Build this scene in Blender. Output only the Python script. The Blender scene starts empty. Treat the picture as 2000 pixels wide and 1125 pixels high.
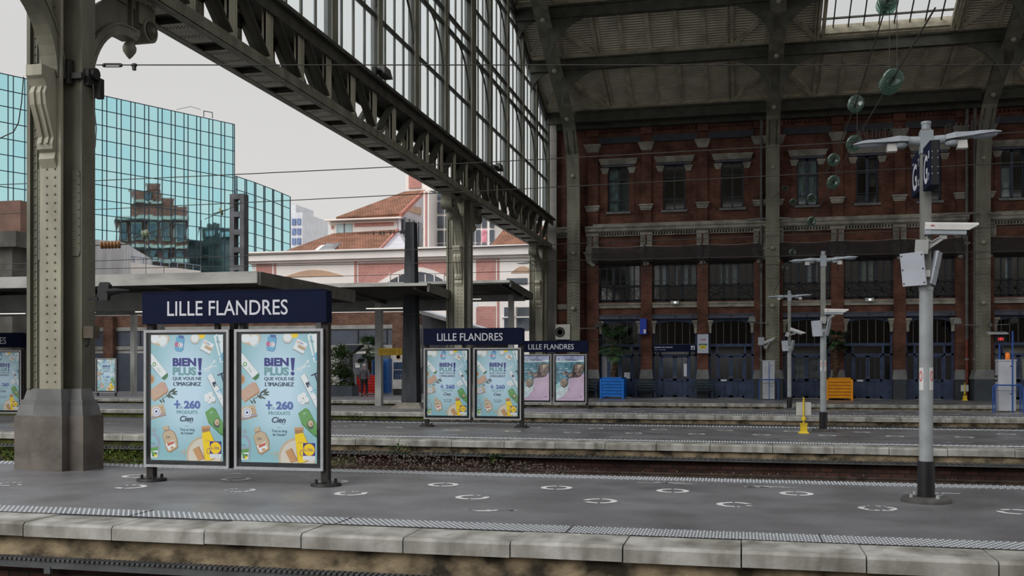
import bpy, math, random
from mathutils import Matrix, Vector
R = random.Random(7)
SC = bpy.context.scene
COL = SC.collection
PI = math.pi
# ---------------------------------------------------------------- camera, sky, sun, exposure
ANG = math.radians(13.0)          # the camera looks 13 degrees left of the tracks' normal
S13, C13, FPX, HOR, EYE = math.sin(ANG), math.cos(ANG), 1940.0, 718.0, 1.55
cam = bpy.data.cameras.new('camera'); camo = bpy.data.objects.new('camera', cam); COL.objects.link(camo)
camo.location = (0, 0, EYE); camo.rotation_euler = (PI/2, 0, ANG)
cam.sensor_width = 36.0; cam.lens = FPX/2000*36.0; cam.shift_y = (HOR-562.5)/2000
cam.clip_start = 0.1; cam.clip_end = 2000
SC.camera = camo
SC.view_settings.view_transform = 'Standard'; SC.view_settings.look = 'None'
SC.view_settings.exposure = 0.0; SC.view_settings.gamma = 1.0; SC.view_settings.use_curve_mapping = False
SC.cycles.max_bounces = 8; SC.cycles.diffuse_bounces = 4; SC.cycles.glossy_bounces = 3
SC.cycles.transmission_bounces = 6; SC.cycles.transparent_max_bounces = 14
SC.cycles.caustics_reflective = False; SC.cycles.caustics_refractive = False
SC.cycles.sample_clamp_indirect = 4.0
w = bpy.data.worlds.new('overcast'); SC.world = w; w.use_nodes = True
nt = w.node_tree; bg = nt.nodes['Background']
tc = nt.nodes.new('ShaderNodeTexCoord'); sx = nt.nodes.new('ShaderNodeSeparateXYZ')
rp = nt.nodes.new('ShaderNodeValToRGB'); nt.links.new(tc.outputs['Generated'], sx.inputs[0]); nt.links.new(sx.outputs[2], rp.inputs[0])
e = rp.color_ramp.elements
e[0].position = 0.0; e[0].color = (.74, .725, .70, 1); e[1].position = 0.9; e[1].color = (.80, .80, .82, 1)
k = e.new(0.28); k.color = (.66, .655, .645, 1)
nt.links.new(rp.outputs[0], bg.inputs[0]); bg.inputs[1].default_value = 1.0
sun = bpy.data.lights.new('sun_behind_cloud', 'SUN'); sun.energy = 2.2; sun.angle = math.radians(50); sun.color = (1, .98, .95)
suno = bpy.data.objects.new('sun_behind_cloud', sun); COL.objects.link(suno)
suno.location = (-40, -40, 60); suno.rotation_euler = (math.radians(52), 0, math.radians(-32))

# ---------------------------------------------------------------- helpers
def at_v(x, y, v):
    r = (x-1000)/FPX; q = (HOR-y)/FPX; D = v/(r*S13+C13); return Vector((D*(r*C13-S13), v, EYE+q*D))
def at_u(x, y, u):
    r = (x-1000)/FPX; q = (HOR-y)/FPX; D = u/(r*C13-S13); return Vector((u, D*(r*S13+C13), EYE+q*D))
def at_z(x, y, z=0.0):
    r = (x-1000)/FPX; q = (HOR-y)/FPX; D = (z-EYE)/q; return Vector((D*(r*C13-S13), D*(r*S13+C13), z))
def at_d(x, y, D):
    r = (x-1000)/FPX; q = (HOR-y)/FPX; return Vector((D*(r*C13-S13), D*(r*S13+C13), EYE+q*D))
def srgb(r, g, b):
    f = lambda c: (c/255/12.92) if c/255 <= .04045 else ((c/255+.055)/1.055)**2.4
    return (f(r), f(g), f(b), 1)

class MB:
    """collects faces in several material slots; build() links them as ONE mesh object"""
    def __init__(s): s.v = []; s.f = []; s.m = []; s.s = []
    def add(s, vs, fs, m=0, sm=False):
        o = len(s.v); s.v.extend([tuple(p) for p in vs])
        for f in fs: s.f.append([o+i for i in f]); s.m.append(m); s.s.append(sm)
        return s
    def box(s, x0, x1, y0, y1, z0, z1, m=0):
        if x0 > x1: x0, x1 = x1, x0
        if y0 > y1: y0, y1 = y1, y0
        if z0 > z1: z0, z1 = z1, z0
        return s.add([(x0,y0,z0),(x1,y0,z0),(x1,y1,z0),(x0,y1,z0),(x0,y0,z1),(x1,y0,z1),(x1,y1,z1),(x0,y1,z1)],
              [(0,3,2,1),(4,5,6,7),(0,1,5,4),(1,2,6,5),(2,3,7,6),(3,0,4,7)], m)
    def frus(s, a, b, m=0):                      # a,b = (x0,x1,y0,y1,z): a box that tapers
        vs = [(a[0],a[2],a[4]),(a[1],a[2],a[4]),(a[1],a[3],a[4]),(a[0],a[3],a[4]),(b[0],b[2],b[4]),(b[1],b[2],b[4]),(b[1],b[3],b[4]),(b[0],b[3],b[4])]
        return s.add(vs, [(0,3,2,1),(4,5,6,7),(0,1,5,4),(1,2,6,5),(2,3,7,6),(3,0,4,7)], m)
    def bar(s, p, q, w, h, m=0, up=(0,0,1)):     # square bar from p to q: w across, h along up
        p, q = Vector(p), Vector(q); d = (q-p).normalized(); u = Vector(up)
        if abs(d.dot(u)) > .98: u = Vector((0,1,0)) if abs(d.y) < .9 else Vector((1,0,0))
        a = d.cross(u).normalized(); b = a.cross(d).normalized()
        a, b = a*w/2, b*h/2
        vs = [p-a-b, p+a-b, p+a+b, p-a+b, q-a-b, q+a-b, q+a+b, q-a+b]
        return s.add(vs, [(0,3,2,1),(4,5,6,7),(0,1,5,4),(1,2,6,5),(2,3,7,6),(3,0,4,7)], m)
    def cyl(s, p, q, r0, r1=None, n=12, m=0, sm=True, caps=True):
        r1 = r0 if r1 is None else r1
        p, q = Vector(p), Vector(q); d = (q-p).normalized()
        u = Vector((0,0,1)) if abs(d.z) < .95 else Vector((1,0,0))
        a = d.cross(u).normalized(); b = d.cross(a).normalized()
        vs = []
        for c, r in ((p, r0), (q, r1)):
            for i in range(n):
                t = 2*PI*i/n; vs.append(c + a*math.cos(t)*r + b*math.sin(t)*r)
        s.add(vs, [(i, (i+1) % n, n+(i+1) % n, n+i) for i in range(n)], m, sm)
        if caps: s.add(vs, [tuple(range(n-1, -1, -1)), tuple(range(n, 2*n))], m)
        return s
    def tube(s, pts, r, n=6, m=0):
        for i in range(len(pts)-1): s.cyl(pts[i], pts[i+1], r, r, n, m, True, i in (0, len(pts)-2))
        return s
    def lathe(s, prof, o=(0,0,0), n=16, m=0, ax=(0,0,1), sm=True):   # prof: (r, h) along ax
        o = Vector(o); d = Vector(ax).normalized()
        u = Vector((0,0,1)) if abs(d.z) < .95 else Vector((1,0,0))
        a = d.cross(u).normalized(); b = d.cross(a).normalized(); vs = []
        for r, h in prof:
            for i in range(n):
                t = 2*PI*i/n; vs.append(o+d*h+a*math.cos(t)*r+b*math.sin(t)*r)
        fs = [(k*n+i, k*n+(i+1) % n, (k+1)*n+(i+1) % n, (k+1)*n+i) for k in range(len(prof)-1) for i in range(n)]
        s.add(vs, fs, m, sm); s.add(vs, [tuple(range(n-1,-1,-1)), tuple(range((len(prof)-1)*n, len(prof)*n))], m)
        return s
    def prism(s, poly, a0, a1, ax='y', m=0):     # poly: (p,q) in the two other axes
        f = {'x': lambda p, q, a: (a, p, q), 'y': lambda p, q, a: (p, a, q), 'z': lambda p, q, a: (p, q, a)}[ax]
        n = len(poly); vs = [f(p, q, a0) for p, q in poly]+[f(p, q, a1) for p, q in poly]
        s.add(vs, [tuple(range(n)), tuple(range(2*n-1, n-1, -1))]+[(i, n+i, n+(i+1) % n, (i+1) % n) for i in range(n)], m)
        return s
    def strip(s, A, B, m=0, sm=False):           # quads between two polylines
        n = len(A); s.add(list(A)+list(B), [(i, i+1, n+i+1, n+i) for i in range(n-1)], m, sm); return s
    def band(s, arc, h0, h1, u0, u1, m=0):       # a bar bent along arc (points in the plane x = const), from offset h0 to h1
        n = len(arc); L = []
        for i in range(n):
            a, b = arc[max(i-1, 0)], arc[min(i+1, n-1)]; dx, dz = b[0]-a[0], b[1]-a[1]; l = math.hypot(dx, dz); L.append((-dz/l, dx/l))
        vs = []
        for u in (u0, u1):
            for h in (h0, h1): vs += [(u, p[0]+q[0]*h, p[1]+q[1]*h) for p, q in zip(arc, L)]
        f = []
        for i in range(n-1):
            A, B, C, D = i, n+i, 2*n+i, 3*n+i; f += [(A, A+1, B+1, B), (C, D, D+1, C+1), (A, C, C+1, A+1), (B, B+1, D+1, D)]
        e = n-1; f += [(0, n, 3*n, 2*n), (e, 2*n+e, 3*n+e, n+e)]
        return s.add(vs, f, m)
    def ball(s, c, r, n=8, k=6, m=0):
        rx, ry, rz = (r, r, r) if not hasattr(r, '__len__') else r
        vs = [(c[0], c[1], c[2]-rz)]
        for j in range(1, k):
            ph = -PI/2+PI*j/k
            for i in range(n):
                t = 2*PI*i/n; vs.append((c[0]+rx*math.cos(ph)*math.cos(t), c[1]+ry*math.cos(ph)*math.sin(t), c[2]+rz*math.sin(ph)))
        vs.append((c[0], c[1], c[2]+rz)); L = len(vs)-1
        fs = [(0, 1+(i+1) % n, 1+i) for i in range(n)]
        for j in range(k-2): fs += [(1+j*n+i, 1+j*n+(i+1) % n, 1+(j+1)*n+(i+1) % n, 1+(j+1)*n+i) for i in range(n)]
        fs += [(L, 1+(k-2)*n+i, 1+(k-2)*n+(i+1) % n) for i in range(n)]
        return s.add(vs, fs, m, True)
    def rivet(s, p, nrm, r=.022, m=0):           # a small dome on a surface
        p = Vector(p); d = Vector(nrm); u = Vector((0,0,1)) if abs(d.z) < .9 else Vector((1,0,0))
        a = d.cross(u).normalized(); b = d.cross(a)
        vs = [p+a*math.cos(i*PI/3)*r+b*math.sin(i*PI/3)*r for i in range(6)]+[p+d*r*.6+(a*math.cos(i*PI/3)+b*math.sin(i*PI/3))*r*.6 for i in range(6)]+[p+d*r*.8]
        return s.add(vs, [(i, (i+1) % 6, 6+(i+1) % 6, 6+i) for i in range(6)]+[(6+i, 6+(i+1) % 6, 12) for i in range(6)], m, True)
    def move(s, M):
        s.v = [tuple(M @ Vector(p)) for p in s.v]; return s
    def merge(s, o, M=None, dm=0):
        vs = o.v if M is None else [M @ Vector(p) for p in o.v]
        k = len(s.v); s.v.extend([tuple(p) for p in vs])
        s.f += [[k+i for i in f] for f in o.f]; s.m += [m+dm for m in o.m]; s.s += o.s; return s
    def build(s, name, mats, parent=None, local=False):
        me = bpy.data.meshes.new(name); me.from_pydata(s.v, [], s.f)
        if not isinstance(mats, (list, tuple)): mats = [mats]
        for mt in mats: me.materials.append(mt)
        n = len(s.f)
        if n:
            if len(mats) > 1: me.polygons.foreach_set('material_index', [min(i, len(mats)-1) for i in s.m])
            me.polygons.foreach_set('use_smooth', s.s)
        me.update()
        o = bpy.data.objects.new(name, me); COL.objects.link(o)
        if parent is not None:
            o.parent = parent
            if not local: o.matrix_parent_inverse = WM[parent.name].inverted()
        WM[o.name] = Matrix() if not local else (WM[parent.name].copy() if parent is not None else Matrix())
        return o
WM = {}
def thing(name, label, cat, loc=(0,0,0), rz=0.0, group=None):
    o = bpy.data.objects.new(name, None); COL.objects.link(o); o.empty_display_size = .2
    o.location = loc; o.rotation_euler = (0, 0, rz); WM[o.name] = Matrix.Translation(Vector(loc)) @ Matrix.Rotation(rz, 4, 'Z')
    return tag(o, label, cat, group)
def tag(o, label, cat, group=None, kind=None):
    o['label'] = label; o['category'] = cat
    if group: o['group'] = group
    if kind: o['kind'] = kind
    return o
def struct(o, label=None, cat=None):
    o['kind'] = 'structure'
    if label: o['label'] = label
    if cat: o['category'] = cat
    return o
def setting(name, label, cat, loc=(0,0,0)):
    o = thing(name, label, cat, loc); o['kind'] = 'structure'; return o
KIDS = {}
def dup(root, loc, rz=None, label=None, group=None):
    r = root.copy(); COL.objects.link(r); r.location = loc
    if rz is not None: r.rotation_euler = (0, 0, rz)
    if label: r['label'] = label
    if group: r['group'] = group
    WM[r.name] = Matrix.Translation(Vector(loc)) @ Matrix.Rotation(r.rotation_euler[2], 4, 'Z')
    for ch in [o for o in COL.objects if o.parent == root]:
        c = ch.copy(); COL.objects.link(c); c.parent = r
        for g in [o for o in COL.objects if o.parent == ch]:
            d = g.copy(); COL.objects.link(d); d.parent = c
    return r
TXT = {}
def text(mb, s, x0, x1, z0, z1, y, m=0, bold=0.0, shear=0.0, M=None):
    """lettering as flat mesh faces fitted to the box x0..x1, z0..z1 (cap height) in the plane y"""
    key = (s, bold, shear)
    if key not in TXT:
        cu = bpy.data.curves.new('lettering', 'FONT'); cu.body = s; cu.offset = bold; cu.shear = shear; cu.resolution_u = 4
        cu.fill_mode = 'FRONT'
        ob = bpy.data.objects.new('lettering', cu); COL.objects.link(ob); bpy.context.view_layer.update()
        me = ob.evaluated_get(bpy.context.evaluated_depsgraph_get()).to_mesh()
        vs = [(p.co.x, p.co.y) for p in me.vertices]; fs = [tuple(p.vertices) for p in me.polygons]
        ob.to_mesh_clear(); bpy.data.objects.remove(ob); bpy.data.curves.remove(cu)
        TXT[key] = (vs, fs)
    vs, fs = TXT[key]
    if not vs: return
    a0 = min(p[0] for p in vs); a1 = max(p[0] for p in vs); b0 = min(p[1] for p in vs); b1 = max(p[1] for p in vs)
    kx = (x1-x0)/max(a1-a0, 1e-6); kz = (z1-z0)/max(b1-b0, 1e-6)
    pts = [Vector((x0+(p[0]-a0)*kx, y, z0+(p[1]-b0)*kz)) for p in vs]
    if M is not None: pts = [M @ p for p in pts]
    mb.add(pts, fs, m)

# ---------------------------------------------------------------- materials
MT = {}
def mat(name, col, rough=.6, metal=0.0, var=.12, scale=3.0, bump=0.0, spec=.4, stretch=(1,1,1), col2=None, emit=0.0, coat=0.0, bscale=None, detail=6):
    """procedural paint / stone: base colour broken up by noise towards col2 (or darker / lighter)"""
    if name in MT: return MT[name]
    m = bpy.data.materials.new(name); m.use_nodes = True; t = m.node_tree; b = t.nodes['Principled BSDF']
    b.inputs['Roughness'].default_value = rough; b.inputs['Metallic'].default_value = metal
    b.inputs['Specular IOR Level'].default_value = spec; b.inputs['Coat Weight'].default_value = coat
    tc = t.nodes.new('ShaderNodeTexCoord'); mp = t.nodes.new('ShaderNodeMapping'); mp.inputs['Scale'].default_value = stretch
    t.links.new(tc.outputs['Object'], mp.inputs[0])
    if var > 0 or col2:
        nz = t.nodes.new('ShaderNodeTexNoise'); nz.inputs['Scale'].default_value = scale; nz.inputs['Detail'].default_value = detail
        t.links.new(mp.outputs[0], nz.inputs['Vector'])
        cr = t.nodes.new('ShaderNodeValToRGB'); el = cr.color_ramp.elements
        c2 = col2 or tuple(c*(1-var*2.2) for c in col[:3])+(1,)
        c1 = col if col2 else tuple(min(1, c*(1+var)) for c in col[:3])+(1,)
        el[0].position = .36; el[0].color = c2; el[1].position = .62; el[1].color = c1
        t.links.new(nz.outputs['Fac'], cr.inputs[0]); t.links.new(cr.outputs[0], b.inputs['Base Color'])
        if emit: t.links.new(cr.outputs[0], b.inputs['Emission Color'])
    else:
        b.inputs['Base Color'].default_value = col
        if emit: b.inputs['Emission Color'].default_value = col
    if emit: b.inputs['Emission Strength'].default_value = emit
    if bump:
        n2 = t.nodes.new('ShaderNodeTexNoise'); n2.inputs['Scale'].default_value = bscale or scale*6; n2.inputs['Detail'].default_value = 5
        t.links.new(mp.outputs[0], n2.inputs['Vector'])
        bp = t.nodes.new('ShaderNodeBump'); bp.inputs['Strength'].default_value = bump; bp.inputs['Distance'].default_value = .02
        t.links.new(n2.outputs['Fac'], bp.inputs['Height']); t.links.new(bp.outputs[0], b.inputs['Normal'])
    MT[name] = m; return m
def brick(name, c1, c2, mortar, w=.22, h=.065, msize=.008, dirt=.5, axis='xz'):
    if name in MT: return MT[name]
    m = bpy.data.materials.new(name); m.use_nodes = True; t = m.node_tree; b = t.nodes['Principled BSDF']
    b.inputs['Roughness'].default_value = .85; b.inputs['Specular IOR Level'].default_value = .2
    tc = t.nodes.new('ShaderNodeTexCoord'); sp = t.nodes.new('ShaderNodeSeparateXYZ'); cb = t.nodes.new('ShaderNodeCombineXYZ')
    ad = t.nodes.new('ShaderNodeMath'); ad.operation = 'ADD'
    t.links.new(tc.outputs['Object'], sp.inputs[0]); t.links.new(sp.outputs[0], ad.inputs[0]); t.links.new(sp.outputs[1], ad.inputs[1])
    t.links.new(ad.outputs[0], cb.inputs[0]); t.links.new(sp.outputs[2], cb.inputs[1])
    br = t.nodes.new('ShaderNodeTexBrick'); br.inputs['Scale'].default_value = 1; br.inputs['Brick Width'].default_value = w
    br.inputs['Row Height'].default_value = h; br.inputs['Mortar Size'].default_value = msize; br.inputs['Bias'].default_value = -.1
    br.inputs['Color1'].default_value = c1; br.inputs['Color2'].default_value = c2; br.inputs['Mortar'].default_value = mortar
    t.links.new(cb.outputs[0], br.inputs['Vector'])
    nz = t.nodes.new('ShaderNodeTexNoise'); nz.inputs['Scale'].default_value = 1.3; nz.inputs['Detail'].default_value = 8
    t.links.new(tc.outputs['Object'], nz.inputs['Vector'])
    mr = t.nodes.new('ShaderNodeMapRange'); mr.inputs[1].default_value = .3; mr.inputs[2].default_value = .7; mr.inputs[3].default_value = 1-dirt; mr.inputs[4].default_value = 1.1
    t.links.new(nz.outputs['Fac'], mr.inputs[0])
    mx = t.nodes.new('ShaderNodeMix'); mx.data_type = 'RGBA'; mx.blend_type = 'MULTIPLY'; mx.inputs[0].default_value = 1
    t.links.new(br.outputs['Color'], mx.inputs[6]); t.links.new(mr.outputs[0], mx.inputs[7]); t.links.new(mx.outputs[2], b.inputs['Base Color'])
    bp = t.nodes.new('ShaderNodeBump'); bp.inputs['Strength'].default_value = .4; bp.inputs['Distance'].default_value = .01; bp.invert = True
    t.links.new(br.outputs['Fac'], bp.inputs['Height']); t.links.new(bp.outputs[0], b.inputs['Normal'])
    MT[name] = m; return m
def glass(name, tint, gloss=.25, rough=.03, dirt=0.0, dcol=(.5,.5,.5,1), trans=(1,1,1,1), dstretch=(1,1,1), dscale=1.5):
    """thin pane: see-through, partly mirroring, optionally with translucent grime"""
    if name in MT: return MT[name]
    m = bpy.data.materials.new(name); m.use_nodes = True; t = m.node_tree; t.nodes.remove(t.nodes['Principled BSDF'])
    out = t.nodes['Material Output']; tr = t.nodes.new('ShaderNodeBsdfTransparent'); tr.inputs[0].default_value = tint
    gl = t.nodes.new('ShaderNodeBsdfGlossy'); gl.inputs['Roughness'].default_value = rough; gl.inputs[0].default_value = trans
    mx = t.nodes.new('ShaderNodeMixShader'); mx.inputs[0].default_value = gloss
    t.links.new(tr.outputs[0], mx.inputs[1]); t.links.new(gl.outputs[0], mx.inputs[2]); last = mx
    if dirt:
        tl = t.nodes.new('ShaderNodeBsdfTranslucent'); tl.inputs[0].default_value = dcol
        tc = t.nodes.new('ShaderNodeTexCoord'); mp = t.nodes.new('ShaderNodeMapping'); mp.inputs['Scale'].default_value = dstretch
        nz = t.nodes.new('ShaderNodeTexNoise'); nz.inputs['Scale'].default_value = dscale; nz.inputs['Detail'].default_value = 6
        t.links.new(tc.outputs['Object'], mp.inputs[0]); t.links.new(mp.outputs[0], nz.inputs['Vector'])
        mr = t.nodes.new('ShaderNodeMapRange'); mr.inputs[1].default_value = .35; mr.inputs[2].default_value = .7; mr.inputs[3].default_value = dirt*.4; mr.inputs[4].default_value = dirt
        t.links.new(nz.outputs['Fac'], mr.inputs[0])
        m2 = t.nodes.new('ShaderNodeMixShader'); t.links.new(mr.outputs[0], m2.inputs[0]); t.links.new(last.outputs[0], m2.inputs[1]); t.links.new(tl.outputs[0], m2.inputs[2]); last = m2
    t.links.new(last.outputs[0], out.inputs[0]); MT[name] = m; return m
def lamp(name, col, strength):
    if name in MT: return MT[name]
    m = bpy.data.materials.new(name); m.use_nodes = True; b = m.node_tree.nodes['Principled BSDF']
    b.inputs['Base Color'].default_value = col; b.inputs['Emission Color'].default_value = col; b.inputs['Emission Strength'].default_value = strength
    MT[name] = m; return m
IRON = mat('iron_paint', srgb(118,117,103), .5, .0, .14, 2.2, .12, .35, (1,1,.35))
IRONL = mat('iron_paint_lit', srgb(160,157,140), .5, .0, .12, 2.5, .1, .35, (1,1,.35))  # same iron paint, with the front light put into a paler tone
IROND = mat('iron_dark', srgb(74,74,66), .55, .0, .15, 2, .1, .3)
STONE = mat('pale_stone', srgb(150,146,136), .8, 0, .16, 2.0, .3, .2)
STONEG = mat('grey_stone', srgb(120,121,121), .8, 0, .12, 1.6, .25, .25)
STONEB = mat('brown_stone', srgb(112,106,100), .85, 0, .14, 2.5, .4, .2)
WHITEP = mat('white_paint', srgb(205,205,203), .45, 0, .05, 3)
GALV = mat('galvanised_grey', srgb(150,155,158), .4, .0, .08, 4, .05, .5)
BLACK = mat('black_paint', srgb(30,31,34), .4, 0, .1, 5)
DARK = mat('dark_metal', srgb(48,48,48), .5, .2, .15, 4)
NAVY = mat('navy_enamel', srgb(17,25,52), .75, 0, .05, 3, 0, .12)
SIGNW = mat('sign_white', srgb(214,216,226), .5, 0, 0)
TIMB = mat('cream_timber', srgb(186,178,158), .75, 0, .14, 1.5, .1, .2)
BLUE_D = mat('door_blue', srgb(60,73,102), .5, 0, .16, 2.5, .08, .35)
STEELB = mat('blue_grey_steel', srgb(78,82,98), .55, 0, .12, 2)
FRAME_D = mat('dark_frame', srgb(44,50,60), .5, 0, .1, 3)
BRICK_F = brick('hall_brick', srgb(126,80,66), srgb(102,64,54), srgb(90,78,70), dirt=.6)
# ================================================================ platforms, kerbs, track beds
ASPH = mat('asphalt', srgb(124,124,128), .42, 0, .10, 1.1, .25, .4, (1,1,1), srgb(106,106,109), bscale=60)
def wet(m):                                   # damp patches: roughness varies over the asphalt
    t = m.node_tree; b = t.nodes['Principled BSDF']; n = t.nodes.new('ShaderNodeTexNoise'); n.inputs['Scale'].default_value = .6; n.inputs['Detail'].default_value = 4
    tc = t.nodes.new('ShaderNodeTexCoord'); t.links.new(tc.outputs['Object'], n.inputs['Vector'])
    r = t.nodes.new('ShaderNodeMapRange'); r.inputs[1].default_value = .35; r.inputs[2].default_value = .65; r.inputs[3].default_value = .22; r.inputs[4].default_value = .6
    t.links.new(n.outputs['Fac'], r.inputs[0]); t.links.new(r.outputs[0], b.inputs['Roughness'])
wet(ASPH)
KERB = mat('kerb_concrete', srgb(186,185,180), .7, 0, .1, 2.2, .25, .25, (1,1,1), srgb(148,147,140), bscale=25)
def kerb_stain(m):                            # lichen and soot streaks running down the slab faces
    t = m.node_tree; b = t.nodes['Principled BSDF']; old = b.inputs['Base Color'].links[0].from_socket
    tc = t.nodes.new('ShaderNodeTexCoord'); mp = t.nodes.new('ShaderNodeMapping'); mp.inputs['Scale'].default_value = (2.6, 1.5, .9)
    n = t.nodes.new('ShaderNodeTexNoise'); n.inputs['Scale'].default_value = 1.6; n.inputs['Detail'].default_value = 10
    t.links.new(tc.outputs['Object'], mp.inputs[0]); t.links.new(mp.outputs[0], n.inputs['Vector'])
    r = t.nodes.new('ShaderNodeMapRange'); r.inputs[1].default_value = .42; r.inputs[2].default_value = .72; r.inputs[3].default_value = 0; r.inputs[4].default_value = .75
    x = t.nodes.new('ShaderNodeMix'); x.data_type = 'RGBA'; x.inputs[7].default_value = srgb(84,82,70)
    t.links.new(n.outputs['Fac'], r.inputs[0]); t.links.new(r.outputs[0], x.inputs[0]); t.links.new(old, x.inputs[6]); t.links.new(x.outputs[2], b.inputs['Base Color'])
kerb_stain(KERB)
PLAST = mat('stained_render', srgb(158,142,116), .9, 0, .2, 3.2, 1.0, .15, (1,1,1.3), srgb(60,55,46), bscale=11, detail=10)
MOSS = mat('mossy_render', srgb(96,104,52), .95, 0, .2, 2.2, .7, .1, (1,1,1.5), srgb(58,54,42), bscale=20, detail=10)
BRK_T = brick('track_brick', srgb(90,60,52), srgb(60,46,42), srgb(46,43,41), .24, .085, .012, .6)
STRIP = mat('tactile_plate', srgb(128,132,138), .45, 0, .08, 2.5, .1, .5)
STUD = mat('tactile_stud', srgb(200,204,208), .4, 0, 0)
RAILM = mat('rail_steel', srgb(86,74,66), .5, .4, .2, 5)
BALL = mat('ballast', srgb(104,96,88), .95, 0, .3, 9, 1.0, .1, (1,1,1), srgb(44,40,37), bscale=30)
DUCT = mat('duct_grey', srgb(84,86,88), .7, 0, .15, 3, .2)
PAINT = mat('road_paint', srgb(226,227,228), .6, 0, .04, 20)

PL = [(8.58, 14.2), (20.3, 26.9), (32.6, 38.2), (43.8, 51.3)]
UL, UR = -62.0, 40.0
def ring(mb, u, v, worn, seed):
    q = random.Random(seed); n = 40; g0 = q.random()*40; gap = int(worn*n)
    for i in range(n):
        if worn and (i-g0) % n < gap and q.random() < .8: continue
        if 10 <= i <= 10 or 30 <= i <= 30: continue        # the stencil's two bridges
        j = .02*worn
        ro, ri = .205+q.uniform(-j, j), .135+q.uniform(-j, j)
        if worn > .3 and q.random() < .35: ri = ro-.03
        a, b = 2*PI*i/n, 2*PI*(i+1)/n
        mb.add([(u+ri*math.cos(a), v+ri*math.sin(a), .004), (u+ro*math.cos(a), v+ro*math.sin(a), .004),
                (u+ro*math.cos(b), v+ro*math.sin(b), .004), (u+ri*math.cos(b), v+ri*math.sin(b), .004)], [(0,1,2,3)])
def daub(mb, u, v, seed, L=.5):               # remains of a worn stencil arrow
    q = random.Random(seed)
    for i in range(9):
        x = u+q.uniform(-L/2, L/2); y = v+q.uniform(-.07, .07); a = q.uniform(.05, .16); h = q.uniform(.008, .03)
        mb.add([(x-a, y-h, .004), (x+a*.8, y-h*.5, .004), (x+a, y+h, .004), (x-a*.7, y+h*.8, .004)], [(0,1,2,3)])
platforms = []
for i, (v0, v1) in enumerate(PL):
    pf = setting('platform', ['asphalt platform nearest the camera, carrying the large station sign', 'second asphalt platform across the first track bed', 'third asphalt platform, with the beach posters', 'far asphalt platform along the brick facade'][i], 'platform', (0, v0, 0))
    platforms.append(pf)
    b = MB(); b.box(UL, UR, v0+.5, v1-.02, -.3, 0)
    if i == 3: b.box(UL, -9.6, v1-.02, 58, -.3, -.001)
    b.box(UL, UR, v0+.5, v1-.3, -1.3, -.3); b.build('paving', ASPH, pf)
    # kerb slabs, one by one with open joints
    kb = MB(); u = -34.0 if i else -12.0; ue = 26 if i else 6; q = random.Random(i+3); L = 1.0
    while u < ue:
        dz = q.uniform(-.004, .004); l = L if i == 0 else q.uniform(.98, 1.3)
        kb.prism([(v0, -.135+dz), (v0+.56, -.135+dz), (v0+.56, dz+.003), (v0+.03, dz+.003), (v0, dz-.022)], u+.006, u+l-.006, 'x'); u += l
    kb.box(UL, -34.0 if i else -12, v0, v0+.56, -.135, 0); kb.box(ue, UR, v0, v0+.56, -.135, 0)
    kb.build('kerb', KERB, pf)
    if i in (1, 2): b = MB(); b.box(UL, UR, v1-.3, v1, -.135, .002); b.build('rear_kerb', KERB, pf)
    else: b = MB(); b.box(UL, UR, v1-.06, v1+.02, -.135, .003); b.build('rear_kerb', DUCT, pf)
    # the rendered wall under the slabs, the cable duct with its ribbed edge, the brickwork below
    zd = -.36 if i == 0 else -.28
    b = MB(); b.box(UL, -10.5, v0+.07, v0+.4, -.40, -.135, 1); b.box(-10.5, UR, v0+.07, v0+.4, zd, -.135, 0)
    if i != 1: b.box(UL, -10.5, v0+.12, v0+.4, -1.2, -.40, 1); b.box(-10.5, UR, v0+.12, v0+.4, -1.2, zd, 2)
    else: b.box(UL, -8.2, v0+.12, v0+.4, -1.2, -.40, 1); b.box(-10.5, UR, v0+.14, v0+.4, -1.2, zd, 2)
    b.build('rear_wall', [PLAST, MOSS, BRK_T], pf)
    b = MB(); b.box(UL, UR, v0-.03, v0+.12, zd-(.08 if i == 0 else .05), zd)
    n0, n1, st = (-9, 5, .055) if i == 0 else (-20, 12, .11)
    u = n0
    while u < n1: b.box(u, u+st*.6, v0-.05, v0+.12, zd-.002, zd+.02); u += st
    u = n0+.4
    while u < n1: b.box(u, u+.07, v0-.04, v0+.0, zd-.13, zd-.06) if i == 0 else None; u += 1.87
    b.build('cable_duct', DUCT, pf)
    # studded warning strips
    b = MB(); f0, f1 = v0+.575, v0+1.02
    b.box(-40, UR, f0, f1, -.02, .006, 0); b.box(-40, UR, f0-.02, f0, -.02, .010, 2)
    if i != 3:
        g0, g1 = v1-.46, v1-.1; b.box(-40, UR, g0, g1, -.02, .006, 0)
    stp = .052 if i == 0 else .09
    def studs(a0, a1, c0, c1, st, r):
        j = 0; y = c0
        while y < c1:
            x = a0+(st/2 if j % 2 else 0)
            while x < a1:
                b.add([(x-r, y-r, .006), (x+r, y-r, .006), (x+r, y+r, .006), (x-r, y+r, .006), (x, y, .006+r*.75)], [(0,1,4),(1,2,4),(2,3,4),(3,0,4)], 1); x += st
            y += st*.75; j += 1
    if i == 0: studs(-8.5, 3.2, f0+.03, f1-.02, .06, .0105); studs(-12.5, 5, g0+.02, g1, .085, .014)
    elif i == 1: studs(-11, 8, f0+.03, f1-.02, .11, .02); studs(-14, 10, g0+.03, g1, .16, .026)
    elif i == 2: studs(-9, 16, f0+.03, f1-.02, .16, .028)
    u = -8.5
    while u < 4: b.box(u-.004, u+.004, f0, f1, .004, .012, 2); u += 2.3 if i == 0 else 5
    b.build('tactile_strip', [STRIP, STUD, DARK], pf)
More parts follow.
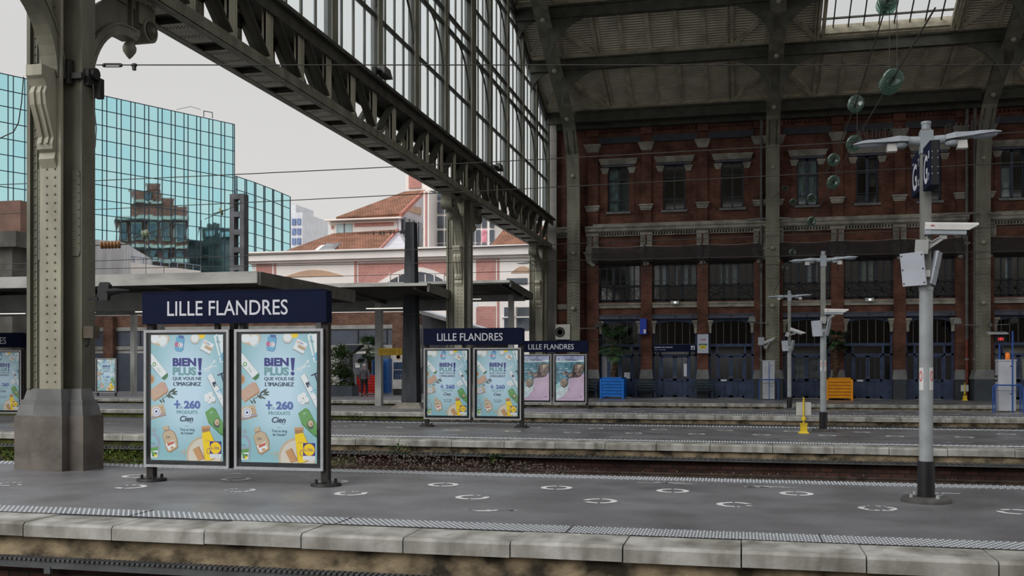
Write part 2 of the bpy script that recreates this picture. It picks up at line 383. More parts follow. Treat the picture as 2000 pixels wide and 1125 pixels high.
    if i == 0:
        c = [(-9.46,11.35,.75),(-7.73,11.46,.3),(-6.18,11.45,.6),(-6.84,12.58,.1),(-4.68,11.46,.25),(-5.4,12.59,0),(-3.84,12.59,0),(-3.13,11.45,.18),(-2.32,12.6,0),(-1.6,11.46,.15),(-.84,12.61,0),(-.07,11.5,.3),(.66,12.68,0),(1.46,11.55,.35),(2.88,11.6,.1),(-8.4,12.6,.3)]
        dd = [(-2.7,10.42),(.35,13.3),(-1.0,13.45),(-7.2,13.2),(2.3,13.1)]
    elif i == 1:
        c = [(-10.28,24.4,0),(-8.75,24.36,0),(-7.0,23.67,0),(-5.4,23.5,0)]+[(-3.93+1.46*k, 23.4+.06*k, 0) for k in range(8)]+[(-11.6+1.6*k, 25.05, .1) for k in range(13) if k not in (2,3,10)]+[(-14.5,24.3,.2),(-17,24.4,.1),(-21,23.6,.1)]
        dd = [(-6.3,22.1),(1.15,22.1),(4.3,22.0),(-2.6,22.1)]
    elif i == 2:
        c = [(-7.23+1.48*k, 36.6, .1) for k in range(13)]+[(-6.5+1.48*k, 35.3, .2) for k in range(12)]+[(-20,35.5,.2),(-17,35.5,.1),(-14.5,36,.1)]
        dd = [(-5.2,34.4),(4.7,34.3),(9,34.4)]
    else:
        c = [(-7.0+1.5*k, 46.4, .2) for k in range(14)]+[(-6.2+1.5*k, 48.2, .4) for k in range(12)]; dd = []
    for k, (u, v, wn) in enumerate(c):
        m = MB(); ring(m, u, v, wn, k*7+i)
        m.build('painted_ring', PAINT, pf)
    for k, (u, v) in enumerate(dd):
        m = MB(); daub(m, u, v, k*5+i); m.build('painted_arrow', PAINT, pf)
# shallow repairs and gum spots
m = MB()
for k in range(160):
    u, v = R.uniform(-8, 3.5), R.uniform(9.8, 13.6); r = R.uniform(.006, .018)
    m.add([(u+r*math.cos(t), v+r*1.2*math.sin(t), .0035) for t in (0, 1.2, 2.5, 3.8, 5)], [(0,1,2,3,4)])
m.build('gum_spot', mat('gum', srgb(140,140,142), .8, 0, 0), platforms[0])
# track beds between the platforms
fl = MB(); fl.box(-140, 90, -18, 110, -1.5, -1.25)
struct(fl.build('ground', BALL), 'dark stony ground below the platforms and tracks', 'ground')
gaps = [(2.0, 8.7), (14.2, 20.45), (26.9, 32.75), (38.2, 43.95)]
for i, (a, b_) in enumerate(gaps):
    m = MB(); n = 60; q = random.Random(i)
    zt = [-.95, -.66, -.72, -.72][i]
    # a lumpy ballast surface
    us = [UL+(UR-UL)*k/120 for k in range(121)]; vs = [a+(b_-a)*k/10 for k in range(11)]
    P = [(u, v, zt+q.uniform(-.05, .05)-(.16 if 3 < j < 7 else 0)) for u in us for j, v in enumerate(vs)]
    m.add(P, [(p*11+j, p*11+11+j, p*11+12+j, p*11+j+1) for p in range(120) for j in range(10)], 0)
    o = m.build('ballast_bed', BALL); tag(o, 'bed of grey ballast stones '+['in front of the nearest platform', 'between the first and second platforms', 'between the second and third platforms', 'between the third and far platforms'][i], 'ballast', None, 'stuff')
    for c in ([4.0, 7.3] if i == 0 else [a+1.55, b_-1.7]):
        if i == 0 and c < 5: continue
        t = thing('railway_track', 'pair of rusty rails on sleepers '+['below the nearest platform edge', 'behind the nearest platform', 'in front of the third platform', 'in front of the far platform'][i]+(', nearer line' if c < (a+b_)/2 and i else ', farther line' if i else ''), 'railway track', (0, c, zt))
        s = MB(); u = -30
        while u < 30: s.box(u, u+.25, c-1.25, c+1.25, zt-.1, zt+.03); u += .65
        o = s.build('sleeper', mat('sleeper_concrete', srgb(104,100,94), .9, 0, .15, 4), t); o['kind'] = 'stuff'
        for sg in (-.72, .72):
            r = MB(); r.prism([(c+sg-.06, zt+.03), (c+sg+.06, zt+.03), (c+sg+.02, zt+.06), (c+sg+.02, zt+.13), (c+sg+.035, zt+.14), (c+sg+.035, zt+.17), (c+sg-.035, zt+.17), (c+sg-.035, zt+.14), (c+sg-.02, zt+.13), (c+sg-.02, zt+.06)], -45, UR-2, 'x'); r.build('rail', RAILM, t)
# loose stones and leaf litter seen behind the nearest platform
m = MB(); q = random.Random(5)
for k in range(3200):
    u, v = q.uniform(-10, 5) if k % 3 else q.uniform(-8.5, -3.5), q.uniform(18.2, 20.4); r = q.uniform(.014, .034); z = -.60+.26*min(1, max(0, (-u-2.5)/4))*(v-18)/2+q.uniform(-.03, .04)
    pts = [(u+r*q.uniform(.6,1)*math.cos(t), v+r*q.uniform(.6,1)*math.sin(t), z+q.uniform(-.02,.02)) for t in (0,1.3,2.5,3.8,5)]+[(u, v, z+r*.8)]
    m.add(pts, [(0,1,5),(1,2,5),(2,3,5),(3,4,5),(4,0,5)], k % 3)
tag(m.build('ballast_gravel', [mat('stone_a', srgb(98,88,82), .9, 0, 0), mat('stone_b', srgb(78,68,64), .9, 0, 0), mat('stone_c', srgb(118,108,100), .9, 0, 0)]), 'loose reddish grey stones heaped against the low brick wall', 'gravel', None, 'stuff')
# greenery on the track beds
def leaf(mb, p, d, l, w, m=0):
    p = Vector(p); d = Vector(d).normalized(); a = d.cross(Vector((0,0,1))); a = a.normalized() if a.length > .01 else Vector((1,0,0))
    mb.add([p, p+d*l*.5+a*w, p+d*l, p+d*l*.5-a*w], [(0,1,2,3)], m)
GR1, GR2, GR3 = mat('leaf_green', srgb(92,124,48), .6, 0, .2, 6), mat('leaf_dark', srgb(48,78,36), .6, 0, .2, 6), mat('leaf_yellow', srgb(140,140,56), .6, 0, .2, 6)
m = MB(); q = random.Random(9)
for k in range(7000):
    u, v = q.uniform(-17, -9.3), q.uniform(18.2, 20.4); z = -.66+.38*q.random()*max(0, (v-18.0)/2.4)
    leaf(m, (u, v, z), (q.uniform(-1,1), q.uniform(-1,.3), q.uniform(.2,1.2)), q.uniform(.05,.12), q.uniform(.012,.03), q.choice((0,0,1,2)))
tag(m.build('weeds', [GR1, GR2, GR3]), 'low green weeds growing against the mossy platform wall behind the iron column', 'weeds', None, 'stuff')
def clump(name, label, c, r, n, seed, cat='plant'):
    m = MB(); q = random.Random(seed)
    for k in range(n):
        a = q.random()*2*PI; rr = r*q.random()**.5; h = q.uniform(-.6, .8)*r
        leaf(m, (c[0]+rr*math.cos(a), c[1]-abs(rr*math.sin(a))*.5, c[2]+h*.7), (math.cos(a), -.6, q.uniform(-.4,.6)), q.uniform(.05,.11), q.uniform(.015,.03), q.choice((0,1)))
    return tag(m.build(name, [GR1, GR2]), label, cat)
clump('wall_weed', 'bright leafy weed rooted low in the brick wall below the second platform', (-5.05, 20.3, -.38), .2, 110, 2)
clump('wall_weed', 'brownish weed hanging just under the kerb slabs of the second platform', (-7.15, 20.25, -.2), .22, 90, 3)
clump('wall_weed', 'small green plant on the mossy platform wall beside the iron column', (-13.1, 32.5, -.2), .28, 90, 4)
# ================================================================ hall roof: ribs, purlins, boarded panels, skylights
PROF = [(51.6,14.1),(50.3,14.55),(46.0,15.95),(43.1,17.4),(39.6,18.9),(35.6,20.2),(31.0,21.2),(26.0,21.7),(19,21.3),(12,19.8),(5,17.2),(-2,14.5)]
BACKV = -14.0   # (v, z)
RIBS = [-8.43, 1.5, 11.1, 20.8, 30.5]
WOOD = TIMB
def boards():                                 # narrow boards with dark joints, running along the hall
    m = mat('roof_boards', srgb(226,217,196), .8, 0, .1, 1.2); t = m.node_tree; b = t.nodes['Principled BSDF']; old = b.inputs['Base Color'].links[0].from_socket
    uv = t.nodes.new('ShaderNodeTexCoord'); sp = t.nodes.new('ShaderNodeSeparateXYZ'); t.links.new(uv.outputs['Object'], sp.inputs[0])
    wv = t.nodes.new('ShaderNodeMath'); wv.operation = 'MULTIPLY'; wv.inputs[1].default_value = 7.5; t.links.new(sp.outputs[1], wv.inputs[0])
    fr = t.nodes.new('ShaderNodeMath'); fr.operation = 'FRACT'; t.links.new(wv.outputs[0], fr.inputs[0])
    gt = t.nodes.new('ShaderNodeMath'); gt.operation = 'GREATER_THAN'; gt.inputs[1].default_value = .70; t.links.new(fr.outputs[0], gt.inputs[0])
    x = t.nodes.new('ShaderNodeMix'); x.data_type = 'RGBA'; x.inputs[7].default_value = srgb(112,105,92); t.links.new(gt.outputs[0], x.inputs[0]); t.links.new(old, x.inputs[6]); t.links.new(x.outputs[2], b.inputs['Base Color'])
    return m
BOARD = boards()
SKY = []                                      # (row, bay) left open: the skylight, and unseen openings for daylight
ROWS = len(PROF)-1
def skylit(r, k):
    if r == 2: return k == 1
    return r in SKYROWS and k >= 0
SKYROWS = (7, 8, 10)  # unseen roof rows, opened to bring daylight onto the foreground
edges = [-9.9]+RIBS+[40.0]
# roof deck, kept as the hall ceiling
m = MB()
for r in range(ROWS):
    (va, za), (vb, zb) = PROF[r], PROF[r+1]
    for k in range(len(edges)-1):
        a, b_ = edges[k], edges[k+1]
        if skylit(r, k-1):
            w0, w1 = (a+1.8, b_-2.1) if r == 2 else (a+1.15, b_-1.15)
            for x0, x1 in ((a, w0), (w1, b_)):
                m.add([(x0,va,za+.1),(x1,va,za+.1),(x1,vb,zb+.1),(x0,vb,zb+.1)], [(0,1,2,3)])
        else: m.add([(a,va,za+.1),(b_,va,za+.1),(b_,vb,zb+.1),(a,vb,zb+.1)], [(0,1,2,3)])
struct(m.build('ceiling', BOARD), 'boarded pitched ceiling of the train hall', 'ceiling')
m = MB(); m.box(-9.9, 40, BACKV-.3, BACKV, -1.3, 14.6); struct(m.build('wall_front', mat('bounce_render', srgb(190,184,174), .9, 0, .05, .5)), 'unseen pale wall added behind the viewer to dim the hall', 'wall')  # unseen wall, added to dim the hall and bounce light forward
def roof_z(v):
    for (a, za), (b_, zb) in zip(PROF, PROF[1:]):
        if b_ <= v <= a: return za+(zb-za)*(a-v)/(a-b_)
    return PROF[0][1]
# battens and frames of the boarded panels: one panel frame object per roof bay
bay_n = 0
for r in (1, 2, 3):
    (va, za), (vb, zb) = PROF[r], PROF[r+1]
    d = Vector((0, vb-va, zb-za)); nrm = Vector((0, zb-za, -(vb-va))).normalized()*-1
    for k in range(0, 4):
        a, b_ = edges[k], edges[k+1]
        f = MB(); L = b_-a
        pt = lambda u, t, o=.0: Vector((u, va, za+.06))+d*t+nrm*o
        t0, t1 = .07, .9
        sk = skylit(r, k-1)
        f.bar(pt(a+.3, t0), pt(b_-.3, t0), .2, .1, 0, nrm); f.bar(pt(a+.3, t1), pt(b_-.3, t1), .14, .08, 0, nrm)
        if L > 5:
            e0, e1 = (a+1.8, b_-2.1) if sk else (a+1.9, b_-1.9)
            if not sk:
                n = 6; us = [e0+(e1-e0)*i/(n-1) for i in range(n)]
                if r == 1 and k == 2: us = [e0+(e1-e0)*i/5 for i in range(6)]
                for u in us: f.bar(pt(u, t0), pt(u, t1), .17, .12, 0, nrm)
                for u in (e0+.22, e1-.22): f.bar(pt(u, t0), pt(u, t1), .08, .08, 0, nrm)
            else:
                for u in (e0, e1, e0+.2, e1-.2): f.bar(pt(u, t0), pt(u, t1), .14, .25, 0, nrm)
            f.bar(pt(e0-.1, t0+.02), pt(a+.35, .62), .22, .14, 0, nrm); f.bar(pt(e1+.1, t0+.02), pt(b_-.35, .62), .22, .14, 0, nrm)
            for u in (a+.45, b_-.45): f.bar(pt(u, t0), pt(u, t1), .1, .1, 0, nrm)
        elif L > 1.2: f.bar(pt(a+.2, .1), pt(b_-.2, .6), .16, .1, 0, nrm); f.bar(pt(a+.25, t0), pt(a+.25, t1), .1, .1, 0, nrm)
        t = setting('trim_%d' % (20+bay_n), 'cream timber battens framing the boarded ceiling panel', 'ceiling battens', (0, va, za)); bay_n += 1
        f.build('batten', WOOD, t)
        if sk:
            g = MB(); n = 9; off = .35
            P = lambda u, tt: pt(u, tt, -off)
            g.bar(P(e0, .3), P(e1, .3), .05, .09, 0, nrm); g.bar(P(e0, .72), P(e1, .72), .05, .09, 0, nrm); g.bar(P(e0, 1.1), P(e1, 1.1), .05, .09, 0, nrm)
            for i in range(n+1):
                u = e0+(e1-e0)*i/n; g.bar(P(u, .14), P(u, 1.2), .05, .07, 0, nrm)
            g.build('glazing_bar', IROND, t)
            g = MB(); g.bar(pt(e0-.1, .12, -.25), pt(e1+.1, .12, -.25), .12, .5, 0, nrm); g.bar(pt(e0-.1, .04, -.06), pt(e1+.1, .04, -.06), .3, .16, 0, nrm)
            for u in (e0-.15, e1+.15): g.bar(pt(u, .04, -.2), pt(u, 1.0, -.2), .1, .6, 0, nrm)
            g.build('skylight_curb', mat('curb_wood', srgb(168,160,140), .7, 0, .12, 3), t)
            g = MB(); g.add([P(e0, .1), P(e1, .1), P(e1, 1.2), P(e0, 1.2)], [(0,1,2,3)]); g.build('skylight_pane', glass('roof_glass', (.93,.95,.96,1), .04, .05), t)
# the arched ribs: a straight leg by the facade, then a curve up and over
def rib_path():
    pts = [(50.62, 0.9), (50.62, 9.0), (50.55, 11.0), (50.25, 12.5), (49.3, 13.65), (47.8, 14.45), (45.3, 15.4), (42.5, 16.75)]
    return pts+[(v-.5, z-.75) for v, z in PROF[4:]]
RP = rib_path()
BOLT = mat('bolt_cap', srgb(150,148,134), .5, 0, 0)
for k, u in enumerate(RIBS[:3]):
    t = thing('roof_rib', ['olive iron roof rib rising beside the end stone pier, first of the hall ribs', 'olive iron roof rib standing between the third and fourth facade bays', 'olive iron roof rib behind the street lamp with the cameras'][k], 'roof rib', (u, 50.6, 0), 0, 'iron arch ribs of the hall')
    m = MB(); W = .33
    for (v0, z0), (v1, z1) in zip(RP, RP[1:]):
        p, q = Vector((u, v0, z0)), Vector((u, v1, z1)); d = (q-p).normalized(); up = Vector((0, -d.z, d.y))
        m.bar(p-d*.03, q+d*.03, W*2, .05, 0, up)
    FL = m
    m = MB()
    for (v0, z0), (v1, z1) in zip(RP[:8], RP[1:9]):
        for s in (-1, 1):
            p, q = Vector((u+s*.17, v0, z0)), Vector((u+s*.17, v1, z1)); d = (q-p).normalized(); up = Vector((0, d.z, -d.y))
            if up.y < 0 and abs(d.z) > .9: up = -up
            o = Vector((0, .3, .0)) if d.z > .75 else Vector((0, .12, .27))
            m.bar(p+o, q+o, .04, .55, 0, (0, 1, 0) if d.z > .75 else (0, .3, 1))
    m.build('web', IROND, t)
    m = MB(); z = 1.3
    while z < 9.5:
        for s in (-.25, -.17, .17, .25): m.rivet((u+s, 50.59, z), (0,-1,0), .028)
        if 5 < z < 7.2:
            for s in (-.08, .08): m.rivet((u+s, 50.59, z+.06), (0,-1,0), .028)
        z += .17
    FL.merge(m); FL.build('flange', IRON, t)
    for v, z in ((50.55, 1.35), (50.55, 4.6), (50.55, 7.45), (50.48, 11.4), (48.7, 13.9), (45.3, 15.3), (42.5, 16.7)):
        m = MB(); m.lathe([(.11, 0), (.11, .04), (.09, .10), (.04, .13)], (u, v, z), 12, 0, (0, -1, -.2)); m.build('pin', BOLT, t)
    m = MB(); m.frus((u-.48, u+.48, 50.2, 51.3, 0), (u-.46, u+.46, 50.22, 51.3, 1.0), 1); m.frus((u-.5, u+.5, 50.2, 51.3, 1.0), (u-.46, u+.46, 50.24, 51.3, 1.12), 0); m.frus((u-.46, u+.46, 50.24, 51.3, 1.12), (u-.36, u+.36, 50.34, 51.3, 1.45), 0)
    m.build('pedestal', [STONEG, mat('plinth_slate', srgb(58,64,70), .6, 0, .1, 2)], t)
# purlins with their arched spandrel plates
for r, (v, z) in enumerate(PROF[1:5]):
    for k in range(0, 4):
        a, b_ = edges[k], edges[k+1]
        if b_-a < .6: continue
        t = thing('roof_purlin', 'dark iron purlin with arched end plates, %s ceiling beam of the %s bay' % (['lowest', 'second', 'third', 'fourth'][r], ['narrow', 'first', 'second', 'third'][k]), 'roof beam', (a, v, z), 0, 'iron purlins under the hall ceiling')
        m = MB(); h = .45
        m.box(a+.15, b_-.15, v-.04, v+.04, z-h, z+.05); m.box(a+.15, b_-.15, v-.14, v+.14, z-h-.03, z-h+.03); m.box(a+.15, b_-.15, v-.14, v+.14, z, z+.06)
        m.build('beam', IROND, t)
        Rw = min(2.1, (b_-a)*.8)
        for sgn, u in ((1, a+.2), (-1, b_-.2)):
            if (sgn == -1 and b_-a < 3) or r == 0: continue
            pl = [(u, z-h)]+[(u+sgn*Rw*(1-math.cos(q)), z-h-.02-Rw*.95*(1-math.sin(q))) for q in [i*PI/2/10 for i in range(10, -1, -1)]]
            m = MB(); m.prism(pl, v-.03, v+.03, 'y'); m.build('spandrel', IROND, t)
# gutter pipe and eaves beam on top of the facade
m = MB(); m.box(-9.4, 40, 50.95, 51.35, 13.9, 14.25); m.cyl((-9.0, 50.7, 14.2), (40, 50.7, 14.2), .1, .1, 10); struct(m.build('trim_1', IROND), 'eaves gutter along the top of the facade', 'gutter')
# ================================================================ gable screen, its girder and columns (plane u = -10)
UG = -9.85
PANE = glass('gable_glass', (.95,1.0,1.0,1), .02, .1, .22, (.84,.95,1.0,1), (1,1,1,1), (1,5,.45), 1.4)
MULL = [16.4, 19.55, 22.7, 25.85, 29.0, 32.15, 35.4, 38.3, 41.3, 44.35, 47.4, 50.4]
gs = setting('window_1', 'tall glazed gable screen closing the left end of the hall above the girder', 'glazed screen', (UG, 30, 9.2))
def top_z(v): return roof_z(v)+.05
for i, v in enumerate([13.2]+MULL):
    big = v == 35.4
    m = MB(); hw = .30 if big else .17; z1 = top_z(v)
    m.box(UG-.1, UG+(.2 if big else .14), v-hw*.35, v+hw*.35, 9.2, z1, 1); m.box(UG+(.2 if big else .14), UG+(.25 if big else .18), v-hw, v+hw, 9.2, z1)
    z = 9.3
    while z < min(z1, 19):
        for s in ((-.6, .6) if not big else (-.75, -.25, .25, .75)): m.rivet((UG+(.25 if big else .18), v+hw*s, z), (1,0,0), .022)
        z += .16 if not big else .2
    m.build('mullion', [IRON, mat('iron_web_shade', srgb(58,58,52), .6, 0, .1, 2)], gs)  # web in a darker copy of the paint: its shade is coloured in
ms = [13.2]+MULL
for a, b_ in zip(ms, ms[1:]):
    m = MB(); zt = min(top_z(a), top_z(b_)); n = 4
    for i in range(1, n):
        v = a+(b_-a)*i/n; m.box(UG-.03, UG+.03, v-.028, v+.028, 9.2, top_z(v))
    for z, h in ((11.25, .07), (13.2, .11), (13.7, .11), (15.1, .07), (16.75, .1), (17.2, .1)):
        if z < zt+.6: m.box(UG-.05, UG+.07, a+.1, b_-.1, z-h/2, z+h/2)
    m.bar((UG, a, top_z(a)-.15), (UG, b_, top_z(b_)-.15), .25, .25)
    for zt_ in (13.2, 16.75):                  # curved braces under the double transoms
        if zt_ < zt+.6: m.tube([(UG+.08, b_-.15-1.9*(1-math.cos(q)), zt_-.06-1.7*(1-math.sin(q))) for q in [j*PI/2/8 for j in range(9)]], .035, 5)
    m.build('glazing_bar', IROND, gs)
    m = MB(); m.add([(UG, a, 9.2), (UG, b_, 9.2), (UG, b_, top_z(b_)), (UG, a, top_z(a))], [(0,1,2,3)]); m.build('pane', PANE, gs)
# girder
UA, UB, ZA, ZB = -10.42, -9.6, 7.75, 9.25
g = thing('lattice_girder', 'long riveted iron lattice girder carrying the glazed screen over the platforms', 'girder', (-10, 13, 7.75))
V0, V1 = 12.6, 50.9
def tall(mb, u): pass
m = MB()
for u0, u1 in ((UA, UA+.07), (UB-.07, UB)): m.box(u0, u1, V0, V1, ZA, ZA+.24)
m.box(UA, UA+.16, V0, V1, ZA-.015, ZA+.02); m.box(UB-.16, UB, V0, V1, ZA-.015, ZA+.02)
v = V0+.1
while v < 46:
    for z in (ZA+.07, ZA+.17): m.rivet((UB, v, z), (1,0,0), .02)
    v += .12
m.build('bottom_chord', IRON, g)
m = MB(); m.box(UA-.12, UB+.12, V0, V1, ZB-.04, ZB); m.box(UB, UB+.06, V0, V1, ZB-.30, ZB-.04); m.box(UA-.06, UA, V0, V1, ZB-.30, ZB-.04); m.box(UB+.06, UB+.2, V0, V1, ZB-.05, ZB+.02); m.box(UB-.14, UB-.02, V0, V1, ZB+.0, ZB+.22)
v = V0+.1
while v < 46:
    for z in (ZB-.24, ZB-.13): m.rivet((UB+.06, v, z), (1,0,0), .02)
    v += .14
m.build('top_chord', IROND, g)
PITCH = 1.53; nb = int((V1-V0)/PITCH)
for i in range(nb):
    v = V0+.4+i*PITCH
    m = MB(); m.box(UA+.07, UB-.07, v-.0, v+1.08, ZA, ZA+.03, 0); m.box(UA+.07, UB-.07, v-.02, v, ZA-.01, ZA+.16, 1); m.box(UA+.07, UB-.07, v+1.08, v+1.1, ZA-.01, ZA+.16, 1)
    for a in range(8):
        for b_ in range(2):
            for c in (0, 1): m.rivet((UA+.16+a*.072, v+.16+b_*.08+c*.5, ZA), (0,0,-1), .018, 1)
    m.box(UA+.07, UB-.07, v+1.1, v+PITCH-.02, ZA+.10, ZA+.13, 1)  # gap between plates: shade of the recess painted as dark iron
    m.build('batten_plate', [mat('iron_plate_bounce', srgb(176,172,156), .5, 0, .1, 2.5, .1, .3), IROND], g)  # plates paler than the girder: light bounced off the ground is in the colour
for i in range(nb):
    v = V0+.4+i*PITCH; m = MB()
    for u in (UB-.05, UA+.05):
        m.box(u-.07, u+.03, v-.16, v-.10, ZA+.1, ZB-.1); m.box(u-.07, u+.03, v+.10, v+.16, ZA+.1, ZB-.1); m.box(u-.02, u+.02, v-.16, v+.16, ZA+.1, ZB-.1)
    m.build('upright', IRONL, g)
for i in range(nb-1):
    v = V0+.4+i*PITCH; m = MB(); up = v < 24 or (35.4 < v < 42)
    for u in (UB-.06, UA+.06):
        p, q = ((u, v+.2, ZB-.3), (u, v+PITCH-.2, ZA+.25)) if up else ((u, v+.2, ZA+.25), (u, v+PITCH-.2, ZB-.3))
        m.bar(p, q, .05, .13, 0, (1,0,0)); m.bar((p[0]+.05, p[1], p[2]), (q[0]+.05, q[1], q[2]), .02, .2, 0, (1,0,0))
        m.prism([(v-.2, ZA+.1), (v+.5, ZA+.1), (v+.12, ZA+.48), (v-.1, ZA+.48)], u-.02, u+.02, 'x'); m.prism([(v-.2, ZB-.2), (v+.5, ZB-.2), (v+.12, ZB-.52), (v-.1, ZB-.52)], u-.02, u+.02, 'x')
    m.build('diagonal', IROND, g)
# floodlights on the girder
for i, (v, lab) in enumerate([(24.9, 'small dark floodlight on the girder ledge, nearer of the two'), (37.9, 'small dark floodlight on the girder ledge beside the tall mullion above the middle column')]):
    t = thing('floodlight', lab, 'floodlight', (-9.45, v, 9.28))
    m = MB(); m.box(-9.5, -9.4, v-.18, v-.08, 9.25, 9.5); m.box(-9.52, -9.32, v-.1, v+.2, 9.42, 9.47); m.build('bracket', DARK, t)
    m = MB(); m.frus((-9.5, -9.25, v+.1, v+.75, 9.4), (-9.45, -9.3, v+.2, v+.68, 9.64)); m.build('lamp_housing', mat('flood_grey', srgb(86,86,82), .5, 0, .1, 6), t)
# columns
def column(v, label):
    u = -10.12; t = thing('iron_column', label, 'column', (u, v, 0), 0, 'riveted columns under the girder')
    m = MB()
    def step(E, z0, E2, z1, c):
        for (a, b_, f, k, y) in ((-.55, .35, .05, .24, 1), (-.20, .18, -.18, .52, .5)):      # wings, pilaster
            e, e2 = E*y, E2*y
            m.frus((u+a-e, u+b_+e, v+f-e, v+k+e, z0), (u+a-e2, u+b_+e2, v+f-e2, v+k+e2, z1), c)
    step(.15, 0, .15, .82, 0); step(.13, .82, .10, .98, 1); step(.09, .98, .09, 1.06, 1); step(.06, 1.06, .02, 1.23, 1)
    m.build('base', [STONEB, STONEG], t)
    m = MB(); m.box(u-.5, u+.34, v+.08, v+.36, 1.23, 7.74); m.box(u-.56, u-.5, v-.0, v+.42, 1.23, 7.74); m.box(u+.34, u+.36, v+.06, v+.38, 1.23, 7.74); m.box(u-.34, u-.31, v+.05, v+.08, 1.23, 7.74); m.box(u-.5, u-.42, v+.06, v+.08, 1.23, 7.74)
    SH_ = m
    m = MB(); m.box(u-.19, u+.17, v-.17, v-.12, 1.23, 7.75); m.box(u-.05, u+.03, v-.12, v+.55, 1.23, 7.75); m.box(u-.19, u+.17, v+.55, v+.6, 1.23, 7.75)
    m.build('pilaster', IRONL, t)
    m = MB(); z = 1.34
    while z < 7.4:
        for a in (-.07, .07): m.rivet((u+a, v-.17, z), (0,-1,0), .022)
        m.rivet((u+.36, v+.14, z+.05), (1,0,0), .018); m.rivet((u+.36, v+.28, z+.05), (1,0,0), .018)
        m.rivet((u-.46, v+.06, z+.03), (0,-1,0), .024)
        if 3.3 < z < 4.5:
            m.rivet((u+.23, v+.06, z), (0,-1,0), .022); m.rivet((u+.31, v+.06, z+.06), (0,-1,0), .022); m.rivet((u-.37, v+.06, z), (0,-1,0), .022)
        z += .128
    SH_.merge(m); SH_.build('shaft', IRON, t)
    m = MB(); m.prism([(u+.19, 3.25), (u+.3, 3.25), (u+.33, 3.32), (u+.33, 4.48), (u+.3, 4.55), (u+.19, 4.55)], v+.06, v+.08, 'y'); m.box(u-.41, u-.345, v+.06, v+.079, 3.2, 4.6); m.build('splice_plate', IRON, t)
    # arched brackets to front and back, each with a scrolled end; the front one stands on a console
    for s in (-1, 1):
        f = v-.17 if s < 0 else v+.6; L, h, z1 = 1.0, 1.2, 7.75; zt = 7.12
        b = MB()
        arc = [(f+s*L*(1-math.cos(q)), zt-h*(1-math.sin(q))) for q in [j*PI/2/12 for j in range(13)]]+[(f+s*(L+.2), zt)]
        b.band(arc, -.03, .03, u-.14, u+.14)
        for k in (-.1, .1): b.band(arc, s*.0-.02 if s > 0 else -.14, .14 if s > 0 else .02, u+k-.025, u+k+.025)
        for k in (-.12, .12): b.band(arc, .14*s-.015, .14*s+.015, u+k-.03, u+k+.03)
        poly = [(f, zt-h)]+arc[1:]+[(f+s*(L+.2), z1), (f+s*.75, z1), (f+s*.55, z1-.18), (f+s*.2, z1-.42), (f, z1-.6)]
        b.prism(poly if s > 0 else poly[::-1], u-.05, u+.05, 'x')
        b.box(u-.1, u+.1, f, f+s*L, z1-.12, z1)
        br = b.build('bracket', IRON, t)
        b = MB(); e = f+s*(L+.2)
        b.box(u-.13, u+.13, e-.12, e+.12, 7.2, z1, 0); b.box(u+.13, u+.15, e-.08, e+.08, 7.3, 7.6, 1)
        b.lathe([(.10, .06), (.11, .0), (.15, -.03), (.17, -.06), (.15, -.1), (.08, -.13), (.06, -.16), (.09, -.2), (.115, -.26), (.105, -.33), (.05, -.41), (.0, -.46)], (u, e, 7.24), 14)
        b.build('pendant', [IRON, IROND], br)
        b = MB(); c = e+s*.32
        b.cyl((u-.2, c, 7.36), (u+.2, c, 7.36), .21, .21, 20); b.cyl((u+.19, c, 7.36), (u+.225, c, 7.36), .15, .15, 16, 1); b.cyl((u+.19, c, 7.36), (u+.26, c, 7.36), .08, .05, 12); b.box(u-.18, u+.18, e, c+s*.16, 7.4, z1)
        b.build('scroll', [IRON, IROND], br)
    m = MB(); f = v-.17; x0, x1 = u-.17, u+.1
    prof = [(f, 6.02), (f-.33, 6.02), (f-.33, 5.86), (f-.28, 5.82), (f-.22, 5.72), (f-.26, 5.62), (f-.24, 5.45), (f-.14, 5.2), (f-.07, 5.0), (f-.1, 4.9), (f-.09, 4.82), (f-.03, 4.78), (f-.06, 4.68), (f, 4.55)]
    m.prism(prof, x0, x1, 'x'); m.prism([(p-.03 if p < f else p, q) for p, q in prof[4:10]]+[(f, 4.9), (f, 5.72)], x0+.06, x0+.1, 'x'); m.prism([(p-.03 if p < f else p, q) for p, q in prof[4:10]]+[(f, 4.9), (f, 5.72)], x1-.1, x1-.06, 'x')
    m.build('console', IRONL, t)
    return t
column(13.17, 'huge riveted olive iron column on a stone base at the near platform')
column(35.4, 'riveted iron column standing behind the second station sign')
column(50.2, 'riveted iron column against the end of the brick facade')
# ================================================================ brick facade at the back of the hall
VF = 51.4
PLINTH = mat('plinth_slate', srgb(58,64,70), .6, 0, .1, 2)
BAYS = [(-7.2,-5.06), (-4.45,-2.2), (-1.62,.6), (2.04,4.3), (4.93,7.2), (7.8,10.0), (11.75,14.0)]
PILL = [(-7.85,-7.22), (-5.04,-4.47), (-2.18,-1.64), (.62,1.18), (1.5,2.02), (4.32,4.91), (7.22,7.78), (10.02,10.5), (11.3,11.73), (14.02,14.6)]
UPW = [(-6.75,-5.66), (-3.9,-2.78), (-1.0,.12), (2.7,3.7), (5.5,6.55), (8.36,9.4), (12.04,13.1)]
def wall_grid(mb, u0, u1, z0, z1, ops, v0, v1, m=0):
    xs = sorted({u0, u1, *[o[0] for o in ops], *[o[1] for o in ops]}); xs = [x for x in xs if u0 <= x <= u1]
    for a, b_ in zip(xs, xs[1:]):
        c = sorted((o[2], o[3]) for o in ops if o[0] < (a+b_)/2 < o[1]); z = z0
        for p, q in c:
            if p > z: mb.box(a, b_, v0, v1, z, p, m)
            z = max(z, q)
        if z < z1: mb.box(a, b_, v0, v1, z, z1, m)
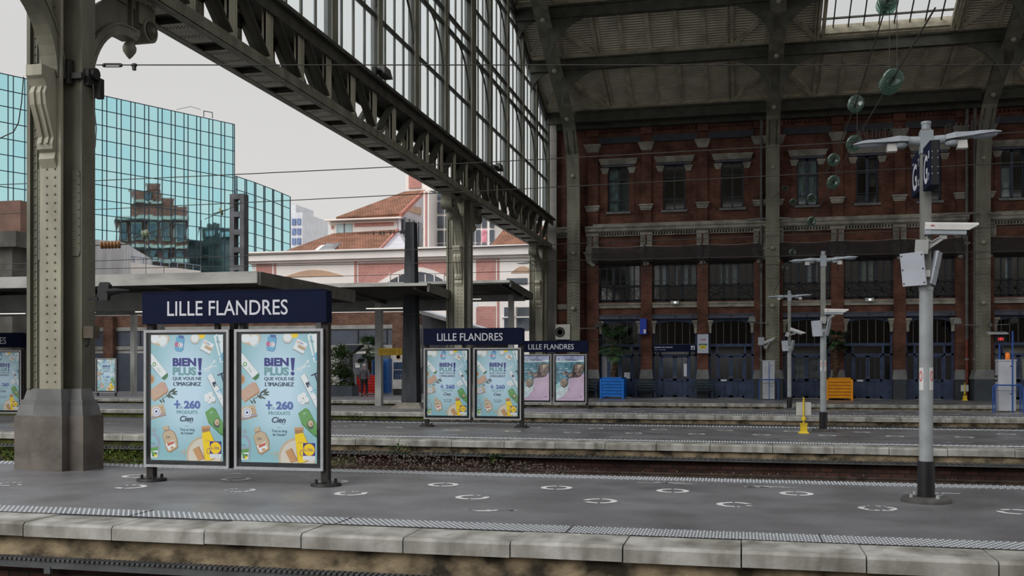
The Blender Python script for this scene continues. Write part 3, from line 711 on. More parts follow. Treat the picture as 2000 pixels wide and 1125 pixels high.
ops = [(a, b_, 0, 4.05) for a, b_ in BAYS]+[(a, b_, 4.95, 6.95) for a, b_ in BAYS]+[(a, b_, 9.62, 11.95) for a, b_ in UPW]
m = MB(); wall_grid(m, -9.42, 40, 0, 14.7, ops, VF, VF+.35)
for a, b_ in PILL:
    m.box(a, b_, VF-.16, VF, 1.45, 7.0); m.box(a+.05, b_-.03, VF-.14, VF, 8.9, 13.1)
    m.box(a+.03, b_-.03, VF-.16, VF, 7.83, 8.36); m.box(a, b_, VF-.16, VF, 13.55, 14.15)
for a, b_ in zip(PILL, PILL[1:]):
    for k in range(3): m.box(a[1], b_[0], VF-.05-.05*k, VF, 13.85+.14*k, 13.96+.14*k)
    x = a[1]+.1
    while x < b_[0]-.1: m.box(x, x+.09, VF-.15, VF, 13.73, 13.82); x += .2
struct(m.build('wall_back', BRICK_F), 'red brick facade wall behind the far platform', 'wall')
m = MB(); m.box(-9.42, 40, 53.2, 53.4, 0, 14.7)
m.box(-9.42, 40, 51.75, 53.3, 14.6, 14.75); m.box(-9.42, 40, 51.75, 53.3, 4.2, 4.3); m.box(-9.42, 40, 51.75, 53.3, 8.5, 8.6)
struct(m.build('wall_inner', mat('inner_wall', srgb(46,44,42), .9, 0, .1, 1)), 'dim rooms behind the facade windows', 'wall')
# end pier of pale stone blocks at the left corner
m = MB(); z = 0
while z < 14: m.box(-9.92, -9.42, VF-.25, VF+.4, z+.008, z+.78); z += .79
m.box(-9.9, -9.44, VF-.24, VF+.4, 0, 14)
struct(m.build('trim_2', mat('quoin_stone', srgb(140,139,136), .8, 0, .1, .9, .2, .2)), 'pale stone block pier at the left end of the facade', 'pier')
# stone dressings
m = MB()
for a, b_ in PILL:
    m.box(a-.02, b_+.02, VF-.2, VF, 0, .97, 1); m.frus((a-.06, b_+.06, VF-.24, VF, .97), (a, b_, VF-.18, VF, 1.45), 0)
struct(m.build('trim_3', [STONEG, PLINTH]), 'grey stone and slate pillar bases of the facade', 'pillar bases')
m = MB()
for a, b_ in BAYS: m.box(a-.02, b_+.02, VF-.1, VF+.05, 4.62, 4.86); m.box(a-.02, b_+.02, VF-.14, VF+.05, 4.80, 4.88)
m.box(-9.42, -8.9, VF-.1, VF, 4.6, 4.87)
struct(m.build('trim_4', STONE), 'pale stone string course between the pillars', 'string course')
m = MB(); segs = [(-9.42, -8.75), (-7.9, 1.2), (1.52, 10.6), (11.35, 16)]
for a, b_ in segs:
    m.prism([(VF, 8.86), (VF-.42, 8.86), (VF-.42, 8.78), (VF-.36, 8.72), (VF-.34, 8.60), (VF-.2, 8.5), (VF, 8.5)], a, b_, 'x')
    m.box(a, b_, VF-.14, VF, 8.34, 8.4); x = a+.05
    while x < b_-.07: m.box(x, x+.07, VF-.2, VF, 8.4, 8.5); x += .14
    m.box(a+.4, b_-.3, VF-.3, VF, 8.86, 8.97)
struct(m.build('trim_5', STONE), 'stone cornice with dentils across the facade', 'cornice')
m = MB()
for a, b_ in PILL:
    c = (a+b_)/2
    m.box(a-.03, b_+.03, VF-.24, VF, 8.36, 8.5)
    for s in (-1, 1):
        for k in range(4): m.box(c+s*.17-.115+k*.06, c+s*.17-.075+k*.06, VF-.24, VF, 7.86, 8.32)
        m.box(c+s*.17-.13, c+s*.17+.13, VF-.2, VF, 7.84, 8.34)
    m.frus((a+.03, b_-.03, VF-.2, VF, 6.95), (a-.08, b_+.08, VF-.3, VF, 7.45)); m.box(a-.14, b_+.14, VF-.34, VF, 7.45, 7.55); m.box(a-.02, b_+.02, VF-.24, VF, 7.55, 7.84)
    m.lathe([(.16, 0), (.16, .06), (.05, .1)], (c, VF-.18, 6.92), 12, 0, (0,-1,0))
    m.box(a-.04, b_+.01, VF-.22, VF, 9.72, 9.86); m.box(a-.09, b_+.06, VF-.26, VF, 9.86, 9.95); m.box(a-.0, b_-.03, VF-.19, VF, 9.64, 9.72)
    m.frus((a+.03, b_-.02, VF-.18, VF, 12.72), (a-.12, b_+.1, VF-.32, VF, 13.05)); m.box(a-.14, b_+.12, VF-.34, VF, 13.05, 13.12)
struct(m.build('trim_6', STONE), 'carved stone capitals and triglyphs on the facade pillars', 'capitals')
m = MB()
for a, b_ in UPW:
    m.frus((a-.36, b_+.36, VF-.12, VF, 12.06), (a-.44, b_+.44, VF-.24, VF, 12.28)); m.box(a-.46, b_+.46, VF-.26, VF, 12.28, 12.34)
    for c in (a-.15, b_+.15): m.frus((c-.12, c+.12, VF-.06, VF, 11.6), (c-.2, c+.2, VF-.14, VF, 11.82)); m.box(c-.21, c+.21, VF-.15, VF, 11.82, 11.88); m.box(c-.13, c+.13, VF-.03, VF, 9.6, 11.6, 1)
    m.box(a-.1, b_+.1, VF-.12, VF+.2, 9.5, 9.62, 2)
struct(m.build('trim_7', [STONE, BRICK_F, STONEG]), 'stone hoods and sills of the upper windows', 'window hoods')
m = MB()
for a, b_ in UPW: m.box(a-.3, b_+.3, VF-.06, VF, 11.95, 12.07)
for a, b_ in zip(PILL, PILL[1:]):
    if a[0] == .62 or a[0] == 10.02: continue
    m.box(a[1], b_[0], VF-.08, VF, 13.15, 13.5, 1); m.box(a[1], b_[0], VF-.12, VF, 13.15, 13.2, 1)
for a, b_ in BAYS:
    m.box(a-.02, b_+.02, VF-.12, VF+.1, 4.05, 4.10); m.box(a-.02, b_+.02, VF-.12, VF+.1, 4.24, 4.28); m.box(a-.02, b_+.02, VF-.08, VF+.1, 4.05, 4.28)
    for x in ((a+b_)/2, b_-.2): m.lathe([(.07, 0), (.05, .05), (0, .06)], (x, VF-.08, 4.17), 8, 0, (0,-1,0))
struct(m.build('trim_8', [STEELB, mat('steel_dim', srgb(58,60,68), .6, 0, .1, 2)]), 'blue grey riveted steel lintels over the doors and windows', 'lintels')  # upper lintels use a darker steel, dim light under the eaves painted in
m = MB()
for a, b_ in BAYS:
    for s, x in ((1, a), (-1, b_)):
        m.frus((x, x+s*.14, VF-.1, VF+.1, 3.6) if s > 0 else (x-.14, x, VF-.1, VF+.1, 3.6), (x-.02, x+.2, VF-.2, VF+.1, 3.85) if s > 0 else (x-.2, x+.02, VF-.2, VF+.1, 3.85)); m.box(x+s*-.03, x+s*.23, VF-.23, VF+.1, 3.85, 3.95); m.box(x, x+s*.14, VF-.08, VF+.1, 3.3, 3.6)
struct(m.build('trim_9', STONE), 'small stone corbels beside the door arches', 'corbels')
# rain pipes
for i, (u, lab) in enumerate([(.98, 'grey iron rain pipe beside the second roof rib'), (10.5, 'iron rain pipe, grey above and rust red below, beside the third roof rib'), (10.85, 'tall grey iron pipe against the third roof rib')]):
    m = MB(); t = thing('rain_pipe', lab, 'pipe', (u, VF-.28, 0))
    m.cyl((u, VF-.28, 2.9), (u, VF-.28, 13.9), .08, .08, 10, 0); m.cyl((u, VF-.28, 0), (u, VF-.28, 2.9), .075, .075, 10, 1 if i == 1 else 0)
    m.build('pipe', [mat('pipe_grey', srgb(98,98,94), .55, 0, .1, 3), mat('pipe_red', srgb(112,52,44), .55, 0, .15, 3)], t)
    for z in (1.9, 4.6, 7.4, 10.2): m = MB(); m.cyl((u, VF-.28, z), (u, VF-.28, z+.1), .1, .1, 10); m.box(u-.03, u+.03, VF-.28, VF-.162, z+.02, z+.08); m.build('pipe_clip', STONEG, t)
# ---- upper windows
WG = glass('window_glass', (.62,.70,.72,1), .09, .06)
WCURT = mat('curtain_or_glow', srgb(176,182,178), .9, 0, .12, 6, 0, .1, (6,1,.4))
WPLAST = mat('film', srgb(150,172,170), .35, 0, .35, 3.5, .6, .6, (1,1,.5))
def paneL(mb, a, b_, z0, z1, v): mb.add([(a, v, z0), (b_, v, z0), (b_, v, z1), (a, v, z1)], [(0,1,2,3)])
wn = 2
for i, (a, b_) in enumerate(UPW):
    t = setting('window_%d' % wn, ['upper window with crumpled film inside, first from the left', 'dark upper window, second from the left', 'dark upper window beside the second roof rib', 'upper window with rumpled blinds, right of the second roof rib', 'upper window with open casement behind the hanging insulators', 'upper window behind the platform letter signs', 'upper window with papers on its sill, right of the third roof rib'][i], 'window', (a, VF, 9.62)); wn += 1
    v = VF+.2; m = MB(); c = (a+b_)/2; fw = .07 if i < 3 else .13
    for x in (a+.04, b_-.04): m.box(x-.04, x+.04, v-.05, v+.05, 9.62, 11.95)
    m.box(c-fw/2, c+fw/2, v-.05, v+.05, 9.62, 11.95)
    for z in (9.66, 11.9): m.box(a, b_, v-.05, v+.05, z-.05, z+.05)
    for z in ((10.2, 11.3) if i < 3 else (11.15,)): m.box(a, b_, v-.04, v+.04, z-.03, z+.03)
    if i >= 3: m.box(a, b_, v-.1, v-.07, 10.1, 10.13)
    m.build('frame', FRAME_D if i < 3 else mat('frame_blue', srgb(50,60,78), .5, 0, .1, 3), t)
    m = MB(); paneL(m, a, b_, 9.62, 11.95, v); m.build('pane', WG, t)
    m = MB()
    if i == 0:
        n = 16; A, B = [], []
        for k in range(n+1): x = a+(b_-a)*.5*k/n; A.append((x, v+.12+.05*math.sin(k*1.9), 9.65)); B.append((x, v+.12+.05*math.sin(k*2.3+1), 11.9))
        m.strip(A, B, 0, True); m.build('plastic_film', WPLAST, t)
        m = MB(); paneL(m, c, b_, 9.65, 11.2, v+.3); m.build('blind', mat('blind_green', srgb(96,112,104), .9, 0, .15, 4), t)
    elif i in (3,):
        for x0, x1 in ((a+.08, c-.06), (c+.06, b_-.08)):
            A = [(x0+(x1-x0)*k/8, v+.1+.04*math.sin(k*2.1), 9.7) for k in range(9)]; B = [(p[0], p[1]+.03*math.sin(j*3), 11.85) for j, p in enumerate(A)]; m.strip(A, B, 0, True)
        m.build('blind', WPLAST, t)
    elif i == 4: m.box(c+.1, b_-.1, v+.2, v+.25, 10.5, 11.8); m.box(a+.1, a+.5, v+.3, v+.4, 9.7, 10.1); m.build('curtain_or_glow', mat('curtain_dim', srgb(120,118,116), .9, 0, .2, 5), t)
    elif i == 6: m.box(a+.1, a+.5, v+.08, v+.12, 9.7, 11.2); m.build('curtain_or_glow', WCURT, t); m = MB(); m.box(a+.18, a+.42, v+.04, v+.06, 9.75, 10.4); m.build('paper', WHITEP, t)
    elif i == 1: m.box(c-.2, c, v+.1, v+.2, 9.68, 9.76); m.build('paper', WHITEP, t)
# ---- middle-floor windows with balcony rails, and the nets hung over them
NET = None
def netmat():
    m = bpy.data.materials.new('bird_net'); m.use_nodes = True; t = m.node_tree; b = t.nodes['Principled BSDF']; b.inputs['Base Color'].default_value = srgb(52,48,50); b.inputs['Roughness'].default_value = .9
    tr = t.nodes.new('ShaderNodeBsdfTransparent'); mx = t.nodes.new('ShaderNodeMixShader'); mx.inputs[0].default_value = .74
    t.links.new(tr.outputs[0], mx.inputs[1]); t.links.new(b.outputs[0], mx.inputs[2]); t.links.new(mx.outputs[0], t.nodes['Material Output'].inputs[0]); return m
NET = netmat()
LITW = mat('room_white', srgb(205,212,220), .8, 0, .05, 3)
for i, (a, b_) in enumerate(BAYS):
    t = setting('window_%d' % wn, 'middle floor window with dark frame and iron balcony rail, bay %d of the facade' % (i+1), 'window', (a, VF, 4.95)); wn += 1
    v = VF+.22; m = MB(); n = 6; q = random.Random(i+20)
    m.box(a, b_, v-.06, v+.06, 4.95, 5.03); m.box(a, b_, v-.06, v+.06, 5.72, 5.82); m.box(a, b_, v-.06, v+.06, 6.83, 6.95)
    for k in range(n+1):
        x = a+(b_-a)*k/n; h = .075 if k % 2 == 0 else .03; m.box(max(a, x-h), min(b_, x+h), v-.06, v+.06, 4.95, 6.95)
    m.build('frame', FRAME_D, t)
    m = MB(); paneL(m, a, b_, 4.95, 6.95, v+.01); m.build('pane', WG, t)
    for k in range(n):
        x0, x1 = a+(b_-a)*k/n+.05, a+(b_-a)*(k+1)/n-.05
        if q.random() < .42:
            m = MB(); w_ = (x1-x0)*q.uniform(.3, .9); x = x0 if q.random() < .5 else x1-w_
            A = [(x+w_*j/6, v+.14+.03*math.sin(j*2), 5.7) for j in range(7)]; B = [(p[0], p[1], 6.9) for p in A]; m.strip(A, B, 0, True)
            m.build('curtain_or_glow', LITW if q.random() < .6 else WCURT, t)
    m = MB(); y = VF-.02
    for z in (5.06, 5.74): m.box(a, b_, y-.02, y+.02, z-.02, z+.02)
    w3 = (b_-a)/3
    for k in range(3):
        x0, x1 = a+w3*k, a+w3*(k+1)
        m.box(x0-.02, x0+.02, y-.02, y+.02, 5.04, 5.76)
        if k == 1 and i < 3:
            for j in range(10): m.box(x0+w3*j/10-.008, x0+w3*j/10+.008, y-.01, y+.01, 5.06, 5.74)
        elif i > 1:
            for p, qq in (((x0, 5.06), (x1, 5.74)), ((x0, 5.74), (x1, 5.06)), (((x0+x1)/2, 5.06), ((x0+x1)/2, 5.74)), ((x0, 5.4), (x1, 5.4))): m.bar((p[0], y, p[1]), (qq[0], y, qq[1]), .015, .03)
            m.lathe([(.12, 0), (.12, .02)], ((x0+x1)/2, y, 5.4), 10, 0, (0,-1,0))
        else:
            for p, qq in (((x0, 5.06), (x1, 5.74)), ((x0, 5.74), (x1, 5.06))): m.bar((p[0], y, p[1]), (qq[0], y, qq[1]), .012, .02)
    m.build('balcony_rail', BLACK, t)
    # net
    nt_ = thing('bird_net', 'dark sagging bird net %s' % ['on the facade, leftmost of the row', 'on the facade high above the dark rental sign', 'left of the second roof rib', 'right of the second roof rib', 'high above the door beside the orange planter', 'left of the third roof rib', 'right of the third roof rib'][i], 'net', (a, VF-.4, 7.8), 0, 'bird nets on the facade')
    m = MB(); rows = []
    for z, vo in ((7.82, .20), (7.5, .5), (7.1, .5), (6.85, .12)):
        rows.append([(a-.35+(b_-a+.7)*k/10, VF-vo-.05*math.sin(PI*k/10), z-.09*math.sin(PI*k/10)*(1 if z > 7 else .3)) for k in range(11)])
    for A, B in zip(rows, rows[1:]): m.strip(A, B, 0, True)
    m.build('netting', NET, nt_)
    m = MB(); m.tube(rows[0], .015, 5); m.build('top_rope', STONE, nt_)
    m = MB(); x = b_+.3; m.bar((x-.06, VF-.5, 7.85), (x+.03, VF-.45, 6.75), .07, .05); q2 = random.Random(i)
    for k in range(4): m.box(x-.03+q2.uniform(-.03,.03), x+.05, VF-.48, VF-.42, 6.5+.07*k-.2, 6.55+.07*k-.2)
    m.build('net_tie', BLACK, nt_)
# room light behind the middle and ground windows
def tubes(name, label, u, v, z, L=1.2, s=14, col=(1, .96, .88, 1)):
    t = thing(name, label, 'lamp', (u, v, z)); m = MB(); m.box(u-L/2, u+L/2, v-.06, v+.06, z+.03, z+.08); m.build('housing', WHITEP, t)
    m = MB(); m.cyl((u-L/2+.03, v, z), (u+L/2-.03, v, z), .025, .025, 8); m.build('tube', lamp('tube_%s' % s, col, s), t); return t
for i, (a, b_) in enumerate(BAYS):
    c = (a+b_)/2
    for z, e in ((8.2, 9 if i != 6 else 25), (2.55, (14, 42, 16, 10, 2, 3, 40)[i])):
        L = bpy.data.lights.new('room_lamp', 'AREA'); L.shape = 'RECTANGLE'; L.size = 1.4; L.size_y = .5; L.energy = e; L.color = (1, .95, .86) if i == 6 else (.95, .97, 1)
        o = bpy.data.objects.new('room_lamp', L); COL.objects.link(o); o.location = (c, 52.5, z)
tubes('room_light', 'yellow tube lamp glowing in the window right of the third roof rib', 12.9, VF+.55, 7.15, .6, 3, (1, .8, .3, 1))
# ---- ground floor doors
DG = glass('door_glass', (.72,.76,.78,1), .06, .04)
DKEY = ['behind the blue planter palm', 'under the dark rental sign', 'with a lit corridor behind, beside the second roof rib', 'behind the white panel lamp post, with wavy glass', 'beside the orange planter', 'behind the nearest lamp post', 'behind the red display terminal']
for i, (a, b_) in enumerate(BAYS):
    t = setting('door_%d' % (i+1), 'blue panelled double door with glass, '+DKEY[i], 'door', (a, VF, 0))
    v = VF+.24; c = (a+b_)/2; m = MB(); side = .42 if i != 1 else .38
    for x in (a+.05, b_-.05, a+side, b_-side): m.box(x-.05, x+.05, v-.07, v+.07, 0, 2.68)
    m.box(a, b_, v-.09, v+.09, 2.62, 2.76); m.box(a, b_, v-.07, v+.07, 2.14, 2.24)
    m.box(a, a+side, v-.06, v+.06, 0, .97); m.box(b_-side, b_, v-.06, v+.06, 0, .97)
    for x in (a+.05, b_-.05): m.box(x-.05, x+.05, v-.07, v+.07, 2.7, 4.05)
    arc = [(a, 4.05), (b_, 4.05)]+[(c+(b_-a)/2*math.cos(q), 3.62+.30*math.sin(q)) for q in [PI*k/14 for k in range(15)]]
    m.prism(arc, v-.08, v+.06, 'y')
    m.build('frame', BLUE_D, t)
    m = MB()
    for k in range(1, 6):
        x = a+(b_-a)*k/6; m.box(x-.012, x+.012, v-.03, v+.03, 2.76, 3.9)
    m.build('transom_bar', mat('bar_grey', srgb(108,104,104), .5, 0, .1, 4), t)
    m = MB(); m.add([(a, v+.02, 2.7), (b_, v+.02, 2.7), (b_, v+.02, 4.0), (a, v+.02, 4.0)], [(0,1,2,3)]); m.build('fanlight', glass('dark_glass', (.22,.22,.25,1), .025, .08), t)
    m = MB(); paneL(m, a, a+side, .95, 2.16, v); paneL(m, b_-side, b_, .95, 2.16, v); paneL(m, a+side, b_-side, 2.24, 2.62, v); m.build('side_pane', DG, t)
    for s in (0, 1):
        x0, x1 = (a+side+.05, c-.008) if s == 0 else (c+.008, b_-side-.05)
        d = MB()
        for x in (x0, x1-.09): d.box(x, x+.09, v-.05, v+.03, .02, 2.14)
        for z0, z1 in ((.02, .14), (.86, .98), (2.06, 2.14)): d.box(x0, x1, v-.05, v+.03, z0, z1)
        d.box(x0, x1, v-.02, v+.02, .02, .97); xc = (x0+x1)/2; d.box(xc-.03, xc+.03, v-.05, v+.03, .1, .9); d.box(xc-.015, xc+.015, v-.03, v+.02, .98, 2.06)
        lf = d.build('door_leaf', BLUE_D, t)
        d = MB(); paneL(d, x0+.05, x1-.05, .95, 2.1, v); d.build('pane', DG, lf)
        d = MB(); hx = x1-.05 if s == 0 else x0+.05; d.lathe([(.02, 0), (.02, .05), (.03, .06), (.03, .09), (0, .1)], (hx, v-.05, 1.05), 8, 0, (0,-1,0)); d.build('handle', GALV, lf)
    m = MB()
    if i in (2, 4): m.box(c-.5, c-.22, v-.08, v-.06, .86, .95); m.build('notice', SIGNW, t)
    elif i == 1: m.box(c+.45, c+.68, v-.03, v-.02, 1.1, 1.75); m.build('notice', SIGNW, t)
    elif i == 3: 
        for s in (0, 1):
            x0, x1 = (a+side+.1, c-.05) if s == 0 else (c+.05, b_-side-.1); A = [(x0+(x1-x0)*k/8, v+.1+.03*math.sin(k*2), 1.0) for k in range(9)]; m.strip(A, [(p[0], p[1]+.05, 2.1) for p in A], 0, True)
        m.build('blind', mat('blind_grey', srgb(120,130,128), .6, 0, .3, 2, 0, .5, (1,1,2)), t)
    elif i == 6: m.box(a+.1, a+.9, v+.1, v+.14, .97, 2.15); m.box(b_-.9, b_-.1, v+.1, v+.14, .97, 2.15); m.build('blind', mat('blind_pale', srgb(188,200,186), .8, 0, .08, 3), t)
    elif i == 2:
        m.box(c+.12, c+.36, v+.5, v+.55, .97, 1.85); m.box(c+.52, c+.68, v+.5, v+.55, 1.0, 1.85); m.box(c-.28, c-.12, v+.4, v+.45, 1.0, 1.8); m.build('curtain_or_glow', mat('corridor_glow', srgb(225,225,225), .8, 0, 0, emit=.4), t)  # glowing panels stand in for the lit corridor; no curtain hangs here
    elif i == 0:
        m.box(a+.1, a+.4, v+.3, v+.34, 1.0, 2.1); m.box(c+.2, c+.5, v-.04, v-.03, .95, 1.3); m.build('notice', SIGNW, t)
# ================================================================ station signs with poster cases
ALU = mat('aluminium_trim', srgb(176,178,182), .35, .3, .05, 8)
CASE = mat('case_black', srgb(26,30,34), .25, 0, .08, 4)
POST_D = mat('post_dark', srgb(52,48,46), .5, .2, .1, 4)
PE = .16                                       # the cases are lit from behind
def flat(name, c, var=0.0, sc=4.0): return mat('print_'+name, srgb(*c), .45, 0, var, sc, 0, .3, emit=PE)
def gradient(name, c0, c1):                    # artwork of the print: pale centre, deeper edges
    m = bpy.data.materials.new('print_'+name); m.use_nodes = True; t = m.node_tree; b = t.nodes['Principled BSDF']
    tc = t.nodes.new('ShaderNodeTexCoord'); mp = t.nodes.new('ShaderNodeMapping'); mp.inputs['Location'].default_value = (0, 0, -.95); mp.inputs['Scale'].default_value = (1.5, .001, .95)
    gr = t.nodes.new('ShaderNodeTexGradient'); gr.gradient_type = 'SPHERICAL'; cr = t.nodes.new('ShaderNodeValToRGB')
    cr.color_ramp.elements[0].position = .1; cr.color_ramp.elements[0].color = srgb(*c1); cr.color_ramp.elements[1].position = .75; cr.color_ramp.elements[1].color = srgb(*c0)
    t.links.new(tc.outputs['Object'], mp.inputs[0]); t.links.new(mp.outputs[0], gr.inputs[0]); t.links.new(gr.outputs[0], cr.inputs[0])
    t.links.new(cr.outputs[0], b.inputs['Base Color']); t.links.new(cr.outputs[0], b.inputs['Emission Color']); b.inputs['Emission Strength'].default_value = PE; b.inputs['Roughness'].default_value = .45
    return m
PC = ['bg','white','violet','teal','green','leafg','peach','tan','yellow','brown','blue','skyblue','grey','dark','pink','olive','cream','red','lilac','orange']
PCOL = {'white':(222,228,232),'violet':(56,58,128),'teal':(98,154,160),'green':(84,150,62),'leafg':(50,108,58),'peach':(206,160,134),'tan':(206,178,142),'yellow':(236,204,48),'brown':(166,116,70),'blue':(66,92,168),'skyblue':(92,170,212),'grey':(150,166,176),'dark':(44,58,82),'pink':(196,92,132),'olive':(52,66,54),'cream':(226,214,196),'red':(204,84,62),'lilac':(158,150,186),'orange':(206,142,84)}
PCOL = {k: (v if k in ('yellow','violet','dark','white') else tuple(int(c*.76+g*.24) for c, g in zip(v, (152,168,176)))) for k, v in PCOL.items()}
PM = [gradient('sky', (190,217,236), (138,184,194))]+[flat(k, PCOL[k]) for k in PC[1:]]
IX = {k: i for i, k in enumerate(PC)}
PW, PH = 1.08, 1.70
def poster_mesh():
    """the cosmetics advertisement, drawn in the pixel frame of the photographed print, flat on the plane y = 0"""
    mb = MB(); lay = [0]
    X = lambda x: (x-338)/549*PW; Z = lambda y: (948-y)/863*PH
    def lift(): lay[0] -= .00002; return lay[0]
    def poly(c, *pts):
        y = lift(); mb.add([(min(max(X(px), -PW/2), PW/2), y, min(max(Z(py), 0), PH)) for px, py in pts], [tuple(range(len(pts)))], IX[c])
    def ell(c, x, y_, rx, ry=None, rot=0, n=22):
        ry = ry or rx; a = math.radians(rot)
        poly(c, *[(x+rx*math.cos(t)*math.cos(a)-ry*math.sin(t)*math.sin(a), y_+rx*math.cos(t)*math.sin(a)+ry*math.sin(t)*math.cos(a)) for t in [2*PI*k/n for k in range(n)]])
    def rect(c, x, y_, w_, h, rot=0, r=0):
        a = math.radians(rot); cs = [(-w_/2,-h/2),(w_/2,-h/2),(w_/2,h/2),(-w_/2,h/2)]
        if r: cs = [(-w_/2+r,-h/2),(w_/2-r,-h/2),(w_/2,-h/2+r),(w_/2,h/2-r),(w_/2-r,h/2),(-w_/2+r,h/2),(-w_/2,h/2-r),(-w_/2,-h/2+r)]
        poly(c, *[(x+p*math.cos(a)-q*math.sin(a), y_+p*math.sin(a)+q*math.cos(a)) for p, q in cs])
    def txt(s, c, x0, x1, y0, y1, bold=0, sh=0, rot=0):
        y = lift(); M = None
        if rot: ctr = Vector((X((x0+x1)/2), 0, Z((y0+y1)/2))); M = Matrix.Translation(ctr) @ Matrix.Rotation(math.radians(rot), 4, 'Y') @ Matrix.Translation(-ctr)
        text(mb, s, X(x0), X(x1), Z(y1), Z(y0), y, IX[c], bold, sh, M)
    mb.add([(-PW/2,0,0),(PW/2,0,0),(PW/2,0,PH),(-PW/2,0,PH)], [(0,1,2,3)], 0)
    # basket of cotton pads
    ell('tan', 120, 96, 90, 62, 20); ell('cream', 118, 92, 82, 52, 20); ell('white', 95, 112, 34, 30); ell('white', 158, 130, 33, 40); ell('grey', 160, 132, 26, 33); ell('white', 158, 128, 26, 33)
    # blue bottle
    rect('blue', 285, 148, 66, 108, 9, 14); rect('skyblue', 284, 146, 60, 106, 9, 12); rect('blue', 297, 100, 40, 20, 9); ell('pink', 262, 152, 17); ell('white', 291, 156, 18); ell('pink', 291, 156, 12); ell('white', 293, 156, 8)
    # open jar and a yellow slice
    ell('grey', 402, 116, 38, 38); ell('yellow', 448, 92, 30, 22); ell('cream', 401, 110, 35); ell('white', 400, 108, 27)
    # boxed soap
    rect('grey', 490, 178, 84, 70, 26); rect('white', 493, 168, 82, 72, 26); rect('tan', 502, 176, 56, 24, 26); rect('brown', 502, 181, 52, 5, 26); ell('red', 476, 140, 9); ell('white', 476, 140, 6); txt('Cien', 'violet', 486, 516, 140, 154, .02, 0, 20)
    # pale tube top right, little blue razor
    poly('white', (543,95),(560,88),(612,88),(612,275),(592,275)); poly('skyblue', (590,225),(612,205),(612,262),(600,275)); poly('bg', (560,100),(575,95),(604,240),(598,262)); txt('Cien', 'dark', 562, 594, 126, 142, 0, .2, 6); rect('skyblue', 598, 235, 36, 8, -10)
    # cotton swabs
    for a, b_ in (((472,318),(560,300)), ((500,334),(548,262)), ((478,330),(552,270))):
        dx, dy = b_[0]-a[0], b_[1]-a[1]; L = math.hypot(dx, dy); nx, ny = -dy/L*2.2, dx/L*2.2
        poly('white', (a[0]+nx, a[1]+ny), (b_[0]+nx, b_[1]+ny), (b_[0]-nx, b_[1]-ny), (a[0]-nx, a[1]-ny)); ell('white', *a, 6, 4, 40); ell('white', *b_, 6, 4, 40)
    # white tube with green cap
    poly('grey', (63,222),(74,212),(196,352),(150,392),(63,300)); poly('white', (63,216),(72,216),(190,348),(148,384),(63,288)); poly('leafg', (190,346),(196,362),(190,380),(168,398),(150,388),(147,380)); ell('green', 90, 288, 15); ell('white', 90, 288, 8); txt('Cien', 'green', 108, 145, 320, 334, 0, 0, 48)
    # amber cap at the left edge, peach soap bar, olive sprig, lavender soap box
    ell('orange', 70, 390, 20, 30); ell('brown', 68, 392, 12, 20)
    poly('brown', (66,470),(150,414),(172,414),(197,462),(196,482),(90,546),(66,520)); poly('peach', (63,464),(143,410),(165,410),(192,458),(190,474),(86,538),(63,510)); ell('tan', 118, 478, 30, 26, -20); ell('peach', 118, 478, 25, 21, -20)
    for x, y_, r, rr in ((225,470,-40,22),(246,492,5,22),(205,488,-60,24),(240,466,-50,20),(222,512,25,22),(196,508,40,22),(160,538,60,18),(140,542,50,16),(250,478,-15,20)): ell('olive', x, y_, rr, 6, r, 10)
    poly('olive', (150,520),(152,524),(248,486),(246,482))
    poly('brown', (63,588),(162,566),(182,640),(63,668)); poly('tan', (63,580),(160,560),(178,628),(63,655)); poly('lilac', (63,648),(178,622),(180,632),(63,660)); ell('white', 105, 614, 33); ell('lilac', 105, 614, 27); ell('white', 105, 614, 20); ell('violet', 105, 614, 9)
    for x, y_ in ((150,585),(160,600),(146,604),(164,618),(150,622),(140,590)): ell('brown', x, y_, 5)
    # razor, white tube, cotton flower, green bottle
    poly('dark', (570,360),(612,342),(612,352),(572,368)); poly('dark', (594,356),(606,352),(612,380),(612,410))
    poly('grey', (490,376),(530,346),(612,505),(612,598),(604,582)); poly('white', (494,372),(526,348),(612,512),(612,580)); rect('dark', 549, 424, 26, 34, -24); rect('grey', 556, 431, 14, 14, -24); rect('skyblue', 586, 465, 46, 7, -24); rect('skyblue', 590, 478, 40, 4, -24); rect('grey', 600, 520, 30, 3, -24)
    ell('brown', 542, 540, 14, 12)
    for x, y_, r in ((492,508,20),(518,494,19),(536,524,20),(508,536,21),(490,528,16)): ell('grey', x+2, y_+3, r); ell('white', x, y_, r)
    ell('brown', 516, 516, 5)
    poly('leafg', (480,622),(534,580),(556,592),(612,690),(612,776),(596,768),(505,690)); poly('green', (478,616),(528,580),(548,590),(612,684),(612,760),(594,758),(502,676)); ell('olive', 566, 692, 24, 30, -20); ell('leafg', 570, 678, 24, 26); ell('tan', 568, 682, 18, 22); ell('brown', 572, 688, 8, 9); txt('Cien', 'white', 512, 536, 608, 620, 0, .2, -30); txt('Avocado', 'teal', 508, 548, 628, 638, 0, 0, -30)
    # bottles at the foot
    poly('grey', (63,770),(95,762),(112,775),(130,800),(134,860),(122,930),(63,936)); poly('lilac', (63,778),(92,770),(124,812),(124,850),(63,860)); poly('bg', (63,785),(90,780),(116,815),(116,846),(63,850)); rect('grey', 84, 742, 30, 26); txt('Cien', 'dark', 64, 96, 826, 842, 0, .1); poly('white', (63,866),(118,860),(114,930),(63,934)); poly('green', (63,864),(120,858),(118,882),(63,888)); ell('leafg', 92, 910, 22, 14, -30); ell('green', 80, 900, 16, 9, 30); ell('yellow', 98, 918, 10)
    rect('brown', 181, 728, 44, 30, -14); rect('tan', 180, 726, 38, 26, -14)
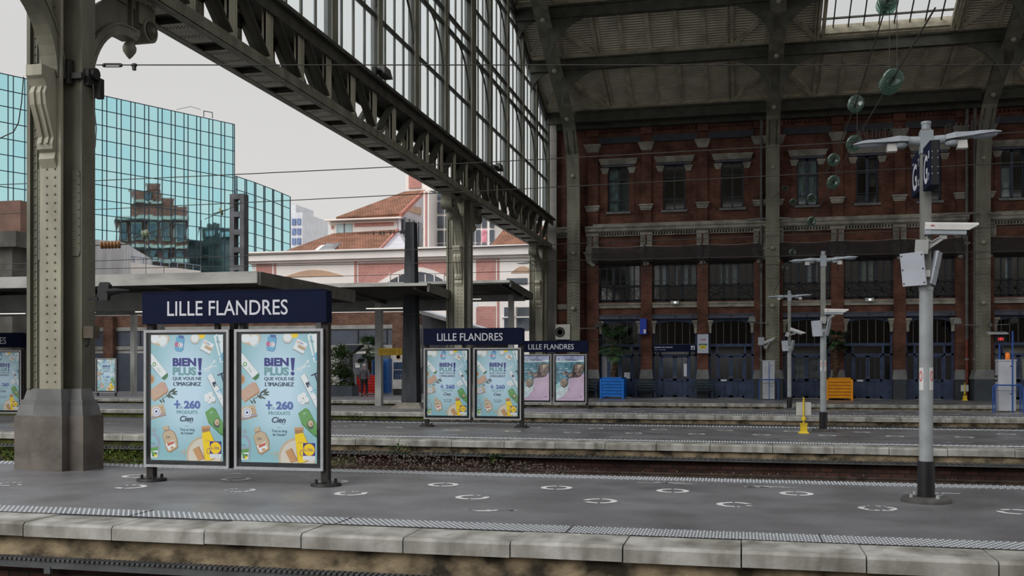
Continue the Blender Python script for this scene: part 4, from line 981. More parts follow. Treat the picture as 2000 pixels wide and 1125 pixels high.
    poly('brown', (152,775),(172,748),(214,738),(244,752),(268,800),(272,862),(210,898),(186,884)); poly('tan', (156,776),(174,752),(212,742),(240,756),(262,802),(266,856),(208,890),(190,878)); txt('Cien', 'dark', 178, 212, 778, 798, .01, .2, -12); poly('white', (176,840),(238,806),(256,852),(204,880)); poly('red', (190,832),(240,814),(243,832),(194,852)); ell('orange', 226, 860, 14, 7, -20)
    for k in range(26): a = k*2.4; ell('tan', 320+48*math.cos(a)*((k % 5)/5), 890+34*math.sin(a)*((k % 7)/7), 4, 3)
    poly('tan', *[(470+132*math.cos(t), 908+128*math.sin(t)) for t in [PI*(.98+1.04*k/24) for k in range(25)]], (600,948), (340,948)); poly('cream', *[(474+122*math.cos(t), 912+118*math.sin(t)) for t in [PI*(1.0+1.0*k/24) for k in range(25)]], (590,948), (354,948))
    rect('brown', 432, 902, 54, 96, -28); rect('orange', 426, 900, 46, 90, -28)
    rect('brown', 484, 730, 60, 42, -6); rect('orange', 484, 718, 64, 16, -6)
    poly('brown', (456,760),(516,745),(550,810),(556,930),(516,946),(474,946)); poly('yellow', (454,756),(514,744),(544,806),(548,925),(512,944),(478,944)); txt('Cien', 'brown', 478, 512, 800, 816, 0, .2, -5); ell('brown', 508, 880, 18, 22); ell('yellow', 508, 880, 12, 16)
    # discounter's badge
    poly('blue', (514,812),(600,812),(600,898),(514,898)); poly('violet', (515,813),(599,813),(599,897),(515,897)); ell('red', 557, 857, 42); ell('yellow', 557, 857, 39, n=28)
    for s, c, x0, x1, sl in (('L','violet',526,538,0), ('D','violet',557,573,0), ('L','violet',576,588,0)): txt(s, c, x0, x1, 850, 867, .03)
    rect('red', 548, 861, 6, 13, 14); ell('red', 551, 849, 4); poly('white', (514,898),(600,898),(600,927),(514,927)); txt('Le vrai prix', 'blue', 522, 592, 903, 910); txt('des bonnes choses', 'blue', 519, 596, 915, 922)
    # wording
    txt('BIEN', 'violet', 232, 410, 245, 301, .045); txt('PLUS', 'teal', 232, 410, 307, 363, .045)
    poly('violet', (424,246),(454,246),(446,330),(432,330)); ell('violet', 438, 350, 13)
    txt('QUE VOUS NE', 'dark', 232, 449, 374, 400, .012); txt("L'IMAGINEZ", 'dark', 237, 446, 408, 436); txt("L'IMAGINEZ", 'dark', 239, 448, 408, 436)
    rect('blue', 266, 563, 48, 12); rect('blue', 266, 563, 13, 58); txt('DE', 'teal', 283, 308, 576, 591); txt('260', 'blue', 318, 442, 536, 592, .045)
    txt('PRODUITS', 'teal', 263, 420, 604, 627, .018); txt('Cien', 'dark', 287, 388, 641, 680, .02, .28); poly('dark', (350,684),(368,690),(392,684),(370,687)); rect('grey', 340, 711, 28, 3)
    txt('Tout au long', 'dark', 286, 398, 726, 748); txt("de l'année*", 'dark', 294, 393, 749, 768)
    return mb
def beach_mesh():
    mb = MB(); lay = [0]; cols = [flat('sand', (205,182,206), .06, 2), flat('sea', (92,142,160), .25, 5), flat('foam', (206,222,228), .1, 6), flat('haze', (166,174,208), .18, 4), flat('rockA', (150,132,124), .25, 9), flat('rockB', (86,74,74), .3, 9), flat('ink', (54,60,100)), flat('shallow', (170,212,216), .1, 3), flat('rockC', (202,188,170), .2, 8)]
    X = lambda x: (x-268)/436*PW; Z = lambda y: (1003-y)/650*PH
    def poly(c, *pts):
        lay[0] -= .00002; mb.add([(min(max(X(a), -PW/2), PW/2), lay[0], min(max(Z(b_), 0), PH)) for a, b_ in pts], [tuple(range(len(pts)))], c)
    poly(0, (50,353), (486,353), (486,1003), (50,1003)); poly(3, (50,353), (486,353), (486,470), (50,470)); poly(2, (50,410), (150,395), (300,430), (486,405), (486,440), (50,445))
    poly(1, (50,445), (486,440), (486,610), (260,680), (180,780), (90,860), (50,880)); poly(7, (50,770), (150,700), (250,740), (230,830), (140,940), (50,960)); poly(2, (50,860), (130,800), (240,800), (250,830), (160,940), (50,990))
    for k in range(16):
        x, y, l = R.uniform(50, 250), R.uniform(520, 760), R.uniform(20, 70); poly(2, (x, y), (x+l, y-4), (x+l*1.1, y+3), (x+l*.2, y+7))
    poly(5, (330,480), (360,468), (470,462), (486,490), (486,560), (440,650), (380,668), (300,665), (300,590)); poly(4, (352,476), (460,468), (480,500), (470,560), (430,640), (380,630), (350,590)); poly(8, (380,490), (440,474), (450,500), (400,560)); 
    for k in range(6): poly(5, (362+k*20, 500), (368+k*20, 498), (378+k*14, 620), (372+k*14, 620))
    poly(5, (210,640), (250,610), (310,585), (350,610), (370,655), (320,672), (230,668)); poly(4, (225,640), (255,615), (300,600), (290,650), (240,660)); poly(4, (150,620), (180,590), (215,570), (240,600), (225,625), (160,635)); poly(5, (190,610), (215,575), (232,600), (210,620))
    poly(5, (105,720), (150,680), (220,690), (245,740), (220,790), (175,820), (125,790)); poly(8, (112,720), (150,688), (210,698), (230,740), (200,785), (170,805), (130,780))
    for k in range(6): poly(5, (125+k*16, 700), (131+k*16, 698), (165+k*11, 800), (158+k*11, 802))
    poly(5, (246,820), (252,812), (256,860), (248,858)); poly(6, (420,955), (440,935), (450,938), (432,960)); poly(6, (60,965), (390,962), (390,964), (60,967))
    lay[0] -= .00002; text(mb, "Et si c'était vous", X(80), X(368), Z(425), Z(388), lay[0], 6, .02, .15)
    return mb, cols
PRINT = {}
def place_print(kind, parent, M):
    if kind not in PRINT:
        if kind == 'a': o = poster_mesh().build('poster_print', PM, parent, True)
        else: mb, cols = beach_mesh(); o = mb.build('poster_print', cols, parent, True)
        PRINT[kind] = o
    else: o = PRINT[kind].copy(); COL.objects.link(o); o.parent = parent
    o.matrix_parent_inverse = Matrix(); o.matrix_basis = M; return o
CASEW, CASEZ0, CASEZ1 = 1.27, .20, 2.06
def case(parent, x0, kind, first):
    """one poster case: black box, aluminium rim, print behind glass (local frame, front towards -y)"""
    w_ = CASEW; m = MB(); m.box(x0, x0+w_, -.02, .10, CASEZ0, CASEZ1); o = m.build('poster_case', CASE, parent, True)
    m = MB(); b = .035
    for a0, a1, z0, z1 in ((x0, x0+w_, CASEZ0, CASEZ0+b), (x0, x0+w_, CASEZ1-b, CASEZ1), (x0, x0+b, CASEZ0+b, CASEZ1-b), (x0+w_-b, x0+w_, CASEZ0+b, CASEZ1-b)): m.box(a0, a1, -.05, .0, z0, z1)
    m.build('case_rim', ALU, parent, True)
    place_print(kind, parent, Matrix.Translation((x0+w_/2, -.024, CASEZ0+.095)))
    m = MB(); m.add([(x0+.03, -.038, CASEZ0+.03), (x0+w_-.03, -.038, CASEZ0+.03), (x0+w_-.03, -.038, CASEZ1-.03), (x0+.03, -.038, CASEZ1-.03)], [(0,1,2,3)]); m.build('case_glass', glass('poster_glass', (.97,.98,.98,1), .035, .03), parent, True)
    if first: m = MB(); m.box(x0+w_-.2, x0+w_-.18, -.0225, -.021, CASEZ1-.08, CASEZ1-.06); m.box(x0+w_-.17, x0+w_-.09, -.0225, -.021, CASEZ1-.075, CASEZ1-.068); m.build('maker_mark', SIGNW, parent, True)
def station_sign(label, loc, kind, rz=0.0, board=True):
    t = thing('station_sign', label, 'sign', loc, rz, 'station name signs over poster cases')
    case(t, -1.31, kind, True); case(t, .04, kind, True)
    for x in (-1.25, 1.31):
        m = MB(); m.box(x-.05, x+.05, -.0, .1, .05, 2.5); m.build('post', POST_D, t, True)
        m = MB(); m.lathe([(.2, 0), (.2, .03), (.12, .04)], (x, .05, 0), 16)
        for a in range(4): m.cyl((x+.13*math.cos(a*PI/2+.7), .05+.13*math.sin(a*PI/2+.7), .03), (x+.13*math.cos(a*PI/2+.7), .05+.13*math.sin(a*PI/2+.7), .09), .022, .018, 6)
        m.build('foot_plate', DARK, t, True)
    m = MB(); m.box(-1.31, 1.31, -.08, .0, 2.14, 2.56); m.box(1.31, 1.37, -.08, .1, 2.14, 2.56); m.box(-1.31, 1.31, -.085, .1, 2.555, 2.575); b = m.build('name_board', NAVY, t, True)
    m = MB(); text(m, 'LILLE FLANDRES', -.93, .83, 2.245, 2.445, -.083, 0, .006); m.build('lettering', SIGNW, b, True)
    m = MB()
    for x in (-.25, .12): m.box(x-.03, x+.03, .0, .08, 2.06, 2.14)
    m.build('bracket', DARK, t, True)
    return t
station_sign('large station name sign with two cosmetics posters on the nearest platform', (-6.62, 12.1, 0), 'a')
station_sign('station name sign with two cosmetics posters in front of the middle iron column', (-6.82, 24.95, 0), 'a')
station_sign('station name sign with two beach posters on the third platform', (-7.02, 37.3, 0), 'b')
station_sign('partly hidden station sign with cosmetics posters left of the huge column', (-21.9, 25.2, 0), 'a')
t = thing('poster_stand', 'small single cosmetics poster stand on the far platform, seen past the huge column', 'poster stand', (-33.6, 47.6, 0))
case(t, -.63, 'a', True); m = MB(); m.box(-.6, -.5, 0, .08, 0, .25); m.box(.5, .6, 0, .08, 0, .25); m.build('foot', DARK, t, True)
# ================================================================ lamp posts, cameras, panel boxes, letter signs
GLOBE = mat('lamp_lens', srgb(150,160,172), .2, 0, .05, 5, 0, .6)
LAMPB = mat('lamp_body', srgb(150,158,166), .4, 0, .06, 4)
def lamp_post(loc, label, spikes):
    t = thing('platform_lamp', label, 'lamp post', loc, 0, 'double headed platform lamps')
    m = MB(); m.lathe([(.275, 0), (.275, .04), (.25, .06), (.2, .06)], (0,0,0), 24); m.build('footing', mat('footing_dark', srgb(84,82,80), .8, 0, .15, 6, .3), t, True)
    for a in range(4): m = MB(); x, y = .2*math.cos(a*PI/2+.5), .2*math.sin(a*PI/2+.5); m.cyl((x, y, .06), (x, y, .10), .025, .02, 6); m.build('anchor_bolt', GALV, t, True)
    m = MB(); m.cyl((0,0,.05), (0,0,.47), .096, .094, 20); m.build('base_sleeve', BLACK, t, True)
    m = MB(); m.cyl((0,0,.46), (0,0,2.46), .077, .075, 20); m.cyl((0,0,2.44), (0,0,2.48), .08, .08, 20); m.build('pole', GALV, t, True)
    m = MB(); m.box(-.05, .05, -.05, .05, 2.46, 4.30); m.box(-.062, -.05, -.05, .05, 2.46, 4.3); m.build('upper_post', mat('post_channel', srgb(126,128,124), .45, 0, .08, 4), t, True)
    m = MB(); m.cyl((0,0,4.3), (0,0,4.38), .05, .05, 14); m.cyl((0,0,4.36), (0,0,4.39), .056, .056, 14); m.box(-.07, .07, -.06, .06, 4.02, 4.28); m.build('cap', LAMPB, t, True)
    for s in (-1, 1):
        m = MB(); m.cyl((s*.06, 0, 4.17), (s*.2, 0, 4.18), .055, .05, 12); m.build('arm', LAMPB, t, True)
        m = MB(); k = .06 if s > 0 else .0
        top = [(.2, .09, .05), (.3, .11, .06), (.42, .10, .045), (.55, .10, .03), (.7, .09, .02), (.8, .03, .0)]
        for (x0, w0, h0), (x1, w1, h1) in zip(top, top[1:]):
            z0, z1 = 4.17+(x0-.2)*k*2, 4.17+(x1-.2)*k*2; a, b_ = s*x0, s*x1
            vs = [(a,-w0,z0-.01),(a,w0,z0-.01),(a,w0*.7,z0+h0),(a,-w0*.7,z0+h0),(b_,-w1,z1-.01),(b_,w1,z1-.01),(b_,w1*.7,z1+h1),(b_,-w1*.7,z1+h1)]
            m.add(vs, [(0,1,2,3),(7,6,5,4),(0,3,7,4),(1,5,6,2),(3,2,6,7),(0,4,5,1)], 0, False)
        m.lathe([(.07, 0), (.085, -.03), (.06, -.06)], (s*.28, 0, 4.16), 14)
        h = m.build('lamp_head', LAMPB, t, True)
        m = MB(); m.ball((s*.6, 0, 4.165+.4*k*2), (.17, .075, .05), 14, 6); m.build('lens', GLOBE, h, True)
        m = MB(); m.frus((s*.38-.05, s*.38+.06, -.05, .05, 4.06), (s*.38-.05, s*.38+.05, -.06, .06, 4.15)); m.build('sensor', WHITEP, h, True)
        if spikes:
            m = MB(); q = random.Random(4+s)
            for j in range(34): x = s*(.2+.56*j/34); y = q.uniform(-.05, .05); z0 = 4.2+(.02 if abs(x) > .45 else .03)+(abs(x)-.2)*k*2; m.cyl((x, y, z0), (x+q.uniform(-.03,.03), y+q.uniform(-.03,.03), z0+.12), .0022, .0022, 4)
            m.build('bird_spikes', DARK, h, True)
    return t
LP = [(2.08, 12.26), (1.95, 25.34), (1.73, 38.04)]
for (u, v), lab, s in zip(LP, ['tall grey double headed lamp post with bird spikes, nearest on the right', 'grey double headed lamp post in front of the orange planter', 'grey double headed lamp post at the back, beside the white meter cabinet'], (True, True, False)): lamp_post((u, v, 0), lab, s)
def camera(loc, label, yaw, pitch, sc=1.0, clip=True):
    t = thing('security_camera', label, 'camera', loc, yaw, 'white housed security cameras')
    M = Matrix.Rotation(pitch, 4, 'Y') @ Matrix.Scale(sc, 4)
    m = MB(); m.prism([(-.07,.0),(.07,.0),(.07,.06),(.045,.085),(-.045,.085),(-.07,.06)], 0, .46, 'x'); m.add([(.46,-.07,0),(.46,.07,0),(.46,.07,.06),(.46,.045,.085),(.46,-.045,.085),(.46,-.07,.06),(.56,-.06,.06),(.56,.06,.06),(.56,.045,.085),(.56,-.045,.085)], [(5,6,9,4),(4,9,8,3),(3,8,7,2),(0,6,5),(1,2,7)]); m.move(M); m.build('housing', WHITEP, t, True)
    m = MB(); m.box(.02, .44, -.055, .055, -.05, 0); m.box(0, .07, -.06, .06, -.055, .0); m.move(M); m.build('body', LAMPB, t, True)
    m = MB(); m.cyl((.44, 0, -.02), (.47, 0, -.02), .035, .035, 12); m.move(M); m.build('lens', BLACK, t, True)
    m = MB(); m.box(.16, .24, -.03, .03, -.10, -.04); m.bar((.2, 0, -.08), (.02, 0, -.22), .05, .05); m.box(-.09, .05, -.07, .07, -.28, -.12); m.tube([(.06, .02, -.02), (.02, -.04, -.1), (.08, -.04, -.14), (.17, -.03, -.08)], .008, 5); m.move(M); m.build('bracket', mat('bracket_grey', srgb(160,162,162), .5, 0, .05, 4), t, True)
    if clip: m = MB(); m.box(.06, .10, -.0715, -.07, .035, .05); m.move(M); m.build('maker_badge', mat('badge_red', srgb(170,70,66), .5, 0, .4, 60), t, True)
    return t
u, v = LP[0]; camera((u-.03, v-.08, 3.13), 'white security camera pointing right on the nearest lamp post', -.12, .06)
u, v = LP[1]; camera((u+.02, v-.06, 2.9), 'white security camera on the lamp post in front of the orange planter', -.1, .04)
u, v = LP[2]; camera((u+.02, v-.06, 2.95), 'white security camera tilted down on the rearmost lamp post', -.1, .35)
camera((1.1, 50.3, 2.75), 'white wall camera tilted upward beside the second roof rib', .25, -.38, 1.0, False)
def panel(loc, label, rz, tilt):
    t = thing('panel_loudspeaker', label, 'loudspeaker', loc, rz, 'white flat loudspeaker boxes')
    M = Matrix.Rotation(tilt, 4, 'X'); m = MB(); pts = [(-.15, 0), (.15, 0), (.15, .02), (.08, .06), (-.08, .06), (-.15, .02)]
    m.prism(pts, -.19, .19, 'z'); m.move(M); m.build('box', mat('panel_white', srgb(178,184,194), .5, 0, .05, 3), t, True)
    m = MB(); [m.cyl((x, -.004, z), (x, 0, z), .01, .01, 6) for x in (-.13, .13) for z in (-.16, 0, .16)]; m.move(M); m.build('screw', DARK, t, True)
    m = MB(); m.box(-.02, .02, .05, .14, -.03, .03); m.move(M); m.build('mount', GALV, t, True); return t
names = ['the nearest lamp post', 'the lamp post before the orange planter', 'the rearmost lamp post']
for (u, v), nm, z in zip(LP, names, (2.68, 2.5, 2.35)):
    panel((u-.16, v-.10, z), 'pale tilted loudspeaker box on the left side of '+nm, -.75, .16)
    panel((u+.13, v+.05, z+.02), 'pale tilted loudspeaker box on the right side of '+nm, 1.25, .2)
    t = thing('junction_box', 'small white junction box on '+nm, 'junction box', (u, v-.06, z-.05)); m = MB(); m.box(-.03, .03, -.03, 0, -.04, .04); m.box(-.026, .026, -.034, -.03, -.036, .036); m.build('cover', WHITEP, t, True)
panel((.95, 50.35, 2.85), 'pale loudspeaker box on the wall beside the second roof rib', .1, .1)
# blue platform letter signs on the nearest post (their faces look along the platform)
def letter_sign(v0, v1, z0, z1, label, up, dn):
    u = LP[0][0]; t = thing('platform_sign', label, 'sign', (u, (v0+v1)/2, z0), 0, 'blue letter signs on the nearest post')
    m = MB(); m.box(u-.05, u+.05, v0, v1, z0, z1); b = m.build('board', NAVY, t)
    m = MB(); M = Matrix.Translation((u-.052, v1, z0)) @ Matrix.Rotation(-PI/2, 4, 'Z'); h = z1-z0; w_ = v1-v0
    text(m, 'G', w_*.14, w_*.66, h*.10, h*.76, 0, 0, .02, 0, M); text(m, up, w_*.76, w_*.92, h*.62, h*.80, 0, 0, .02, 0, M); text(m, dn, w_*.76, w_*.92, h*.14, h*.30, 0, 0, .02, 0, M); text(m, 'Voie', w_*.1, w_*.34, h*.78, h*.84, 0, 0, 0, 0, M)
    m.build('lettering', SIGNW, b)
    m = MB(); [m.lathe([(.008, 0), (.006, .006)], (u+s, v0, z0+h*k), 6, 0, (0,-1,0)) for s in (-.03, .03) for k in (.25, .4, .6, .75)]; m.box(u-.04, u+.04, v0-.002, v0, z0, z1, 1); m.build('edge_fixing', [ALU, BLACK], t)
letter_sign(11.72, 12.16, 3.57, 4.06, 'blue letter sign on the near side of the tall lamp post', '8', 'y')
letter_sign(12.36, 12.95, 3.62, 4.10, 'blue letter sign on the rear side of the tall lamp post', '7', 'x')
# no-smoking notices on the posts
for (u, v), nm, zz in zip(LP[:2], names, (1.42, 1.6)):
    for s in (-1, 1):
        t = thing('no_smoking_sticker', 'white no smoking sticker on the %s of %s' % ('left' if s < 0 else 'right', nm), 'sticker', (u, v, zz))
        m = MB(); a0 = -PI/2-.12+s*.85; A = [(.0785*math.cos(a0+d), .0785*math.sin(a0+d), -.13) for d in (-.45,-.22,0,.22,.45)]; m.strip(A, [(p[0], p[1], .13) for p in A], 0, True); st = m.build('sheet', WHITEP, t, True)
        m = MB(); P = lambda a, z, r=.0795: (r*math.cos(a0+a), r*math.sin(a0+a), z)
        for k in range(16):
            b0, b1 = 2*PI*k/16, 2*PI*(k+1)/16; m.add([P(.38*math.cos(b0)*.8, .06*math.sin(b0)+.03), P(.38*math.cos(b1)*.8, .06*math.sin(b1)+.03), P(.26*math.cos(b1)*.8, .045*math.sin(b1)+.03), P(.26*math.cos(b0)*.8, .045*math.sin(b0)+.03)], [(0,1,2,3)])
        m.add([P(-.2,.07), P(-.16,.075), P(.2,-.01), P(.16,-.015)], [(0,1,2,3)]); m.build('ban_sign', mat('ban_red', srgb(190,52,48), .5, 0, 0), st, True)
# ================================================================ wires and insulators
WIRE = mat('wire', srgb(64,64,60), .5, .3, 0)
def wire(label, pts, r=.008, kind='overhead_wire'):
    m = MB(); m.tube(pts, r, 5); return tag(m.build(kind, WIRE), label, 'wire', 'overhead wires')
def sag(p, q, s=.0, n=8):
    p, q = Vector(p), Vector(q); return [p.lerp(q, k/n)-Vector((0,0,s*4*(k/n)*(1-k/n))) for k in range(n+1)]
a = at_d(188, 127, 13.9); b_ = at_d(2300, 127, 13.9)
wire('taut steel wire anchored to the huge column and crossing the hall level', [a, b_], .009)
t = thing('turnbuckle', 'steel turnbuckle on the taut wire beside the huge column', 'turnbuckle', a)
m = MB(); p = [at_d(x, 127.5, 13.9)-a for x in (192, 203, 236, 262)]
for dz in (.022, -.022): m.cyl(p[1]+Vector((0,0,dz)), p[2]+Vector((0,0,dz)), .008, .008, 6)
for x in (p[1], p[2]): m.ball(x, (.03,.02,.028), 8, 5)
m.build('frame', DARK, t, True); m = MB(); m.ball(p[3], (.05,.03,.03), 8, 5); m.box(p[3].x-.02, p[3].x+.02, p[3].y-.02, p[3].y+.02, p[3].z-.07, p[3].z); m.build('cable_clamp', DARK, t, True)
t = thing('wire_clamp', 'iron strap clamping the taut wire to the huge column', 'clamp', (-9.8, 13.4, 5.9)); m = MB(); m.box(-9.96, -9.90, 13.12, 13.24, 5.85, 6.22, 0); m.box(-9.92, -9.72, 13.16, 13.24, 5.93, 6.02, 0); m.box(-9.755, -9.68, 13.28, 13.5, 5.86, 6.1, 0); m.cyl((-9.75, 13.4, 6.05), (-9.62, 13.4, 6.05), .09, .09, 10); m.box(-9.7, -9.6, 13.45, 13.55, 5.7, 6.0); m.build('strap', DARK, t)
for i, (v, x0, y0, x1, y1) in enumerate([(17.2, -30, 362, 1500, 283), (18.9, -30, 419, 2050, 310), (29.6, -30, 517, 2050, 437), (30.4, -30, 528, 2050, 487), (41.0, -30, 556, 2050, 500), (41.2, -30, 573, 2050, 530), (17.3, 500, 430, 2050, 345)][:6]):
    p, q = at_v(x0, y0, v), at_v(x1, y1, v)
    wire('long sagging overhead line, %s of the lines running along the tracks' % ['highest', 'second', 'third', 'fourth', 'fifth', 'lowest'][i], sag(p, q+(q-p)*.3, .05), .009 if v < 20 else .012)
INS = glass('insulator_glass', (.52,.70,.62,1), .10, .12, .5, (.26,.38,.33,1), (1,1,1,1)); CAPM = mat('insulator_cap', srgb(60,62,58), .5, .3, .1, 6)
def insulator(p, d, label, n=3, r=.13):
    t = thing('insulator', label, 'insulator', p, 0, 'green glass insulators on the cross wires'); d = Vector(d).normalized(); m = MB()
    for k in range(n):
        o = d*((k-(n-1)/2)*.13); m.lathe([(.03, .05), (.06, .045), (r*.8, .02), (r, -.01), (r*.95, -.035), (r*.7, -.03), (.04, -.02)], o, 16, 0, d)
    m.build('glass_disc', INS, t, True); m = MB()
    for k in range(n): o = d*((k-(n-1)/2)*.13); m.cyl(o+d*.03, o+d*.085, .045, .03, 8)
    m.cyl(-d*(n*.065+.12), d*(n*.065+.14), .014, .014, 6); m.ball(d*(n*.065+.1), .035, 8, 5); m.build('cap_fitting', CAPM, t, True); return t
UI = 1.9
chA = [(1733, 4), (1671, 203), (1628, 312), (1585, 387), (1549, 395), (1533, 368)]
chB = [(1740, 160), (1668, 280), (1627, 356), (1585, 432), (1548, 493), (1533, 524)]
def cw(lst, nm, words_):
    P = [at_u(x, y, UI) for x, y in lst]; c = [v for v in P]
    for i, p in enumerate(P):
        d = (P[min(i+1, len(P)-1)]-P[max(i-1, 0)]); insulator(p, d, 'green glass insulator on the %s cross wire, %s' % (nm, words_[i]), (3, 2, 2, 2, 1, 1)[i] if nm == 'upper' else (4, 2, 3, 2, 1, 1)[i], (.135, .135, .13, .125, .14, .14)[i])
    first = P[0]+(P[0]-P[1])*.7; pts = [first]+P
    wire(nm+' cross wire strung with green insulators above the lamp posts', pts, .010, 'cross_wire'); return P
A_ = cw(chA, 'upper', ['cut by the top of the picture', 'just above the lamp head', 'level with the upper window hoods', 'before the rumpled blinds', 'small, second from its end', 'small, beside the roof rib'])
B_ = cw(chB, 'lower', ['biggest one with four discs', 'partly behind the lamp head', 'below the lamp head', 'against the stone cornice', 'small, left of the middle lamp', 'small and lowest of all'])
wire('end of the upper cross wire tied to the second roof rib', [A_[-1], (1.55, 50.4, 9.9)], .012, 'cross_wire'); wire('end of the lower cross wire tied to the second roof rib', [B_[-1], (1.55, 50.5, 5.2)], .012, 'cross_wire')
for i in range(5):
    q = B_[i]+(B_[i]-B_[i+1])*.12; p = Vector((UI, q.y, q.z)); za = None
    for (a0, a1) in zip([A_[0]+(A_[0]-A_[1])]+A_, A_):
        if a1.y >= p.y >= a0.y: za = a0.z+(a1.z-a0.z)*(p.y-a0.y)/(a1.y-a0.y)
    if za: wire('thin vertical dropper wire between the cross wires, %s from the front' % ['first', 'second', 'third', 'fourth', 'fifth'][i], [p, (UI, p.y, za)], .005, 'dropper_wire')
wire('thin loose hanger wire from the roof to the biggest insulator', [at_u(1737, 140, 1.95), at_u(1737, -60, 1.95)], .005, 'dropper_wire')
# left side: insulators on lines outside the hall
def outside_ins(x, y, D, label, mt, n=4, r=.1, dx=(1, 0, .12)):
    p = at_d(x, y, D); t = thing('line_insulator', label, 'insulator', p); d = Vector(dx).normalized(); m = MB()
    for k in range(n): m.lathe([(.04, .05), (r, .02), (r, -.02), (.04, -.04)], d*((k-(n-1)/2)*.11), 12, 0, d)
    m.build('disc', mt, t, True); m = MB(); m.cyl(-d*(n*.06+.25), d*(n*.06+.2), .02, .02, 6); m.build('rod', CAPM, t, True)
outside_ins(216, 478, 32, 'brown ribbed insulator in front of the pale concrete wall', mat('brown_glaze', srgb(142,104,70), .3, 0, .1, 6), 6, .13, (1,.2,.03))
outside_ins(284, 458, 32, 'pale green insulator in front of the mirrored brick tower', mat('green_glaze', srgb(136,148,122), .4, 0, .1, 6), 2, .15, (1, .2, .25))
outside_ins(432, 413, 36, 'small green insulator left of the ladder shaped concrete mast', mat('green_glaze', srgb(136,148,122), .4, 0, .1, 6), 1, .15, (1, .2, .3))
wire('thin line from the green insulator up past the glass tower', [at_d(235, 470, 32), at_d(340, 440, 32.5)], .012); wire('thin line from the small green insulator to the concrete mast', [at_d(400, 428, 36), at_d(470, 398, 37)], .012)
for i, (x, y0, y1) in enumerate([(285, 460, 545), (320, 440, 545), (393, 430, 548)]): wire('thin vertical line outside, %s of the three in front of the glass tower' % ['left', 'middle', 'right'][i], [at_d(x, y0, 40), at_d(x, y1, 40)], .012)
wire('slack cable hanging beside the huge column', [at_d(x, y, 14.2) for x, y in ((182, 165), (184, 210), (188, 250), (186, 285), (180, 312))], .008, 'hanging_cable'); wire('slack cable looping left of the huge column', [at_d(x, y, 13.6) for x, y in ((46, 150), (42, 200), (36, 240), (26, 258), (10, 265), (-10, 275))], .008, 'hanging_cable')
# ================================================================ things along the facade
def planter(loc, label, col, w_=1.22, h=1.06):
    t = thing('planter', label, 'planter', loc, 0, 'slatted box planters'); mt = mat('planter_'+col[0], srgb(*col[1]), .45, 0, .05, 4); q = w_/2
    for x in (-q, q-.1):
        for y in (-q, q-.1): m = MB(); m.box(x, x+.1, y, y+.1, 0, h); m.build('corner_post', mt, t, True)
    m = MB(); n = 6; hh = (h-.13)/n
    for k in range(n):
        z = .09+k*hh
        for a in ((-q+.1, q-.1, -q+.02, -q+.06), (-q+.1, q-.1, q-.06, q-.02), (-q+.02, -q+.06, -q+.1, q-.1), (q-.06, q-.02, -q+.1, q-.1)): m.box(*a, z, z+hh-.026)
    m.build('slat_panel', mt, t, True); m = MB(); m.box(-q+.06, q-.06, -q+.06, q-.06, .09, h-.1); m.build('liner', DARK, t, True)
    m = MB(); m.box(-q, q, -q, -q+.1, h-.06, h+.0); m.box(-q, q, q-.1, q, h-.06, h); m.box(-q, -q+.1, -q+.1, q-.1, h-.06, h); m.box(q-.1, q, -q+.1, q-.1, h-.06, h); m.build('rim', mt, t, True)
    m = MB(); m.box(-q+.06, q-.06, -q+.06, q-.06, h-.1, h-.06); m.build('soil', mat('soil', srgb(52,42,34), .9, 0, .2, 8), t, True)
    return t
PF = [mat('palm_green', srgb(70,98,62), .5, 0, .15, 6), mat('palm_dark', srgb(46,66,44), .55, 0, .15, 6)]
def palm(loc, z0, h, label, seed, crown=1.0, dead=False):
    t = thing('fan_palm', label, 'palm tree', (loc[0], loc[1], z0)); q = random.Random(seed)
    m = MB(); n = 12
    for k in range(n):
        a = k/n*h; m.lathe([(.11-.03*k/n, 0), (.15-.03*k/n, h/n*.7), (.11-.03*k/n, h/n)], (.06*math.sin(k*.4), 0, a), 9)
    for k in range(60):
        a = q.random()*6.28; z = q.uniform(.1, h); r = .12; p = Vector((r*math.cos(a)+.06*math.sin(z/h*n*.4), r*math.sin(a), z)); leaf(m, p, (math.cos(a), math.sin(a), 1.2), .16, .03)
    m.build('trunk', mat('palm_trunk', srgb(84,66,50), .95, 0, .3, 9), t, True)
    fr = MB()
    for k in range(34):
        az = k*2.39996; el = q.uniform(-.75, 1.3) if not dead else q.uniform(-.9, .7); L = q.uniform(.35, .75)*crown
        d = Vector((math.cos(az)*math.cos(el), math.sin(az)*math.cos(el), math.sin(el))); o = Vector((.05, 0, h)); c = o+d*L
        fr.cyl(o, c, .012, .008, 4, 1)
        s = d.cross(Vector((0,0,1))).normalized(); up = s.cross(d).normalized()
        for j in range(15):
            a = (j-7)/7*1.35; dd = (d*math.cos(a)+s*math.sin(a)); l = q.uniform(.42, .6)*crown*(1-.25*abs(a)); droop = up*-.18*l
            p1 = c+dd*l*.55; p2 = c+dd*l+droop; sd = dd.cross(up).normalized()*.028
            fr.add([c, p1+sd, p2, p1-sd], [(0,1,2,3)], 0 if q.random() < .6 else 1)
    fr.build('frond', PF, t, True); return t
planter((-6.35, 50.4, 0), 'bright blue slatted planter box holding a fan palm', ('blue', (24,116,214)))
palm((-6.35, 50.4), 1.0, 1.7, 'fan palm with big green leaves in the bright blue planter', 3, 1.15)
planter((4.57, 50.3, 0), 'orange slatted planter box behind the middle lamp post', ('orange', (236,152,20)))
palm((4.42, 50.4), 1.0, 1.9, 'thin dark fan palm in the orange planter', 5, .72, True)
BENCH = mat('bench_green', srgb(44,60,72), .5, 0, .1, 4)
